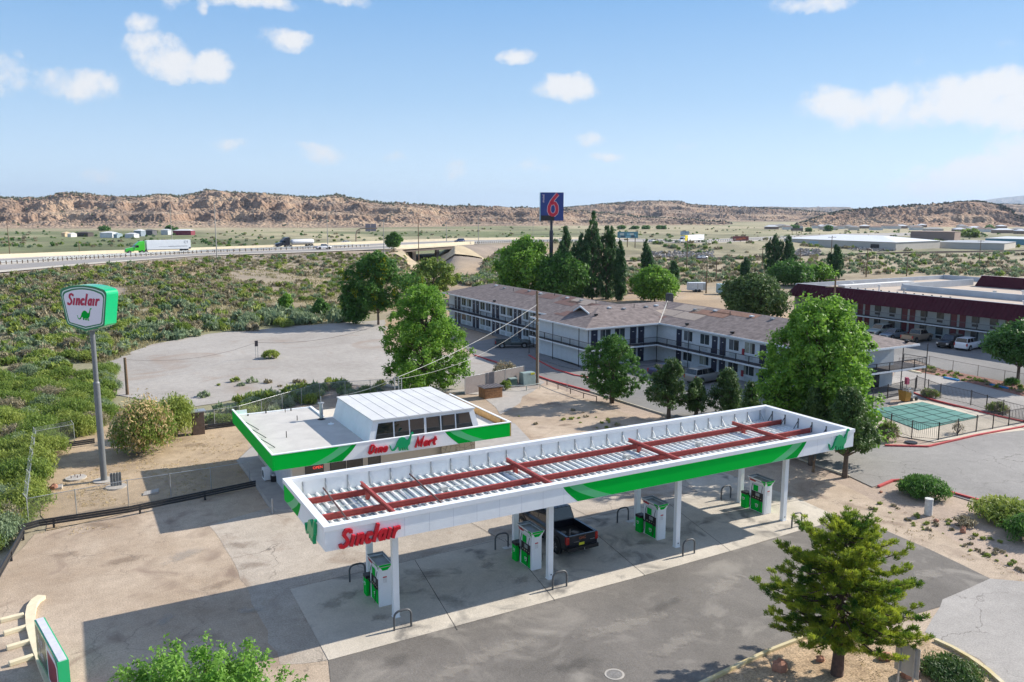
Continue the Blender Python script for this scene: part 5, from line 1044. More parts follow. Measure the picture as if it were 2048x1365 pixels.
m = MB(); m.hexa([(x-.9, y-.35, .15), (x-.1, y-.35, .15), (x-.1, y+.35, .15), (x-.9, y+.35, .15), (x-1.0, y-.45, 1.25), (x-.05, y-.45, .95), (x-.05, y+.45, .95), (x-1.0, y+.45, 1.25)]); m.build('hopper', mat('machine_orange', (.42, .20, .03), .6, var=.2), T)
m = MB(); m.box((x+.5, y, .4), (1.1, .5, .3)); m.cyl((x+.5, y, .5), .22, .55, 12); m.build('chassis', GALV, T)
for dx in (.15, .95):
    for dy in (-.32, .32): m = MB(); m.disc((x+dx, y+dy, .2), (0, 1, 0), .2, .1, 14); m.build('wheel', RUBBER, T)
m = MB(); m.tube([(x+.2, y, .6), (x+.1, y, 1.3), (x+.35, y, 1.35)], .03, 6); m.build('handle', WHITE, T)
c = G(1812, 790); T = thing('warning_post', 'pale post carrying a small pink and red box behind the orange machine', 'post', c); m = MB(); m.cyl((c[0], c[1], 0), .05, 1.1, 8); m.build('post', GALV, T); m = MB(); m.box((c[0], c[1], 1.45), (.4, .3, .6)); m.box((c[0]-.1, c[1]-.02, 1.8), (.3, .3, .2)); m.build('box', mat('pink_red', (.5, .10, .16), .5, var=.5, scale=3), T)
# ================================================================ vehicles
def paint(key, c, metal=.3): return mat(key, c, .28, metal=metal, var=0, coat=.6)
LAMPR = mat('tail_lamp_red', (.35, .01, .01), .2); LAMPW = mat('lamp_clear', (.6, .6, .58), .15, metal=.3); DGLASS = GLASS
def loft(mb, st, mi=0):
    """st: list of sections, each a list of points of equal length (closed loops)"""
    n = len(st[0]); vs = [p for s in st for p in s]; k = len(st)
    mb.add(vs, [(i*n+j, i*n+(j+1) % n, (i+1)*n+(j+1) % n, (i+1)*n+j) for i in range(k-1) for j in range(n)], mi, True)
    mb.add(st[0], [tuple(range(n))[::-1]], mi); mb.add(st[-1], [tuple(range(n))], mi)
def section(x, zb, zt, w, crown=.02):
    return [(x, -w*.90, zb), (x, -w, zb+.16), (x, -w*1.0, zb+(zt-zb)*.62), (x, -w*.95, zt-.03), (x, -w*.80, zt+crown*.5), (x, 0, zt+crown), (x, w*.80, zt+crown*.5), (x, w*.95, zt-.03), (x, w, zb+(zt-zb)*.62), (x, w, zb+.16), (x, w*.90, zb), (x, 0, zb)]
KINDS = dict(
 sedan=dict(L=4.7, w=.90, body=[(-2.35, .35, .75, .78), (-2.25, .25, .95, .86), (-1.6, .2, 1.0, .9), (0, .2, .96, .9), (1.0, .2, .93, .9), (1.9, .22, .82, .88), (2.25, .28, .7, .82), (2.35, .35, .6, .72)], gh=(-1.75, -1.05, .35, 1.15, .95, 1.44, .80, .62), ax=(-1.4, 1.4), r=.33, pil=(-.35,)),
 suv=dict(L=4.8, w=.95, body=[(-2.4, .4, .95, .84), (-2.32, .3, 1.12, .92), (-1.6, .26, 1.14, .95), (0, .25, 1.12, .95), (1.0, .25, 1.10, .95), (1.9, .27, 1.02, .92), (2.3, .32, .88, .86), (2.4, .4, .72, .78)], gh=(-2.32, -2.05, .25, 1.05, 1.1, 1.76, .86, .72), ax=(-1.45, 1.45), r=.37, pil=(-1.25, -.35)),
 pickup=dict(L=5.85, w=1.0, body=[(-.75, .42, 1.22, .97), (0, .42, 1.22, .98), (1.2, .42, 1.20, .98), (1.5, .42, 1.22, .98), (2.5, .44, 1.16, .97), (2.85, .48, 1.05, .93), (2.92, .5, .85, .88)], gh=(-.72, -.5, .95, 1.65, 1.18, 1.9, .90, .74), ax=(-1.9, 1.85), r=.42, pil=(.2,)),
 old_pickup=dict(L=5.2, w=.92, body=[(-.35, .4, 1.05, .90), (0, .4, 1.05, .91), (1.0, .4, 1.04, .91), (2.2, .42, .98, .9), (2.55, .46, .88, .86), (2.6, .5, .7, .82)], gh=(-.33, -.2, .55, 1.15, 1.02, 1.66, .83, .68), ax=(-1.65, 1.55), r=.36, pil=()),
)
def vehicle(name, label, cat, kind, loc, heading, col, group=None, detail=True, bedfill=False):
    K = KINDS[kind]; T = thing(name, label, cat, loc, group=group); w = K['w']; m = MB(); st = K['body']
    loft(m, [section(*s) for s in st]); bd = None
    pick = 'pickup' in kind; x0 = -K['L']/2; xc = st[0][0]
    bd = m.build('body', col, T, local=True)
    if pick:
        zt = st[0][2]; m = MB()
        m.b2(x0+.08, -w*.97, .45, xc, w*.97, .82)
        for s in (-1, 1): m.hexa([(x0+.05, s*w*.97 if s < 0 else w*.80, .5), (xc, s*w*.97 if s < 0 else w*.80, .5), (xc, -w*.80 if s < 0 else w*.97, .5), (x0+.05, -w*.80 if s < 0 else w*.97, .5), (x0+.05, -w*.95 if s < 0 else w*.82, zt), (xc, -w*.95 if s < 0 else w*.82, zt), (xc, -w*.82 if s < 0 else w*.95, zt), (x0+.05, -w*.82 if s < 0 else w*.95, zt)])
        m.build('bed', col, T, local=True); m = MB(); m.b2(x0+.1, -w*.79, .83, xc-.02, w*.79, .85); m.build('bed_liner', BLACK, T, local=True)
        m = MB(); m.hexa([(x0, -w*.80, .62), (x0+.07, -w*.80, .62), (x0+.07, w*.80, .62), (x0, w*.80, .62), (x0-.01, -w*.80, zt+.01), (x0+.08, -w*.80, zt+.01), (x0+.08, w*.80, zt+.01), (x0-.01, w*.80, zt+.01)]); tg = m.build('tailgate', col, T, local=True)
        m = MB(); m.b2(x0-.16, -w*.93, .42, x0+.06, w*.93, .62); m.build('rear_bumper', BLACK if kind == 'pickup' else CHROME, T, local=True)
    g = K['gh']; xb, xbt, xft, xf, zb, zt, wb, wt = g
    m = MB(); P = lambda x, ww, z: (x, ww, z)
    lo = [(xb, -wb, zb), (xf, -wb, zb), (xf, wb, zb), (xb, wb, zb)]; hi = [(xbt, -wt, zt), (xft, -wt, zt), (xft, wt, zt), (xbt, wt, zt)]
    m.hexa(lo+hi); m.add([(xbt+.05, -wt*.9, zt+.0), (xft-.05, -wt*.9, zt), (xft-.05, wt*.9, zt), (xbt+.05, wt*.9, zt), (xbt+.25, -wt*.6, zt+.04), (xft-.2, -wt*.6, zt+.04), (xft-.2, wt*.6, zt+.04), (xbt+.25, wt*.6, zt+.04)], [(0, 1, 5, 4), (1, 2, 6, 5), (2, 3, 7, 6), (3, 0, 4, 7), (4, 5, 6, 7)], 0, True)
    m.build('cabin', col, T, bevel=.03, local=True)
    def pane(a, b, c, d, n, nm='window'):
        q = MB(); P4 = [Vector(x) for x in (a, b, c, d)]; ce = sum(P4, Vector())/4; N_ = Vector(n)*.012
        q.add([ce+(p-ce)*.93+N_ for p in P4], [(0, 1, 2, 3)]); q.build(nm, DGLASS, T, local=True)
    lerp = lambda a, b, t: tuple(a[i]+(b[i]-a[i])*t for i in range(3))
    for s, (B0, B1, T0, T1) in ((-1, (lo[0], lo[1], hi[0], hi[1])), (1, (lo[3], lo[2], hi[3], hi[2]))):
        cuts = [xb]+list(K['pil'])+[xf]
        ts = [0]+[(c-xbt)/(xft-xbt) for c in K['pil']]+[1]; tb = [0]+[(c-xb)/(xf-xb) for c in K['pil']]+[1]
        for i in range(len(ts)-1):
            a = lerp(B0, B1, tb[i]); b = lerp(B0, B1, tb[i+1]); c = lerp(T0, T1, ts[i+1]); d = lerp(T0, T1, ts[i])
            a = lerp(a, d, .1); b = lerp(b, c, .1); pane(a, b, c, d, (0, s*1, .15))
    pane(lerp(lo[1], hi[1], .06), lerp(lo[2], hi[2], .06), hi[2], hi[1], (.6, 0, .5), 'windscreen'); pane(lerp(lo[0], hi[0], .12), lerp(lo[3], hi[3], .12), hi[3], hi[0], (-.7, 0, .3), 'rear_window')
    for ax in K['ax']:
        for s in (-1, 1):
            q = MB(); r = K['r']; q.disc((ax, s*(w-.06), r+.04), (0, 1, 0), r+.09, .135, 22); q.build('wheel_arch', BLACK, T, local=True)
            q = MB(); yy = s*(w-.09); q.tube([(ax, yy-s*.13, r), (ax, yy-s*.10, r), (ax, yy+s*.10, r), (ax, yy+s*.12, r)], [r*.9, r, r, r*.92], 22); wh = q.build('wheel', RUBBER, T, local=True)
            q = MB(); q.disc((ax, yy+s*.125, r), (0, 1, 0), r*.62, .01, 18)
            rim = q.build('rim', BLACK if kind == 'pickup' else mat('rim_grey', (.35, .35, .36), .4, metal=.6), wh, local=True)
            if detail and kind == 'pickup':
                q = MB()
                for i in range(6): a = i*PI/3; q.bar((ax+math.cos(a)*r*.12, yy+s*.14, r+math.sin(a)*r*.12), (ax+math.cos(a)*r*.58, yy+s*.14, r+math.sin(a)*r*.58), .02, .05)
                q.build('spokes', CHROME, wh, local=True)
    zl = st[0][2] if pick else st[1][2]
    for s in (-1, 1):
        q = MB(); q.b2(x0-.02, s*w*.97, zl-.42, x0+.14, s*w*.80, zl-.03); q.build('tail_lamp', LAMPR, T, local=True)
        q = MB(); xe = st[-1][0]; q.b2(xe-.22, s*w*.90, st[-2][2]-.26, xe+.005, s*w*.58, st[-2][2]-.06); q.build('head_lamp', LAMPW, T, local=True)
        q = MB(); q.b2(xf-.15, s*(w+.02), zb-.02, xf-.02, s*(w+.16), zb+.14); q.build('wing_mirror', col, T, local=True)
    q = MB(); xe = st[-1][0]; q.b2(xe-.05, -w*.5, .5, xe+.02, w*.5, st[-2][2]-.12); q.build('grille', BLACK if kind != 'old_pickup' else CHROME, T, local=True)
    T.rotation_euler = (0, 0, heading); return T
BLKP = paint('black_truck_paint', (.010, .013, .022), .4)
def hero_truck():
    a, b = np.array([13.95, 3.0]), np.array([16.35, 3.0]); x = 15.35
    T = vehicle('pickup_truck', 'black crew cab pickup parked nose away between two pumps under the canopy', 'pickup truck', 'pickup', (x, 3.0+2.98, .03), PI/2, BLKP); T.scale = (1.03, 1.09, 1.07)
    def part(mb, nm, m, p=T): return mb.build(nm, m, p, local=True)
    q = MB(); q.b2(-2.955, -.12, .66, -2.95, .20, .80); pl = part(q, 'number_plate', mat('plate_yellow', (.62, .60, .03), .4))
    te = text_mesh('GMC', .17, 'badge', mat('badge_dark_red', (.25, .06, .05), .4), T, (x, 2.98+.03-.0-2.945+2.93+.0-.0, 0), (1, 0, 0), (0, 0, 1), .01) if False else None
    cu = bpy.data.curves.new('badge', 'FONT'); cu.body = 'GMC'; cu.size = .19; cu.extrude = .006; cu.align_x = 'CENTER'; cu.offset = .006; t = bpy.data.objects.new('badge', cu); COL.objects.link(t)
    me = bpy.data.meshes.new_from_object(t.evaluated_get(bpy.context.evaluated_depsgraph_get())); COL.objects.unlink(t); bpy.data.objects.remove(t)
    me.materials.clear(); me.materials.append(mat('badge_bronze', (.30, .10, .06), .4, metal=.4))
    for v in me.vertices: v.co = Vector((-2.945-v.co[2], -v.co[0], .98+v.co[1]))
    o = bpy.data.objects.new('badge', me); COL.objects.link(o); o.parent = T
    for y, wd in ((.35, .35), (-.62, .3)): q = MB(); q.b2(-2.95, y-wd/2, .86, -2.94, y+wd/2, .885); part(q, 'trim_script', CHROME)
    q = MB(); q.b2(-3.2, -.04, .42, -2.9, .04, .48); q.tube([(-3.15, 0, .46), (-3.15, 0, .58)], [.025, .035], 8); part(q, 'tow_hitch', CHROME)
    q = MB()
    for i in range(5): y = -.5+i*.25; q.bar((-.45, y, 1.935), (.9, y, 1.935), .03, .015)
    part(q, 'roof_ribs', BLKP)
    q = MB(); q.bar((-1.3, -.3, .92), (-2.2, .3, 1.0), .08, .08); q.bar((-2.2, .3, .98), (-2.5, .1, .95), .06, .06); q.disc((-1.6, .35, .95), (0, 0, 1), .16, .12, 12); q.box((-1.9, -.25, .93), (.4, .3, .14), .4); tag(q.build('tool_pile', mat('dusty_metal', (.25, .23, .22), .6, var=.4), None), 'jumble of grey metal tools lying in the black pickup bed', 'tools')
    bpy.data.objects['tool_pile'].location = (x, 5.98, .03); bpy.data.objects['tool_pile'].rotation_euler = (0, 0, PI/2)
    q = MB(); q.b2(-.5, -1.03, .36, 1.2, -.92, .42); q.b2(-.5, .92, .36, 1.2, 1.03, .42); part(q, 'side_step', BLACK)
hero_truck()
vehicle('pickup_truck', 'old grey green single cab pickup parked side on at the motel rooms', 'pickup truck', 'old_pickup', (46.9, 68.2, 0.03), -.42, paint('grey_green_paint', (.08, .10, .10)))
vehicle('sedan', 'dark blue sedan half hidden by shrubs below the motel inner corner', 'car', 'sedan', (53.2, 41.6, .03), .1, paint('dark_blue_paint', (.012, .02, .09)))
vehicle('suv', 'silver grey SUV parked by the motel rooms behind the juniper shrubs', 'car', 'suv', (54.2, 36.2, .03), .12, paint('silver_grey_paint', (.25, .25, .24)))
vehicle('suv', 'black SUV facing the camera in front of the maroon motel', 'car', 'suv', (102.6, 38.2, .03), PI+.12, paint('black_suv_paint', (.012, .012, .014)))
vehicle('suv', 'white SUV parked beside the black SUV at the maroon motel', 'car', 'suv', (103.0, 35.7, .03), .12, paint('white_suv_paint', (.70, .71, .74), 0))
vehicle('pickup_truck', 'tan crew cab pickup in front of the maroon motel', 'pickup truck', 'pickup', (102.8, 43.6, .03), .1, paint('tan_truck_paint', (.33, .25, .18)))
vehicle('sedan', 'grey blue sedan between the tan pickup and the pale wagon at the maroon motel', 'car', 'sedan', (102.8, 47.6, .03), PI, paint('grey_blue_paint', (.18, .21, .25)))
vehicle('suv', 'pale green wagon parked leftmost of the row at the maroon motel', 'car', 'suv', (103.5, 50.6, .03), PI+.1, paint('pale_green_paint', (.33, .37, .34)))
vehicle('sedan', 'white car showing only its nose past the big tree at the maroon motel', 'car', 'sedan', (103.6, 56.4, .03), 0.0, paint('white_car_paint', (.7, .7, .7), 0))
def on_fw(px, py, z): return G(px, py, z)
def semi(label, cat, nose, rear, cabcol, kind, name='semi_truck'):
    A = np.array(nose); B = np.array(rear); d = (A-B)[:2]; L = np.linalg.norm(d); h = math.atan2(d[1], d[0])
    T = thing(name, label, cat, ((A[0]+B[0])/2, (A[1]+B[1])/2, (A[2]+B[2])/2)); f = L/2
    def part(mb, nm, m, bev=0, p=T): return mb.build(nm, m, p, bevel=bev, local=True)
    q = MB(); q.hexa([(f-5.9, -1.2, .9), (f-2.6, -1.2, .9), (f-2.6, 1.2, .9), (f-5.9, 1.2, .9), (f-5.9, -1.2, 3.6), (f-3.2, -1.15, 2.75), (f-3.2, 1.15, 2.75), (f-5.9, 1.2, 3.6)])
    q.hexa([(f-5.9, -1.15, 3.0), (f-3.0, -1.15, 2.7), (f-3.0, 1.15, 2.7), (f-5.9, 1.15, 3.0), (f-5.9, -1.1, 3.95), (f-4.4, -1.0, 3.85), (f-4.4, 1.0, 3.85), (f-5.9, 1.1, 3.95)]); part(q, 'cab', cabcol, .08)
    q = MB(); q.hexa([(f-2.7, -1.1, .7), (f-.1, -.95, .6), (f-.1, .95, .6), (f-2.7, 1.1, .7), (f-2.7, -1.05, 2.1), (f-.3, -.8, 1.6), (f-.3, .8, 1.6), (f-2.7, 1.05, 2.1)]); part(q, 'bonnet', cabcol, .1)
    q = MB(); q.add([(f-2.62, -1.0, 2.12), (f-2.62, 1.0, 2.12), (f-3.12, .95, 2.78), (f-3.12, -.95, 2.78)], [(0, 1, 2, 3)]); part(q, 'windscreen', GLASS)
    for s in (-1, 1):
        q = MB(); q.add([(f-3.1, s*1.215, 1.9), (f-4.1, s*1.215, 1.9), (f-4.1, s*1.205, 2.65), (f-3.35, s*1.205, 2.65)], [(0, 1, 2, 3) if s > 0 else (3, 2, 1, 0)]); part(q, 'window', GLASS)
    q = MB(); q.b2(f-.12, -.6, .7, f-.02, .6, 1.55); part(q, 'grille', CHROME); q = MB(); q.b2(f-.3, -1.15, .35, f+.0, 1.15, .65); part(q, 'bumper', CHROME)
    q = MB(); q.b2(-f+.3, -.5, .95, f-1.5, .5, 1.15); part(q, 'chassis', BLACK)
    q = MB(); q.b2(f-5.8, -1.2, .45, f-4.4, -.8, 1.0); q.b2(f-5.8, .8, .45, f-4.4, 1.2, 1.0); part(q, 'fuel_tank', CHROME if kind == 'tank' else cabcol, .1)
    if kind == 'box':
        q = MB(); q.b2(-f, -1.28, 1.15, f-6.5, 1.28, 4.1); b = part(q, 'trailer', WHITE, .03)
        q = MB(); q.b2(-f+1, 1.285, 2.0, -f+7, 1.29, 2.14); q.b2(-f+7, 1.285, 2.05, -f+10, 1.29, 2.1); q.b2(-f+.0, 1.285, 1.2, -f+.6, 1.29, 1.7); part(q, 'grey_stripe', mat('stripe_grey', (.08, .09, .12), .5), 0, b)
    elif kind == 'tank':
        q = MB(); n = 16; st = []
        for x, k in ((-f, .55), (-f+.2, .85), (-f+.6, 1), (f-7.5, 1), (f-7.1, .85), (f-6.9, .55)): st.append([(x, 1.12*k*math.cos(2*PI*i/n), 2.15+.92*k*math.sin(2*PI*i/n)) for i in range(n)])
        loft(q, st); part(q, 'tank', mat('tank_white', (.72, .72, .72), .3)); q = MB(); q.b2(-f+2, -.3, 3.04, f-8, .3, 3.14); part(q, 'catwalk', GALV)
    for ax in ((f-1.3, 1), (f-5.0, 2), (f-6.2, 2), (-f+1.2, 2), (-f+2.5, 2)):
        for s in (-1, 1): q = MB(); q.disc((ax[0], s*1.03, .52), (0, 1, 0), .52, .36, 16); w = part(q, 'wheel', RUBBER); q = MB(); q.disc((ax[0], s*1.215, .52), (0, 1, 0), .28, .01, 12); part(q, 'rim', CHROME, 0, w)
    T.rotation_euler = (0, 0, h); return T
T = semi('bright green semi truck with a plain white box trailer on the interstate', 'semi truck', G(249, 508, 6.2), G(380, 504.5, 6.2), paint('lime_green_paint', (.07, .62, .03), 0), 'box')
cu_ = None
def side_text(T, body, size, x, y, z, m):
    cu = bpy.data.curves.new('trailer_lettering', 'FONT'); cu.body = body; cu.size = size; cu.extrude = .005; cu.align_x = 'CENTER'; t = bpy.data.objects.new('t', cu); COL.objects.link(t)
    me = bpy.data.meshes.new_from_object(t.evaluated_get(bpy.context.evaluated_depsgraph_get())); COL.objects.unlink(t); bpy.data.objects.remove(t)
    me.materials.clear(); me.materials.append(m)
    for v in me.vertices: v.co = Vector((x-v.co[0], y+.008+v.co[2], z+v.co[1]))
    o = bpy.data.objects.new('trailer_lettering', me); COL.objects.link(o); o.parent = T
side_text(T, 'CT', 1.1, -T.children[0].data.vertices[0].co[0]*0-8.6, 1.285, 3.0, mat('stripe_grey', (.08, .09, .12)))
semi('dark tanker truck with a rounded white tank on the interstate', 'tanker truck', G(549, 496.5, 6.1), G(627, 494, 6.1), paint('dark_cab_paint', (.015, .015, .025)), 'tank')
T = semi('distant white cabbed truck with a yellow nosed white trailer on the interstate', 'semi truck', G(1358, 487, 3.1), G(1404, 484, 3.2), paint('white_cab_paint', (.65, .65, .65), 0), 'box')
q = MB(); q.b2(6.0, -1.3, 1.2, 9.0, 1.3, 4.12); q.build('yellow_panel', mat('truck_yellow', (.75, .60, .02), .5), T, local=True)
def fwcar(kind, label, px, py, z, col, name, cat, dirpx=30):
    a = G(px-dirpx, py+dirpx*.03, z); b = G(px+dirpx, py-dirpx*.03, z); d = a-b
    vehicle(name, label, cat, kind, G(px, py, z), math.atan2(d[1], d[0]), col, detail=False)
fwcar('pickup', 'white pickup truck following the tanker on the interstate', 647, 499, 6.05, paint('white_suv_paint', (1, 1, 1)), 'pickup_truck', 'pickup truck', -30)
fwcar('sedan', 'white car partly behind the far interstate barrier near the overhead sign', 691, 488.5, 6.05, MATS['white_car_paint'], 'sedan', 'car')
fwcar('suv', 'dark blue car crossing the interstate overpass', 919, 485.5, 6.05, paint('blue_car_paint', (.01, .025, .10)), 'suv', 'car')
fwcar('sedan', 'small distant white car on the interstate right of the big billboard', 1305, 484.5, 3.6, MATS['white_car_paint'], 'sedan', 'car')
fwcar('sedan', 'white car parked alone by the railway beyond the motel sign', 1405, 518, 0.1, MATS['white_car_paint'], 'sedan', 'car')
# cargo trailers behind the motel
def cargo(px0, px1, py, h, label, col):
    A, B = G(px0, py), G(px1, py); d = (B-A)[:2]; L = np.linalg.norm(d); T = thing('cargo_trailer', label, 'trailer', ((A[0]+B[0])/2, (A[1]+B[1])/2, 0), group=None)
    q = MB(); q.b2(-L/2, -1.1, .45, L/2, 1.1, h); b = q.build('box_body', col, T, bevel=.05, local=True)
    q = MB(); q.b2(-L*.02, -1.115, .55, L*.02, -1.11, h-.1); q.b2(L/2-.9, -1.115, .6, L/2-.2, -1.11, h-.3); q.build('side_door', GALV, b, local=True)
    for x in (-.45, .45):
        for s in (-1, 1): q = MB(); q.disc((x, s*1.12, .36), (0, 1, 0), .36, .2, 14); q.build('wheel', RUBBER, T, local=True)
    T.rotation_euler = (0, 0, math.atan2(d[1], d[0]))
cargo(1375, 1411, 584, 2.3, 'white enclosed cargo trailer on the dirt behind the motel', mat('trailer_white', (.6, .63, .66), .5)); cargo(1434, 1462, 590, 2.6, 'pale blue cargo trailer partly behind the round tree', mat('trailer_blue', (.30, .45, .50), .5))
# ================================================================ trees and shrubs
def leaf_mat(key, c, c2, trans=.35, scale=.9):
    m = bpy.data.materials.new(key); m.use_nodes = True; nt = m.node_tree; N = nt.nodes.new; L = nt.links.new; b = nt.nodes['Principled BSDF']; out = nt.nodes['Material Output']
    b.inputs['Roughness'].default_value = .55; b.inputs['Specular IOR Level'].default_value = .3
    tc = N('ShaderNodeTexCoord'); n = N('ShaderNodeTexNoise'); n.inputs['Scale'].default_value = scale; n.inputs['Detail'].default_value = 4; L(tc.outputs['Object'], n.inputs['Vector'])
    mr = N('ShaderNodeMapRange'); mr.inputs[1].default_value = .35; mr.inputs[2].default_value = .65; L(n.outputs['Fac'], mr.inputs[0])
    mx = N('ShaderNodeMix'); mx.data_type = 'RGBA'; L(mr.outputs[0], mx.inputs[0]); mx.inputs[6].default_value = tuple(c)+(1,); mx.inputs[7].default_value = tuple(c2)+(1,)
    L(mx.outputs[2], b.inputs['Base Color']); t = N('ShaderNodeBsdfTranslucent'); L(mx.outputs[2], t.inputs[0]); ms = N('ShaderNodeMixShader'); ms.inputs[0].default_value = trans
    L(b.outputs[0], ms.inputs[1]); L(t.outputs[0], ms.inputs[2]); L(ms.outputs[0], out.inputs[0]); MATS[key] = m; return m
LF_ELM = leaf_mat('elm_leaf', (.09, .22, .03), (.26, .45, .06), .45, 1.6); LF_DK = leaf_mat('dark_leaf', (.05, .14, .028), (.13, .27, .05), .42, 1.6); LF_PINE = leaf_mat('pine_needle', (.05, .14, .02), (.44, .50, .05), .4, 1.1)
LF_JUN = leaf_mat('juniper_needle', (.045, .10, .03), (.11, .18, .045), .3, 1.4); LF_POP = leaf_mat('poplar_leaf', (.035, .10, .035), (.08, .17, .055), .35); LF_MAP = leaf_mat('bright_leaf', (.14, .32, .035), (.26, .46, .09), .45, 1.8)
LF_YEL = leaf_mat('yellow_leaf', (.24, .32, .01), (.42, .40, .02)); LF_SAGE = leaf_mat('sage_leaf', (.17, .21, .10), (.27, .30, .13), .3, .5); LF_GRN = leaf_mat('shrub_green', (.14, .23, .04), (.27, .35, .07), .4, .7)
LF_SILV = leaf_mat('silver_sage', (.17, .25, .14), (.30, .36, .20), .3, .5); LF_DRY = leaf_mat('dry_brush', (.25, .22, .14), (.38, .33, .21), .25, .5); LF_YG = leaf_mat('rabbitbrush', (.22, .30, .055), (.37, .42, .10), .4, .6); LF_PAMP = leaf_mat('feathery_flower', (.52, .37, .16), (.68, .52, .28), .3, 1)
BARK = mat('bark', (.11, .08, .06), .9, var=.35, scale=5, bump=.5); BARKP = mat('pine_bark', (.085, .055, .045), .95, var=.4, scale=5, bump=.8)
def leaves(C, Rr, per, size, rng, flat=.35, elong=1.0, up=None):
    """C (n,3) clump centres, Rr (n,3) clump radii -> leaf quads scattered near each clump's surface"""
    n = len(C); k = per; d = rng.normal(size=(n, k, 3)); d /= np.linalg.norm(d, axis=-1, keepdims=True)
    rr = rng.random((n, k, 1))**.55*(1+.35*rng.random((n, k, 1))**6); P = C[:, None]+d*rr*Rr[:, None]; P = P.reshape(-1, 3); m = len(P)
    nrm = d.reshape(-1, 3)*.6+rng.normal(size=(m, 3))*.55+np.array([0, 0, flat]); nrm /= np.linalg.norm(nrm, axis=1, keepdims=True)
    t = rng.normal(size=(m, 3)); 
    if up is not None: t = t*.5+np.array(up)
    t -= nrm*(t*nrm).sum(1, keepdims=True); t /= np.linalg.norm(t, axis=1, keepdims=True); b = np.cross(nrm, t)
    s = size*(.6+.8*rng.random((m, 1))); t = t*s*elong; b = b*s*.55/elong**.5
    V = np.stack([P-t, P+b-t*.1, P+t, P-b-t*.1], 1).reshape(-1, 3); return V, np.arange(m*4).reshape(-1, 4)
def crown_clumps(h0, h1, rad_, n, rng, prof, lob=.25, fill=.5):
    """clump centres through a crown between heights h0 and h1; prof(t) gives relative radius"""
    out = []; ph = rng.random(6)*6.28; tries = 0
    while len(out) < n and tries < n*20:
        tries += 1; t = rng.random(); a = rng.random()*6.283; R = rad_*prof(t)*(1+lob*math.sin(2*a+ph[0])*math.sin(3.1*t+ph[1])+lob*.8*math.sin(3*a+ph[2]+4*t)+lob*.5*math.sin(5*a+ph[3]-7*t))
        if rng.random() > prof(t)+.15: continue
        q = fill+(1-fill)*rng.random()**.5; out.append((R*q*math.cos(a), R*q*math.sin(a), h0+(h1-h0)*t))
    return np.array(out)
def tree(px, py, ytop, wpx, label, leafm=LF_ELM, name='tree', n=260, per=60, leaf=.16, clump=.75, prof=None, base=.22, trunk_r=.22, group=None, lob=.22, fill=.45, loc=None, H=None, W=None, seed=None, up=None, elong=1., flat=.35, barkm=None, stems=1, cat='tree', extra=None, trunk_seen=.0, spires=0):
    if loc is None:
        g = G(px, py); loc = (g[0], g[1], hxy(g[0], g[1]) if 0 else 0.)
        zs = np.linspace(0, 30, 601); H = zs[int(np.argmin([abs(Pj((g[0], g[1], z))[1]-ytop) for z in zs]))]; W = wpx/FPX*toSD(g[0], g[1])[1]
    rng = np.random.default_rng(seed if seed is not None else int(px*13+ytop)); R = W/2
    prof = prof or (lambda t: max(0.05, math.sin(PI*min(1, (t*.92+.10)))**.62))
    T = thing(name, label, cat, loc, group=group); C = crown_clumps(H*base+clump*.5, H-clump*.6, R-clump*.45, n, rng, prof, lob, fill)
    if spires:
        C = []; Rz = 1.9
        for k_ in range(spires):
            a = rng.random()*6.28; q = R*.75*math.sqrt((k_+.3)/spires); hs = H*(1-.34*(k_/max(1, spires-1))*rng.uniform(.6, 1)) if k_ else H; cx, cy = q*math.cos(a)*(k_ > 0), q*math.sin(a)*(k_ > 0)
            for j in range(n//spires): t = rng.random()**.8; w_ = R*.62*min(1, (1-t)*2.6+.10)*min(1, .4+t*4); b_ = rng.random()*6.28; C.append((cx*(.5+.5*t)+w_*math.cos(b_)*rng.random()**.5, cy*(.5+.5*t)+w_*math.sin(b_)*rng.random()**.5, H*base+(hs-H*base-.5)*t))
        C = np.array(C)
    Rr = np.ones((len(C), 3))*clump*(.45+.85*rng.random((len(C), 1)))*np.array([1, 1, .85 if not spires else 1.9]); V, F = leaves(C, Rr, per, leaf, rng, flat, elong, up)
    o = fast_mesh('crown', V, F, leafm); o.parent = T
    if extra is not None:
        sel = C[rng.random(len(C)) < extra[1]]; V, F = leaves(sel, np.ones((len(sel), 3))*clump*.8, per, leaf, rng, flat); o2 = fast_mesh(extra[2], V, F, extra[0]); o2.parent = T
    m = MB(); Ht = H*.82
    for s in range(stems):
        ox = 0 if stems == 1 else rng.uniform(-.3, .3); lean = rng.uniform(-.04, .04)*H
        m.tube([(ox, 0, -.1), (ox*1.2+lean*.2, 0, H*.2), (ox*2+lean*.6, lean*.3, H*.5), (ox*2+lean, lean*.5, Ht)], [trunk_r, trunk_r*.75, trunk_r*.45, .04], 10)
    m.build('trunk', barkm or BARK, T, local=True); m = MB()
    for i in range(min(len(C), 60)):
        c = C[int(rng.integers(len(C)))]; z0 = max(H*base*.6, min(c[2]*.62, H*.7)); m.tube([(0, 0, z0), (c[0]*.4, c[1]*.4, z0+(c[2]-z0)*.35), tuple(c)], [trunk_r*.34, trunk_r*.2, .02], 6)
    m.build('limbs', barkm or BARK, T, local=True); return T
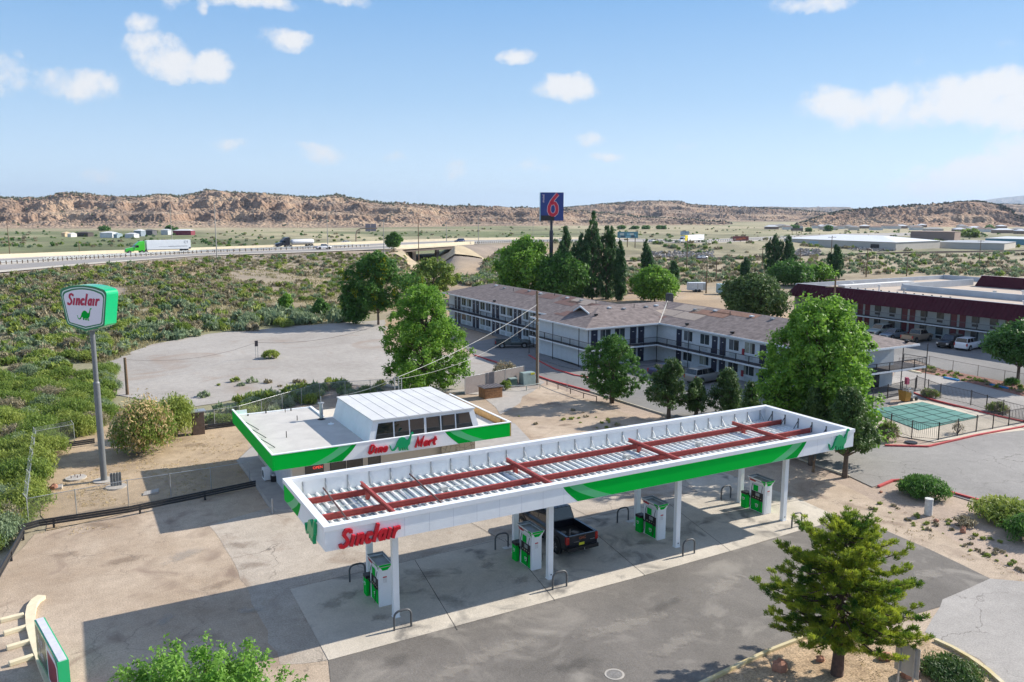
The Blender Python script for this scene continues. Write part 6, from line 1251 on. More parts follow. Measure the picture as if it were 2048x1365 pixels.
# the two big light green elms, the round one and the rest, from left to right
tree(850, 782, 568, 182, 'large leafy green tree behind the shop roof, left of the utility pole', n=760, per=58, leaf=.135, clump=.62, base=.04, lob=.34, fill=.12, trunk_r=.3, stems=3, prof=lambda t: float(np.interp(t, [0, .12, .4, .62, .8, .92, 1], [.72, .9, 1, .93, .72, .5, .25])))
tree(1631, 905, 592, 226, 'biggest bright green tree, in front of the motel right end', n=950, per=60, leaf=.14, clump=.66, base=.08, lob=.24, fill=.1, prof=lambda t: float(np.interp(t, [0, .1, .35, .6, .8, .92, 1], [.72, .92, 1, .98, .84, .62, .35])), trunk_r=.35, stems=3)
tree(1225, 806, 664, 116, 'small dark leafy tree on the kerb before the white motel end wall', LF_DK, n=420, per=64, leaf=.10, clump=.38, base=.08, lob=.28, fill=.15, stems=2, trunk_r=.14)
tree(757, 650, 500, 118, 'green tree with a visible trunk at the far edge of the gravel yard', LF_DK, n=380, per=60, leaf=.2, clump=.85, base=.2, lob=.45, fill=.2, extra=(LF_YEL, .10, 'yellow_leaves'))
tree(712, 648, 560, 62, 'dark shrubby tree left of the tree with yellow leaves', LF_DK, n=110, per=60, leaf=.24, clump=.9, base=.05)
tree(868, 592, 512, 96, 'round green tree on the slope below the overpass', n=150, per=60, leaf=.28, clump=1.2, base=.05, leafm=LF_GRN)
tree(1052, 600, 470, 130, 'broad green tree behind the motel left of the blue sign', n=300, per=70, leaf=.32, clump=1.5, base=.05, lob=.2)
tree(1122, 605, 500, 110, 'green tree directly under the blue motel sign', n=240, per=70, leaf=.32, clump=1.4, base=.05, leafm=LF_DK)
popl = lambda t: max(.12, math.sin(PI*min(1, t*.86+.10))**.7)
PK = dict(spires=6, leafm=LF_POP, name='poplar_tree', n=260, per=46, leaf=.2, clump=.42, base=.04, lob=.3, fill=.2, prof=popl, up=(0, 0, 1.6), elong=1.5, flat=0, group='poplar trees behind the motel')
for px, py, yt, w, lab in ((1130, 600, 452, 42, 'dark narrow poplar left of the tallest poplar group'), (1184, 602, 420, 62, 'tallest dark poplar right of the blue motel sign'), (1212, 600, 442, 50, 'second tall poplar, right half of the tallest pair'), (1160, 604, 462, 46, 'shorter poplar on the left shoulder of the tallest pair'),
    (1238, 602, 480, 26, 'thin poplar standing free right of the tallest pair'), (1291, 562, 478, 28, 'single poplar behind the round light green tree'), (1345, 575, 520, 24, 'short dark poplar on the right of the round light green tree'), (1546, 545, 466, 40, 'left poplar of the pair before the white warehouse'), (1574, 545, 468, 36, 'right poplar of the pair before the white warehouse'), (1668, 562, 488, 30, 'thin greyish poplar behind the maroon motel left corner'), (1490, 560, 515, 18, 'small dark poplar left of the warehouse poplars')):
    tree(px, py, yt, w, lab, **PK)
tree(1309, 606, 530, 100, 'round light green tree behind the motel roof', n=260, per=70, leaf=.26, clump=1.1, base=.08, lob=.12, fill=.3)
tree(1505, 645, 543, 135, 'olive green tree between the two motels', n=340, per=70, leaf=.24, clump=1.1, base=.08, leafm=leaf_mat('olive_leaf', (.07, .13, .035), (.13, .20, .06)))
tree(1582, 570, 520, 90, 'dark round tree left of the maroon motel roof', LF_DK, n=180, per=70, leaf=.34, clump=1.5, base=.05, lob=.1)
tree(1640, 568, 525, 60, 'pale green bushy tree beside the thin greyish poplar', n=100, per=60, leaf=.32, clump=1.3, base=.05)
tree(2036, 768, 640, 125, 'green tree cut by the right edge beside the white SUV', leafm=leaf_mat('mid_leaf', (.06, .15, .035), (.10, .22, .05)), n=280, per=70, leaf=.17, clump=.75, base=.32, lob=.2, trunk_r=.16, stems=2)
tree(788, 505, 466, 34, 'small dark tree standing at the left end of the overpass', LF_DK, loc=tuple(G(788, 504, 5.2)), H=7.2, W=6.3, n=90, per=60, leaf=.3, clump=1.1, base=.2)
tree(573, 628, 585, 32, 'bright green sapling at the foot of the embankment', LF_ELM, n=60, per=60, leaf=.2, clump=.7, base=.03, cat='tree', name='sapling'); tree(641, 635, 595, 34, 'dark sapling right of the bright green one', LF_DK, n=60, per=60, leaf=.2, clump=.7, base=.03, name='sapling')
JP = dict(leafm=LF_JUN, name='juniper_tree', per=70, leaf=.10, clump=.42, lob=.4, fill=.25, prof=lambda t: max(.12, 1.0-t*.82 if t > .15 else .6+t*2.6), up=(0, 0, .8), elong=1.3)
tree(1337, 838, 712, 108, 'open juniper beside the motel drive, left of its row', n=190, base=.22, **JP); tree(1455, 830, 735, 80, 'juniper in the middle of the row behind the canopy', n=150, base=.1, **JP); tree(1392, 834, 755, 66, 'low juniper between the two taller ones behind the canopy', n=110, base=.15, **JP)
tree(1545, 905, 765, 110, 'juniper behind the canopy back edge at its right half', n=220, base=.1, **JP); tree(1621, 930, 770, 66, 'juniper with a bare trunk just right of the canopy columns', n=150, base=.38, **JP)
tree(1689, 955, 772, 145, 'dark juniper with open crown at the right end of the canopy', n=330, base=.32, **JP); tree(1498, 880, 760, 60, 'small juniper below the silver SUV', n=90, base=.05, **JP)
def pine():
    b = (18.1, -12.1, .03); T = thing('pine_tree', 'tall spreading pine with sunlit yellow green needles on the gravel island', 'tree', b); rng = np.random.default_rng(11); H = 7.1; C = []; A = []; m = MB()
    for i in range(125):
        t = i/125; z = 1.75+t**1.05*4.9+rng.uniform(-.15, .15); a = i*2.399+rng.uniform(-.5, .5); L = (3.95*math.sqrt(1-t**1.5)+.2)*(.55+.47*rng.random()); L *= min(1, .80+t*1.8)
        dz = .12*L+rng.uniform(-.15, .2)+t*.4; P = []; drop = -.13*L
        for q in (0, .3, .6, .85, 1): P.append((L*q*math.cos(a), L*q*math.sin(a), z+drop*math.sin(PI*q*.8)+dz*q**2))
        m.tube(P, [.055*(1-t)+.02, .04*(1-t)+.015, .025, .018, .01], 5)
        k = int(4+L*4.4)
        for j in range(k):
            q = .22+.78*(j+rng.random())/k; q = min(q, 1); x = L*q; sp = (1-q)*.30*L+.12; off = rng.uniform(-sp, sp); zz = z+drop*math.sin(PI*q*.8)+dz*q**2+rng.uniform(-.03, .15); ca, sa = math.cos(a), math.sin(a)
            C.append((x*ca-off*sa, x*sa+off*ca, zz)); A.append((ca*.5-sa*off*.4, sa*.5+ca*off*.4, .75))
    for i in range(14): C.append((rng.uniform(-.2, .2), rng.uniform(-.2, .2), H-.9+i*.06)); A.append((0, 0, 1))
    C = np.array(C); A = np.array(A); per = 70; n = len(C); d = rng.normal(size=(n, per, 3)); d /= np.linalg.norm(d, axis=-1, keepdims=True)
    P = (C[:, None]+d*rng.random((n, per, 1))**.6*np.array([.17, .17, .12])).reshape(-1, 3); k = len(P)
    t = d.reshape(-1, 3)*.65+np.repeat(A, per, 0)*1.0+rng.normal(size=(k, 3))*.35; t /= np.linalg.norm(t, axis=1, keepdims=True); r = rng.normal(size=(k, 3)); bb = np.cross(t, r); bb /= np.linalg.norm(bb, axis=1, keepdims=True)
    s = .075*(.7+.6*rng.random((k, 1))); t = t*s; bb = bb*s*.22; V = np.stack([P-t, P+bb, P+t, P-bb], 1).reshape(-1, 3); o = fast_mesh('needles', V, np.arange(k*4).reshape(-1, 4), LF_PINE); o.parent = T
    m.build('branches', BARKP, T, local=True); m = MB(); m.tube([(0, 0, -.1), (.05, 0, 1.2), (-.05, .05, 3), (.02, 0, 5), (0, 0, H-.3)], [.27, .22, .16, .08, .03], 12); m.build('trunk', BARKP, T, local=True)
pine()
def near_tree():
    """crown top of the tree below the camera"""
    rng = np.random.default_rng(21); c = G(430, 1640, 0); c = np.array([CAM[0]+0, 0, 0]); g = G(380, 1330, 6.2); T = thing('tree', 'bright leafy treetop reaching in from the bottom left edge', 'tree', (g[0], g[1], 0)); H = 6.6; C = []; m = MB()
    m.tube([(0, 0, -.1), (0, 0, 1.6), (.1, 0, 3.0)], [.2, .16, .11], 10); m.build('trunk', BARK, T, local=True); m = MB()
    for i in range(70):
        a = rng.uniform(0, 6.28); r = 4.3*math.sqrt(rng.random()); z = 6.35-.16*r*r*(.8+.4*rng.random())+rng.uniform(-.5, .3); P = [(0, 0, 2.4+rng.random()*.6), (r*.45*math.cos(a), r*.45*math.sin(a), 3.9), (r*.8*math.cos(a), r*.8*math.sin(a), z-.7), (r*math.cos(a), r*math.sin(a), z)]
        m.tube(P, [.06, .035, .02, .008], 5); P = [np.array(p) for p in P]
        for q in rng.random(15): C.append((P[2]*(1-q)+P[3]*q if q < .6 else P[1]*(1-q)+P[2]*q)+rng.normal(size=3)*.16)
        C.append(P[3])
    m.build('limbs', mat('pale_twig', (.25, .22, .17), .9), T, local=True); C = np.array(C); V, F = leaves(C, np.ones((len(C), 3))*.24, 30, .062, rng, .5, 1.2); o = fast_mesh('crown', V, F, LF_MAP); o.parent = T
near_tree()
# ---- shrubs
def shrub_mesh(rng, leafm, r=1., h=.8, n=22, per=34, leaf=.10, up=(0, 0, 1.2), elong=1.5):
    C = []
    for i in range(n): a = rng.random()*6.28; q = math.sqrt(rng.random())*.78; C.append((r*q*math.cos(a), r*q*math.sin(a), h*(.18+.62*(1-q*q)*rng.uniform(.6, 1.1))))
    C = np.array(C); V, F = leaves(C, np.ones((n, 3))*np.array([.30*r, .30*r, .30*h]), per, leaf, rng, .1, elong, up); return V, F
def shrub(px, py, r, h, label, leafm, name='shrub', n=60, per=60, leaf=.07, group=None, seed=None, extra=None, z=0, cat='shrub', **kw):
    g = G(px, py, z); rng = np.random.default_rng(seed or int(px+py*3)); V, F = shrub_mesh(rng, leafm, r, h, n, per, leaf, **kw); T = thing(name, label, cat, (g[0], g[1], z), group=group)
    o = fast_mesh('foliage', V, F, leafm); o.parent = T
    if extra: V, F = shrub_mesh(rng, extra[0], r*1.02, h*1.08, int(n*extra[1]), per, leaf); o = fast_mesh(extra[2], V, F, extra[0]); o.parent = T
    m = MB()
    for i in range(7): a = i*.9; m.tube([(0, 0, -.05), (r*.5*math.cos(a), r*.5*math.sin(a), h*.55)], [.035, .01], 5)
    m.build('stem', BARK, T, local=True); return T
shrub(290, 905, 2.6, 4.2, 'big shrub covered in feathery tan blossoms right of the sign pole', LF_GRN, n=190, per=70, leaf=.10, extra=(LF_PAMP, .5, 'blossoms')); shrub(352, 872, 2.1, 3.5, 'tall yellow green feathery shrub behind the blossoming one', LF_YG, n=150, per=70, leaf=.10)
shrub(1848, 992, 1.75, 1.35, 'dense dark green mounded bush at the driveway corner', LF_DK, n=150, per=70, leaf=.075, name='mound_bush'); shrub(1775, 880, 1.0, 1.5, 'olive dry shrub at the left corner of the pool fence', LF_DRY, n=50, leaf=.08, extra=(LF_GRN, .4, 'green_leaves'))
shrub(2015, 1040, 2.2, 1.3, 'wide yellow green brush at the right edge of the dirt', LF_YG, n=110, leaf=.09); shrub(2055, 1080, 1.6, 1.4, 'dark green bush low at the right edge', LF_DK, n=90, leaf=.08); shrub(1915, 868, .7, 1.2, 'bare twiggy bush in front of the pool fence', LF_DRY, n=14, per=30, leaf=.05)
shrub(1860, 795, 1.0, .9, 'olive bush beside the orange machine behind the pool', LF_DRY, n=40, extra=(LF_GRN, .5, 'green_leaves')); shrub(1995, 825, 1.1, .95, 'olive bush outside the pool fence near the right edge', LF_DRY, n=40, extra=(LF_GRN, .5, 'green_leaves')); shrub(1905, 1350, 1.4, .5, 'low spreading green juniper mat behind the yellow kerb', LF_JUN, n=80, leaf=.06, z=.03)
shrub(1010, 755, 1.5, 2.0, 'pale dry brush behind the screened fence panel', LF_DRY, n=40, per=50, leaf=.09); shrub(1012, 780, .7, 1.1, 'small green bush between boarded bin and utility boxes', LF_GRN, n=30); shrub(541, 717, 1.25, 1.1, 'round yellow green bush alone in the gravel yard', LF_YG, n=50, leaf=.1); shrub(1930, 1050, .8, .5, 'dry brush tangle around the small reddish boulder', LF_DRY, n=24, per=40, leaf=.06); shrub(2025, 770, .9, .8, 'small dark bush at the trunk of the right edge tree', LF_DK, n=24)
# populations of desert shrubs: the ones showing largest stand as separate objects, the rest as ground cover
def population():
    rng = np.random.default_rng(5); pts = []
    def inside(x, y, P):
        ins = False; j = len(P)-1
        for i in range(len(P)):
            if (P[i][1] > y) != (P[j][1] > y) and x < (P[j][0]-P[i][0])*(y-P[i][1])/(P[j][1]-P[i][1])+P[i][0]: ins = not ins
            j = i
        return ins
    dist = np.concatenate([np.arange(30, 460, 1.5), 460*1.012**np.arange(160)])
    def band(n, poly, rr, kinds, clus=0):
        xs = [p[0] for p in poly]; ys = [p[1] for p in poly]; Q = []
        while len(Q) < n:
            x = rng.uniform(min(xs), max(xs)); y = rng.uniform(min(ys), max(ys))
            if inside(x, y, poly): Q.append((x, y))
        Q = np.array(Q); v = (Q[:, :1]-1024)*CR+(682.5-Q[:, 1:])*CU+FPX*CF; f = v[:, 0]*FH[0]+v[:, 1]*FH[1]; v = v/f[:, None]
        R = CAM+v[:, None]*dist[None, :, None]; h = height(R[..., 0], R[..., 1]); hit = R[..., 2] <= h; k = hit.argmax(1); ok = hit.any(1)
        for i in range(n):
            if not ok[i] or k[i] == 0: continue
            p = R[i, k[i]]; q = R[i, k[i]-1]; a = q[2]-h[i, k[i]-1]; b_ = h[i, k[i]]-p[2]; t = a/(a+b_+1e-9); g = q+(p-q)*t
            if clus and fbm(np.array([g[0]*.06]), np.array([g[1]*.06]), 3)[0] < clus: continue
            pts.append((g[0], g[1], g[2], rng.uniform(*rr), kinds[int(rng.integers(len(kinds)))], toSD(g[0], g[1])[1]))
    # thick green growth at lower left, the slope, the yard edges, the ground beyond
    band(230, [(-40, 720), (90, 700), (150, 740), (215, 740), (235, 800), (215, 850), (110, 900), (70, 960), (45, 1050), (-60, 1130)], (.9, 1.7), 'ggyysdg')
    band(30, [(-40, 760), (60, 780), (180, 780), (215, 850), (110, 900), (60, 1000), (-20, 1120)], (1.5, 2.3), 'gyg')
    band(300, [(0, 640), (220, 600), (440, 610), (700, 640), (640, 655), (430, 665), (300, 690), (215, 725), (0, 730)], (.9, 1.7), 'gssyd')
    band(2600, [(0, 552), (200, 532), (400, 518), (640, 508), (800, 503), (860, 545), (830, 600), (700, 640), (440, 610), (220, 600), (0, 640)], (.3, 1.15), 'gysdydsdgd', clus=.38)
    band(70, [(440, 815), (560, 790), (700, 770), (770, 775), (770, 790), (640, 800), (480, 848), (400, 850)], (.7, 1.2), 'ssyg')
    band(50, [(470, 640), (640, 622), (800, 625), (690, 645), (560, 652), (480, 652)], (1.0, 1.9), 'ss')
    band(16, [(400, 765), (760, 762), (770, 780), (560, 790), (400, 800)], (.3, .75), 'yds')
    band(420, [(940, 560), (1000, 500), (1080, 490), (1060, 560), (980, 590), (900, 560)], (.8, 1.8), 'gsd')
    band(900, [(1200, 600), (1200, 520), (1560, 512), (2048, 508), (2048, 555), (1700, 548), (1560, 560), (1380, 570)], (.7, 1.8), 'gssdd')
    band(60, [(1690, 1000), (1790, 1010), (1960, 1060), (2048, 1110), (2048, 1150), (1900, 1090)], (.08, .25), 'dy')
    band(30, [(1000, 830), (1150, 820), (1300, 860), (1400, 890), (1100, 860)], (.12, .3), 'yd')
    band(70, [(1800, 735), (1860, 737), (2008, 766), (2048, 775), (2048, 790), (1900, 757)], (.2, .45), 'dg')
    band(1500, [(-50, 500), (-50, 465), (700, 462), (1100, 455), (1600, 455), (2048, 470), (2048, 500), (1600, 508), (1150, 515), (1100, 480), (700, 482), (400, 498)], (.8, 2.0), 'gsdk', clus=.5)
    mats = dict(g=LF_GRN, s=LF_SILV, y=LF_YG, d=LF_DRY, k=LF_DK); nm = dict(g='green desert shrub', s='silvery sagebrush', y='yellow green rabbitbrush', d='grey brown dry shrub', k='dark shrub')
    protos = {}; lab = dict(g='green leafy desert shrub among its neighbours on the rough ground', s='silvery green sagebrush clump on the rough ground', y='yellow green rabbitbrush on the rough ground', d='grey brown half dry shrub on the rough ground', k='dark green shrub far out on the plain')
    vers = {}; fine = {k: [shrub_mesh(rng, mats[k], 1., 1.0, 55, 80, .04) for _ in range(2)] for k in mats}; fp = {}
    for k in mats: vers[k] = [shrub_mesh(rng, mats[k], 1., 1.0, 30, 44, .085) for _ in range(3)]
    low = {k: [shrub_mesh(rng, mats[k], 1., .95, 9, 12, .24) for _ in range(3)] for k in mats}
    pts.sort(key=lambda p: -p[3]/p[5]); near, rest = pts[:290], pts[290:]
    for p in near:
        k = p[4]; i = int(rng.integers(3))
        if p[5]/p[3] < 62:
            i = 10+int(rng.integers(2)); vers.setdefault(k, []); 
            if (k, i) not in protos: protos[(k, i)] = fast_mesh(nm[k].replace(' ', '_'), fine[k][i-10][0], fine[k][i-10][1], mats[k]); o = protos[(k, i)]
            else: o = protos[(k, i)].copy(); COL.objects.link(o)
            o.location = (p[0], p[1], p[2]-.08); s = p[3]; o.scale = (s, s, s*rng.uniform(.75, 1.15)); o.rotation_euler = (0, 0, rng.uniform(0, 6.28)); tag(o, lab[k], 'shrub', nm[k]+'s scattered over the open ground'); continue
        if (k, i) not in protos:
            V, F = vers[k][i]; o = fast_mesh(nm[k].replace(' ', '_'), V, F, mats[k]); protos[(k, i)] = o
        else: o = protos[(k, i)].copy(); COL.objects.link(o)
        o.location = (p[0], p[1], p[2]-.08); s = p[3]; o.scale = (s, s, s*rng.uniform(.75, 1.15)); o.rotation_euler = (0, 0, rng.uniform(0, 6.28)); tag(o, lab[k], 'shrub', nm[k]+'s scattered over the open ground')
    for k in mats:
        VV, FF, off = [], [], 0
        for p in rest:
            if p[4] != k: continue
            V, F = low[k][int(rng.integers(3))]; a = rng.uniform(0, 6.28); c, s = math.cos(a), math.sin(a); V = V@np.array([[c, s, 0], [-s, c, 0], [0, 0, 1]]); VV.append(V*p[3]+np.array([p[0], p[1], p[2]-.05])); FF.append(F+off); off += len(V)
        if VV: o = fast_mesh('ground_cover', np.concatenate(VV), np.concatenate(FF), mats[k]); tag(o, 'low %ss covering the slopes and the plain as a mass' % nm[k], 'ground cover', kind='stuff')
    # grass on the bank below the interstate
    gp = len(pts); band(9000, [(0, 550), (200, 530), (400, 516), (640, 507), (830, 510), (860, 560), (800, 620), (640, 645), (430, 660), (300, 690), (215, 725), (0, 730)], (1, 1), 'g', clus=.30); Q = np.array([p[:3] for p in pts[gp:]]); V, F = leaves(Q, np.ones((len(Q), 3))*np.array([.9, .9, .18]), 8, .22, rng, .1, 2.0, (0, 0, 1.5)); o = fast_mesh('bank_grass', V, F, leaf_mat('bank_grass_blade', (.25, .23, .11), (.40, .35, .19), .3, .1)); tag(o, 'dry olive and tan grass covering the bank below the interstate', 'grass', kind='stuff')
    # straw and dry grass tufts
    V = []; rngp = []
    for (poly, n) in (([(220, 900), (430, 870), (480, 880), (500, 960), (260, 1010), (110, 1030), (90, 960)], 2200), ([(0, 730), (60, 740), (110, 790), (0, 800)], 500), ([(1700, 985), (1900, 1040), (2048, 1110), (2048, 1165), (1750, 1050)], 500), ([(590, 650), (700, 640), (700, 648), (600, 658)], 700), ([(70, 1060), (300, 1020), (290, 1040), (100, 1085)], 200), ([(1400, 1380), (1560, 1300), (1850, 1270), (1990, 1370)], 500)):
        c = 0; xs = [p[0] for p in poly]; ys = [p[1] for p in poly]
        while c < n:
            x = rng.uniform(min(xs), max(xs)); y = rng.uniform(min(ys), max(ys)); ins = False; j = len(poly)-1
            for i in range(len(poly)):
                if (poly[i][1] > y) != (poly[j][1] > y) and x < (poly[j][0]-poly[i][0])*(y-poly[i][1])/(poly[j][1]-poly[i][1])+poly[i][0]: ins = not ins
                j = i
            c += 1
            if ins: g = G(x, y); rngp.append((g[0], g[1], 0))
    Pn = np.array(rngp); Pn = Pn[fbm(Pn[:, 0]*.35, Pn[:, 1]*.35, 3) > .50]; V, F = leaves(Pn, np.ones((len(Pn), 3))*np.array([.22, .22, .07]), 12, .034, rng, .4, 2.4, (0, 0, .4)); o = fast_mesh('dry_grass', V, F, mat('straw', (.50, .38, .19), .9, var=.2, scale=2)); tag(o, 'thin dry straw coloured grass scattered over the bare ground', 'grass', kind='stuff')
population()
# ================================================================ hills, interstate furniture, the far plain
def rock_mat(key, bumpd=1.2):
    m = bpy.data.materials.new(key); m.use_nodes = True; nt = m.node_tree; N = nt.nodes.new; L = nt.links.new; b = nt.nodes['Principled BSDF']; b.inputs['Roughness'].default_value = .95; b.inputs['Specular IOR Level'].default_value = .1
    P = N('ShaderNodeNewGeometry').outputs['Position']; a = N('ShaderNodeAttribute'); a.attribute_name = 'tint'
    n = N('ShaderNodeTexNoise'); n.inputs['Scale'].default_value = .12; n.inputs['Detail'].default_value = 7; n.inputs['Roughness'].default_value = .7; L(P, n.inputs['Vector'])
    mr = N('ShaderNodeMapRange'); L(n.outputs['Fac'], mr.inputs[0]); mr.inputs[1].default_value = .32; mr.inputs[2].default_value = .68; mr.inputs[3].default_value = .5; mr.inputs[4].default_value = 1.35
    v = N('ShaderNodeVectorMath'); v.operation = 'SCALE'; L(a.outputs['Color'], v.inputs[0]); L(mr.outputs[0], v.inputs['Scale']); L(v.outputs[0], b.inputs['Base Color'])
    vo = N('ShaderNodeTexVoronoi'); vo.inputs['Scale'].default_value = .22; L(P, vo.inputs['Vector']); bp = N('ShaderNodeBump'); bp.inputs['Strength'].default_value = .9; bp.inputs['Distance'].default_value = bumpd*2; L(vo.outputs['Distance'], bp.inputs['Height']); bp.invert = True; L(bp.outputs[0], b.inputs['Normal']); return m
ROCKM = rock_mat('sandstone_slope')
def hill(sky, foot, depth, step=1.2, rows=200, rough=1.25, tint=None, dark=.35, seed=0, terr=1.0, shrubs=0, name='hills'):
    xs = np.arange(sky[0][0], sky[-1][0]+.1, step); ys = np.interp(xs, [p[0] for p in sky], [p[1] for p in sky]); yf = np.interp(xs, [p[0] for p in foot], [p[1] for p in foot])
    tv = np.concatenate([np.linspace(0, 1, rows), np.linspace(1.06, 1.8, 10)]); Tt, XI = np.meshgrid(tv, np.arange(len(xs)), indexing='ij')
    px = xs[XI]; d0 = CAM[2]*FPX/(yf-426.5); d0 = d0[XI]; dp = np.interp(xs, [p[0] for p in depth], [p[1] for p in depth])[XI]; d1 = d0+dp
    D = d0+dp*Tt; tanx = (px-1024)/FPX; Sx = tanx*D; X = CAM[0]+Sx*RH[0]+D*FH[0]; Y = CAM[1]+Sx*RH[1]+D*FH[1]
    zc = CAM[2]+d1*(426.5-ys[XI])/FPX
    Lg = 1/(dp.mean()*.22); w = fbm(X*Lg+seed, Y*Lg*1.0+seed*2.1, 5); w2 = fbm(X*Lg*3.1+seed*3, Y*Lg*3.1, 5); ridge = np.abs(fbm(X*Lg*1.6+9, Y*Lg*1.6+seed, 5)*2-1)
    u = np.clip(Tt**1.25+(w-.5)*.5*np.sin(PI*np.clip(Tt, 0, 1)), 0, 1)                       # uneven slope
    spur = fbm(px*.012+seed, px*0+seed*1.7, 3); spur2 = fbm(X*Lg*2.2+seed, Y*Lg*2.2, 4); uu = np.clip(Tt+(spur-.5)*.5*np.sin(PI*np.clip(Tt, 0, 1))+(spur2-.5)*.40*np.sin(PI*np.clip(Tt, 0, 1)), 0, 1)
    k = 2.6+w2*.6; st = np.floor(u*k+w2*.45)/k; fr = (u*k+w2*.45)-np.floor(u*k+w2*.45); cl = (np.clip((fr-.35)/.22, 0, 1)*.75+fr*.25)
    p = u*(1-.55*terr)+terr*.55*np.clip(st-.15+cl/k, 0, 1.05)
    p = np.interp(uu, [0, .14, .30, .345, .50, .60, .65, .80, .86, 1], [0, .05, .17, .36, .43, .52, .74, .82, .96, 1]); cliff = np.clip(np.gradient(p, axis=0)/np.maximum(np.gradient(Tt, axis=0), 1e-4)/3.5, 0, 1)
    p = np.where(Tt > 1, 1-(Tt-1)*.7, p); env = np.sin(PI*np.clip(Tt, 0, 1))**.6
    p = p*(1-.30*ridge**.8*env); z = zc*p
    fine = np.abs(fbm(X*.035+seed, Y*.035, 5)*2-1); boul = np.maximum(fbm(X*.16, Y*.16, 3), .42)
    rk = np.clip((fbm(X*.008+seed*5, Y*.008, 4)-.42)*7, 0, 1)*np.clip((Tt-.12)*5, 0, 1); rk = .12+.88*np.maximum(rk, cliff*.8)
    z = z+(fine-.35)*8*rough*rk*np.clip(Tt*6, 0, 1)*np.clip((1.02-Tt)*9, .12, 1)+(boul-.5)*8*rough*rk*np.clip(Tt*6, 0, 1)*np.clip((1.02-Tt)*9, .1, 1)
    z = np.where(Tt <= 0.001, -1.5, z)
    gz = np.gradient(z, axis=0); steep = np.clip(gz/(dp/rows*.9+1e-6), 0, 1)
    tan = np.array(tint or (.37, .28, .205)); rock = np.array((.27, .19, .14)); drk = np.array((.11, .09, .08)); pal = np.array((.46, .345, .235)); grn = np.array((.16, .17, .095))
    n1 = fbm(X*.012+4, Y*.012+seed, 5)[..., None]; n2 = fbm(X*.05+8, Y*.05, 4)[..., None]; s3 = steep[..., None]
    rk3 = rk[..., None]; col = (tan*1.08)*(1-rk3*.75)+rock*rk3*.75; c3 = cliff[..., None]; col = col*(1-c3*.6)+np.array((.31, .205, .145))*c3*.6; col = col*(1-np.clip((n1-.52)*5, 0, 1)*dark*1.4)+drk*np.clip((n1-.52)*5, 0, 1)*dark*1.4
    col = col*(1-np.clip((.44-n1)*6, 0, 1)*.5)+pal*np.clip((.44-n1)*6, 0, 1)*.5; top = np.clip((Tt-.9)*8, 0, 1)[..., None]*np.clip((n2-.40)*6, 0, 1); col = col*(1-top*.6)+grn*top*.6
    nr, nc = X.shape; idx = np.arange(nr*nc).reshape(nr, nc); F = np.stack([idx[:-1, :-1], idx[:-1, 1:], idx[1:, 1:], idx[1:, :-1]], -1).reshape(-1, 4)
    struct(fast_mesh(name, np.stack([X, Y, z], -1).reshape(-1, 3), F, ROCKM, cols=np.concatenate([col.reshape(-1, 3), np.ones((nr*nc, 1))], 1)))
    if shrubs:
        rng = np.random.default_rng(seed+9); r0 = int(rows*.86); ri = np.where(rng.random(shrubs) < .9, rng.integers(r0, rows, shrubs), rng.integers(8, rows, shrubs)); ci = rng.integers(0, nc, shrubs); P = np.stack([X[ri, ci], Y[ri, ci], z[ri, ci]], 1)
        s = rng.uniform(.9, 2.3, (shrubs, 1))*(1+d1.mean()/6000); base = np.array([(1, 0, .3), (-.5, .87, .3), (-.5, -.87, .3), (0, 0, 1.1), (0, 0, -.4)]); V = (P[:, None]+base[None]*s[:, None]+np.array([0, 0, .5])).reshape(-1, 3)
        fo = np.array([(0, 1, 3), (1, 2, 3), (2, 0, 3), (1, 0, 4), (2, 1, 4), (0, 2, 4)]); F = (np.arange(shrubs)[:, None, None]*5+fo[None]).reshape(-1, 3)
        tag(fast_mesh('hill_scrub', V, F, mat('hill_juniper', (.045, .055, .03), .9, var=.3, scale=.05)), 'dark juniper scrub dotted over the hill tops', 'scrub', kind='stuff')
hill([(-420, 408), (-200, 396), (0, 396), (60, 398), (105, 396), (140, 387), (175, 388), (215, 393), (250, 395), (300, 394), (328, 390), (365, 395), (400, 389), (420, 382.5), (500, 387), (600, 394), (640, 396), (680, 390), (702, 396), (760, 405), (860, 411), (1000, 415), (1100, 418), (1180, 424), (1260, 432), (1400, 441), (1460, 447)],
     [(-420, 458), (200, 458), (420, 456), (700, 456), (1000, 452), (1460, 450)], [(-420, 500), (420, 480), (800, 520), (1200, 500), (1460, 300)], seed=3, shrubs=2400)
hill([(1000, 424), (1100, 418), (1150, 414), (1210, 408), (1250, 405), (1300, 402), (1358, 403), (1368, 408), (1420, 412), (1500, 415), (1560, 417), (1640, 424), (1700, 432)], [(1000, 444), (1700, 443)], [(1000, 900), (1700, 800)], seed=8, rows=80, rough=1.6, dark=.6, shrubs=1500, step=1.5)
hill([(1585, 450), (1640, 430), (1680, 421), (1730, 417), (1790, 412), (1860, 408), (1900, 404), (1935, 402.5), (1960, 405), (1990, 411), (2012, 420), (2032, 436), (2060, 447)], [(1585, 453), (2060, 453)], [(1585, 120), (1700, 420), (1980, 420), (2060, 60)], seed=14, rows=90, tint=(.40, .25, .17), dark=.5, shrubs=900, step=1.4)
hill([(1880, 420), (1935, 407), (2048, 409), (2150, 402), (2400, 410)], [(1880, 440), (2400, 440)], [(1880, 700), (2400, 900)], seed=20, rows=50, rough=2, dark=.8, shrubs=500, step=2.5)
hill([(1330, 424), (1400, 414), (1460, 415), (1530, 413.5), (1600, 415), (1650, 414), (1686, 414), (1700, 417.5), (1800, 418), (2000, 416)], [(1330, 433), (2000, 433)], [(1330, 2500), (2000, 2500)], seed=26, rows=40, rough=4, dark=.9, step=2.5, shrubs=0, tint=(.10, .11, .095))
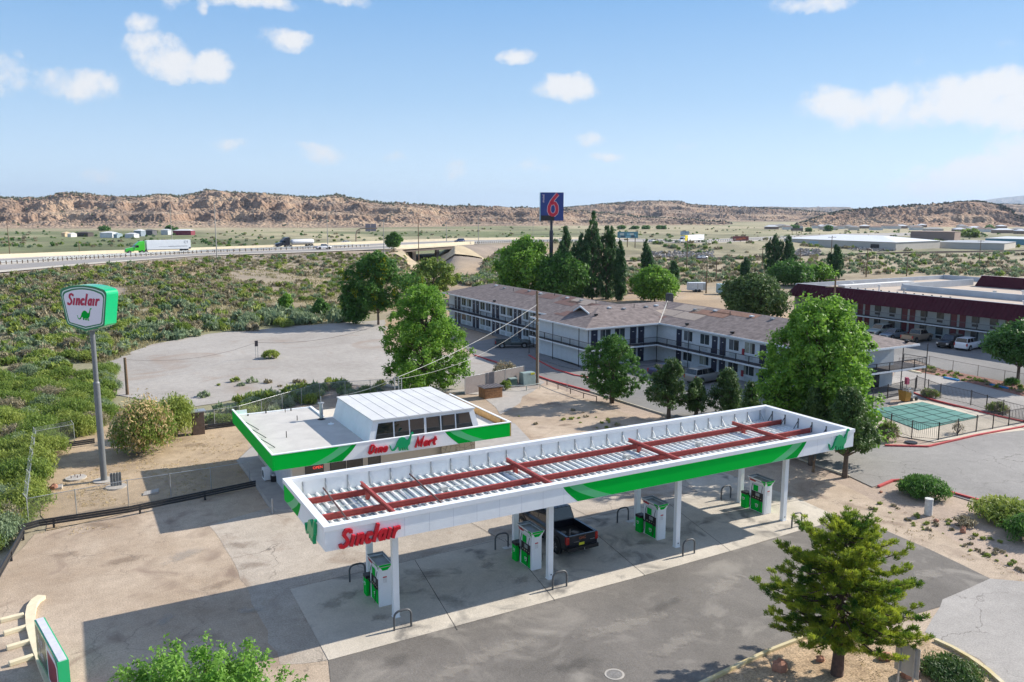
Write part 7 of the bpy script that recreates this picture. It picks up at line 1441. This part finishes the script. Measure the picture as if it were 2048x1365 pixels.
hill([(1860, 421), (1940, 403), (1985, 396), (2048, 390), (2200, 381), (2400, 392), (2500, 400)], [(1860, 428.6), (2500, 428.6)], [(1860, 3000), (2500, 3000)], seed=31, rows=40, rough=8, dark=.5, step=3, terr=.2, tint=(.13, .14, .12))
sheet('railway_ballast', None, .12, ground_mat('ballast', (.20, .165, .14), (.28, .23, .2), speck=.4), pts=[SD(s, d+o) for (s, d), o in [((-60, 297), -3.2), ((-23, 301), -3.2), ((-4.5, 305), -3.2), ((45, 325), -3.2), ((103, 355), -3.2), ((188, 398), -3.5), ((263, 420), -4), ((500, 500), -5)]+[((500, 500), 5), ((263, 420), 4), ((188, 398), 3.5), ((103, 355), 3.2), ((45, 325), 3.2), ((-4.5, 305), 3.2), ((-23, 301), 3.2), ((-60, 297), 3.2)]])
m = MB(); rp = [(-60, 297), (-23, 301), (-4.5, 305), (45, 325), (103, 355), (188, 398), (263, 420), (500, 500)]
for o in (-1.9, -.6, .9, 2.2):
    for a, b in zip(rp[:-1], rp[1:]): A = SD(a[0], a[1]+o); B = SD(b[0], b[1]+o); m.bar((A[0], A[1], .3), (B[0], B[1], .3), .12, .25)
struct(m.build('railway', mat('rail_steel', (.10, .07, .055), .5, metal=.4)))
def fwp(g, f, dz=0):
    i = min(int(g), len(FW)-2); t = g-i; a = FWN[i]+(FWN[i+1]-FWN[i])*t; b = FWF[i]+(FWF[i+1]-FWF[i])*t; return a+(b-a)*f+np.array([0, 0, dz])
def wall_along(name, label, g0, g1, f, h, w, m, n=40, cat='barrier'):
    mb = MB(); P = [fwp(g0+(g1-g0)*i/n, f) for i in range(n+1)]
    for a, b in zip(P[:-1], P[1:]): mb.bar((a[0], a[1], a[2]+h/2), (b[0], b[1], b[2]+h/2), w, h)
    return tag(mb.build(name, m), label, cat)
CREAMB = mat('cream_barrier', (.66, .58, .43), .8, var=.08, scale=.3)
wall_along('concrete_barrier', 'long cream concrete barrier along the far side of the interstate', 0, 8.2, 1.0, 1.0, .35, CREAMB, 60); wall_along('concrete_barrier', 'cream concrete parapet along the near side of the overpass', 4.9, 6.15, .02, 1.1, .35, CREAMB, 14)
def fw_rail(g0, g1, f, label, npost, m=GALV):
    a = fwp(g0, f); T = thing('guard_rail', label, 'guard rail', a); n = 60; P = [fwp(g0+(g1-g0)*i/n, f) for i in range(n+1)]; mb = MB()
    for p, q in zip(P[:-1], P[1:]): mb.bar((p[0], p[1], p[2]+.75), (q[0], q[1], q[2]+.75), .10, .34)
    mb.build('rail', m, T)
    for i in range(npost): p = fwp(g0+(g1-g0)*(i+.5)/npost, f); q = MB(); q.box((p[0], p[1]-.12, p[2]+.42), (.22, .18, .85)); q.build('post', WOOD, T)
fw_rail(0.2, 4.6, .46, 'long pale guard rail in the interstate median, nearer of the two', 90); fw_rail(1.4, 4.4, .56, 'long pale guard rail in the interstate median, farther of the two', 70); fw_rail(5.1, 8.0, .07, 'guard rail with dark posts over the overpass and beyond', 80); fw_rail(8.3, 11.2, .35, 'guard rail beside the distant lanes right of the big billboard', 60)
# overpass
T = thing('overpass', 'concrete interstate overpass on hammerhead piers above the railway', 'bridge', fwp(5.5, .5)*np.array([1, 1, 0])); GIRD = mat('girder_brown', (.13, .10, .085), .8); m = MB()
for i in range(12):
    a, b, c_, d = fwp(4.95+i*.1, -.02), fwp(5.05+i*.1, -.02), fwp(5.05+i*.1, 1.02), fwp(4.95+i*.1, 1.02); m.hexa([(p[0], p[1], p[2]-.45) for p in (a, b, c_, d)]+[(p[0], p[1], p[2]-.02) for p in (a, b, c_, d)])
m.build('deck', CREAMB, T)
for f in (0, .25, .5, .75, 1.0):
    m = MB(); a, b = fwp(4.98, f), fwp(6.1, f); m.bar((a[0], a[1], a[2]-1.0), (b[0], b[1], b[2]-1.0), .5, 1.1); m.build('girder', GIRD, T)
for g in (5.19, 5.54):
    a, b = fwp(g, .03), fwp(g, .97); d = b-a; m = MB(); m.bar((a[0], a[1], a[2]-1.95), (b[0], b[1], b[2]-1.95), 1.1, .8); cap = m.build('pier_cap', CONC, T)
    for q in (.12, .5, .88): p = a+d*q; m = MB(); m.b2(p[0]-.7, p[1]-.7, -.5, p[0]+.7, p[1]+.7, p[2]-2.3); m.build('pier_column', CONC, T)
# concrete slope paving at both abutments
PAV = mat('slope_paving', (.52, .42, .27), .9, var=.10, scale=.2)
def paving(pts, label):
    A = [np.array(p) for p in pts]; mb = MB(); n = 14
    for t in range(1, len(A)-1):
        a, b, c_ = A[0], A[t], A[t+1]; V = []; ix = {}
        for i in range(n+1):
            for j in range(n+1-i): p = a+(b-a)*i/n+(c_-a)*j/n; ix[i, j] = len(V); V.append((p[0], p[1], max(p[2], hxy(p[0], p[1])+.5)))
        F = [(ix[i, j], ix[i+1, j], ix[i, j+1]) for i in range(n) for j in range(n-i)]+[(ix[i+1, j], ix[i+1, j+1], ix[i, j+1]) for i in range(n-1) for j in range(n-1-i)]
        mb.add(V, F)
    return tag(mb.build('slope_paving', PAV), label, 'slope paving')
paving([G(920, 495, 5.7), G(866, 519, .3), G(880, 526, .3), G(905, 531, .3), G(945, 532, .3), G(988, 530, .3)], 'pale tan concrete slope paving fanning down right of the overpass')
paving([G(788, 506, 5.3), G(838, 547, .5), G(858, 545, .5), G(803, 503, 5.5)], 'narrow pale concrete strip running down left of the overpass')
def tall_pole(px, py, ytop, label, z0=0, r=.14, arm=0, m=GALV, name='street_light', cat='street light', group=None, cross=0, wires=0):
    g = G(px, py, z0); zs = np.linspace(z0, z0+40, 801); H = zs[int(np.argmin([abs(Pj((g[0], g[1], z))[1]-ytop) for z in zs]))]; T = thing(name, label, cat, g, group=group); q = MB(); q.tube([(g[0], g[1], z0-1), (g[0], g[1], H)], [r*1.3, r*.7], 8); q.build('pole', m, T)
    if arm:
        a = np.array([RH[0], RH[1]])*arm; q = MB(); q.tube([(g[0], g[1], H-.3), (g[0]+a[0]*.5, g[1]+a[1]*.5, H+.4), (g[0]+a[0], g[1]+a[1], H+.5)], .07, 5); q.build('arm', m, T); q = MB(); q.box((g[0]+a[0], g[1]+a[1], H+.45), (.9, .4, .18)); q.build('lamp_head', m, T)
    for k in range(cross): q = MB(); a = np.array([RH[0], RH[1]])*1.3; q.bar((g[0]-a[0], g[1]-a[1], H-.5-k), (g[0]+a[0], g[1]+a[1], H-.5-k), .12, .14); q.build('crossarm', m, T)
    return (g[0], g[1], H)
for px, py, yt, lab in ((434, 515, 405, 'tall street light rising right of the green truck'), (656, 500, 425, 'tall street light near the white pickup on the interstate'), (768, 503, 440, 'tall street light by the tree at the overpass'), (957, 488, 430, 'tall street light right of the overpass'), (344, 482, 410, 'tall street light behind the white box trailer'), (893, 484, 442, 'shorter street light beyond the overpass'), (1066, 480, 440, 'street light left of the blue motel sign')): tall_pole(px, py, yt, lab, 6 if py > 481 else 3, arm=2.2, m=mat('light_pole_grey', (.33, .32, .29), .6))
WP = dict(m=WOOD, name='utility_pole', cat='utility pole')
for px, py, yt, cr, lab in ((20, 512, 440, 0, 'brown wooden pole at the far left beyond the interstate'), (838, 541, 430, 0, 'dark tall pole in front of the overpass'), (1373, 544, 477, 0, 'wooden pole beside the distant white and yellow truck'), (1412, 588, 534, 2, 'wooden pole with crossarms by the white cargo trailer'), (1432, 560, 518, 0, 'thin wooden pole right of the pole with crossarms'), (1524, 536, 497, 1, 'wooden pole left of the pair of warehouse poplars'), (1600, 524, 500, 1, 'short wooden pole in front of the warehouse left wall'), (1660, 545, 472, 1, 'wooden pole before the blue warehouse door'),
    (1732, 556, 497, 1, 'wooden pole rising behind the maroon motel roof left part'), (1813, 552, 507, 1, 'wooden pole behind the middle of the maroon motel roof'), (1958, 527, 480, 1, 'wooden pole before the blue roofed sheds'), (1662, 705, 553, 2, 'near wooden pole with double crossarm before the maroon mansard'), (1200, 592, 516, 1, 'wooden pole among the poplars'), (159, 506, 486, 0, 'short post beyond the interstate left of the green truck'), (595, 456, 440, 0, 'tiny far pole on the plain behind the tanker')): tall_pole(px, py, yt, lab, 0 if px != 159 else 2, r=.15, cross=cr, **WP)
# gantry sign
p = G(712, 487, 6); T = thing('gantry_sign', 'overhead road sign on a curved mast, seen from behind, left of the overpass', 'road sign', p); g = G(712, 468, 0)
def at(px, py): return Gd(px, py, toSD(p[0], p[1])[1])
m = MB(); m.tube([tuple(at(712, 487)), tuple(at(712, 470)), tuple(at(714, 462)), tuple(at(720, 458)), tuple(at(730, 457)), tuple(at(755, 457))], .28, 8); m.build('mast', mat('weathered_steel', (.33, .25, .18), .7), T)
for a, b in ((731, 741), (742, 752)):
    m = MB(); A, B = at(a, 463), at(b, 448); m.bar((A[0], A[1], (A[2]+B[2])/2), (B[0], B[1], (A[2]+B[2])/2), .15, abs(A[2]-B[2])); m.build('panel', mat('sign_back_grey', (.22, .20, .22), .6), T)
def billboard(x0, x1, y0, y1, py, cols, label, z=0):
    g = G((x0+x1)/2, py, z); d = toSD(g[0], g[1])[1]; A, B = Gd(x0, y1, d), Gd(x1, y1, d); Tp = Gd(x0, y0, d); h = Tp[2]-A[2]; T = thing('billboard', label, 'billboard', g); X = (B-A)/np.linalg.norm(B-A); W = np.linalg.norm(B-A); Z = np.array([-FH[0], -FH[1], 0]); r = random.Random(int(x0))
    m = MB(); m.frame_prism([(0, 0), (W, 0), (W, h), (0, h)], A, X, (0, 0, 1), Z, -.4, .0); bd = m.build('panel', mat('bb_'+str(x0), cols[0], .5), T)
    for i in range(7):
        a, b = r.uniform(0, .75)*W, r.uniform(.05, .6)*h; w, hh = r.uniform(.08, .25)*W, r.uniform(.15, .4)*h; m = MB(); m.frame_prism([(a, b), (min(a+w, W), b), (min(a+w, W), min(b+hh, h)), (a, min(b+hh, h))], A, X, (0, 0, 1), Z, .01+i*.01, .015+i*.01); m.build('poster_patch', mat('bb_%d_%d' % (x0, i % 3), cols[1+i % (len(cols)-1)], .5), bd)
    for q in (.12, .5, .88): P = A+X*W*q; m = MB(); m.b2(P[0]-.15, P[1]+.1, -.3, P[0]+.15, P[1]+.4, A[2]+.3); m.build('post', WOOD, T)
billboard(1235, 1276, 464, 476.5, 505, [(.10, .25, .30), (.25, .5, .6), (.55, .6, .55), (.05, .1, .15)], 'large blue green billboard on three posts right of the poplars'); billboard(1361, 1378, 463, 471, 476, [(.35, .42, .48), (.5, .55, .6), (.2, .3, .4)], 'small pale blue distant billboard above the white truck'); billboard(1466, 1497, 473, 482, 492, [(.20, .05, .05), (.5, .12, .05), (.45, .35, .25)], 'dark red and orange billboard before the warehouse'); billboard(1582, 1606, 457, 462, 468, [(.10, .09, .09), (.15, .12, .1), (.1, .1, .1)], 'tiny dark distant billboard left of the warehouse')
# warehouse
WL = mat('warehouse_wall', (.52, .48, .43), .8, var=.06, scale=.2); WR = mat('warehouse_roof', (.74, .75, .75), .45, var=.05, scale=.1)
def shed(a, b, c, h, rise, label, wm, rm, name='warehouse', doors=(), group=None):
    """a-b front wall, b-c right wall in (sideways, forwards) coordinates"""
    a, b, c = [np.array(SD(*p)) for p in (a, b, c)]; d = a+(c-b); T = thing(name, label, 'building', (b[0], b[1], 0), group=group); q = MB(); q.hexa([(p[0], p[1], -.3) for p in (a, b, c, d)]+[(p[0], p[1], h) for p in (a, b, c, d)]); q.build('wall', wm, T)
    o = .35; e1 = (b-a)/np.linalg.norm(b-a); e2 = (c-b)/np.linalg.norm(c-b); A, B, Cc, Dd = a-e1*o-e2*o, b+e1*o-e2*o, c+e1*o+e2*o, d-e1*o+e2*o
    hp = min(np.linalg.norm(c-b)/2, np.linalg.norm(b-a)*.4); R1 = (A+Dd)/2+e1*hp; R2 = (B+Cc)/2-e1*hp; q = MB(); q.add([(*A, h), (*B, h), (*Cc, h), (*Dd, h), (*R1, h+rise), (*R2, h+rise)], [(0, 1, 5, 4), (1, 2, 5), (2, 3, 4, 5), (3, 0, 4), (3, 2, 1, 0)]); q.build('roof', rm, T)
    for (w0, w1, z0, z1, mm, nm) in doors: P0 = a+(b-a)*w0; P1 = a+(b-a)*w1; n = -e2*.06; q = MB(); q.hexa([(*(P0+n), z0), (*(P1+n), z0), (*P1, z0), (*P0, z0), (*(P0+n), z1), (*(P1+n), z1), (*P1, z1), (*P0, z1)]); q.build(nm, mm, T)
    return T
shed((163, 492), (198.6, 424), (236, 452), 4.3, 2.6, 'long low warehouse with tan walls and bright white roof', WL, WR, doors=[(.26, .34, 0, 3.3, mat('pale_blue_door', (.35, .47, .55), .5), 'door'), (.80, .87, .9, 2.9, BLACK, 'opening')])
shed((236, 458), (262, 436), (284, 462), 3.4, .9, 'lower grey roofed building joined to the warehouse right end', WL, mat('grey_sheet_roof', (.38, .40, .42), .6)); shed((300, 520), (322, 492), (336, 505), 3.6, 1.2, 'blue sided shed with white roof at the far right', mat('shed_blue', (.10, .26, .34), .6), WR, 'shed'); shed((328, 530), (350, 505), (362, 516), 3.6, 1.2, 'second blue sided shed with white roof at the right edge', MATS['shed_blue'], WR, 'shed'); shed((296, 610), (318, 590), (330, 604), 6, .4, 'flat brown box building behind the warehouse roof', mat('brown_block', (.28, .20, .17), .8), MATS['brown_block'], 'building')
r = random.Random(12)
for i in range(46):
    px = r.uniform(1640, 2048) if i < 38 else r.uniform(1500, 1640); py = r.uniform(455.5, 470) if px > 1850 else r.uniform(455, 461); g = G(px, py); s, d = toSD(g[0], g[1]); w = r.uniform(6, 18); dd = r.uniform(5, 8)
    wm = [mat('house_cream', (.55, .5, .42), .8), mat('house_brown', (.25, .18, .14), .8), mat('house_pale', (.62, .62, .6), .7)][i % 3]; rm = [mat('house_roof_grey', (.30, .29, .29), .8), WR, mat('house_roof_brown', (.22, .15, .12), .8)][(i*7) % 3]
    shed((s-w/2, d+1), (s+w/2, d-2), (s+w/2+1.5, d+dd), 3.2, 1.6, 'small far house among others on the plain at right', wm, rm, 'house', group='far houses of the town at right')
for i, (x0, x1, py, h, col, lab, nm) in enumerate(((200, 225, 475.5, 3.6, (.66, .67, .68), 'white box trailer parked far out on the left plain', 'trailer'), (227, 234, 476, 2.5, (.25, .33, .38), 'small blue grey shed beside the far white trailer', 'shed'), (250, 268, 476, 2.8, (.55, .56, .58), 'pale far shed in the middle of the left plain yard', 'shed'), (268, 282, 473, 4.5, (.22, .27, .33), 'blue grey far shed in the left plain yard', 'shed'), (283, 305, 471, 4, (.10, .10, .11), 'dark low far shed in the left plain yard', 'shed'), (322, 336, 470, 4, (.5, .53, .56), 'pale gabled far shed left of the maroon house', 'shed'), (347, 382, 471, 4, (.20, .03, .05), 'long maroon far house on the left plain', 'house'), (123, 130, 474, 3, (.55, .42, .28), 'tan dome like tank far on the left plain', 'tank'), (135, 142, 475, 2.5, (.65, .62, .58), 'small white tank far on the left plain', 'tank'), (150, 176, 474, 3, (.07, .055, .05), 'dark brush pile shelter far on the left plain', 'shelter'))):
    a = G(x0, py); b = G(x1, py); sa, da = toSD(a[0], a[1]); sb, db = toSD(b[0], b[1]); mm = mat('far_%d' % i, col, .7, var=.15, scale=.3)
    shed((sa, da), (sb, db), (sb+1, db+7), h, 1.0, lab, mm, WR if i in (3, 6) else mm, nm)
for px, py, yt, w, lab in ((208, 462, 452, 20, 'dark tree far out on the left plain'), (342, 466, 450, 26, 'dark tree behind the far maroon house'), (1243, 459, 451, 18, 'first of the small trees at the hill foot right of the sign'), (1270, 459, 452, 14, 'second small tree at the hill foot right of the sign'), (1292, 459, 452, 16, 'third small tree at the hill foot right of the sign'), (1322, 459, 451, 22, 'widest small tree at the hill foot right of the sign'), (1590, 458, 450, 22, 'dark tree on the plain above the warehouse poplars'), (1657, 463, 450, 14, 'dark upright tree on the plain behind the warehouse'), (1938, 476, 456, 46, 'broad olive tree in the far town behind the warehouse'), (1978, 462, 450, 18, 'dark tree in the far town near the right edge'), (1617, 464, 456, 10, 'small dark tree left of the upright tree behind the warehouse')):
    tree(px, py, yt, w, lab, LF_DK if w < 40 else LF_GRN, n=40, per=30, leaf=1.0, clump=2.2, base=.02, trunk_r=.4)
# rubble beside the railway and the warehouse
rng = np.random.default_rng(77); Pn = []
for (a, b, c_, d, n) in ((1300, 1425, 506, 516, 300), (1420, 1450, 488, 494, 80), (1590, 1640, 500, 513, 160), (1700, 1790, 495, 503, 160)):
    for i in range(n): g = G(rng.uniform(a, b), rng.uniform(c_, d)); Pn.append((g[0], g[1], .4))
V, F = leaves(np.array(Pn), np.ones((len(Pn), 3))*np.array([1.2, 1.2, .6]), 4, .8, rng); tag(fast_mesh('rubble', V, F, mat('rubble_grey', (.38, .35, .33), .9, var=.4, scale=.4)), 'grey rubble and scrap heaps along the railway', 'rubble', kind='stuff')
for (x, y, z) in (): pass

# the air: one closed box of thin even haze round everything
m = MB(); r = 24000; m.box((0, 0, 290), (2*r, 2*r, 590)); hz = m.build('haze', mat('haze_surface', (1, 1, 1), var=0)); tag(hz, kind='stuff')
hm = bpy.data.materials.new('haze'); hm.use_nodes = True; nt = hm.node_tree; nt.nodes.clear(); o_ = nt.nodes.new('ShaderNodeOutputMaterial'); pv = nt.nodes.new('ShaderNodeVolumePrincipled'); pv.inputs['Color'].default_value = (.62, .78, 1, 1); pv.inputs['Density'].default_value = 4.5e-5; pv.inputs['Anisotropy'].default_value = .2
nt.links.new(pv.outputs[0], o_.inputs['Volume']); hz.data.materials[0] = hm
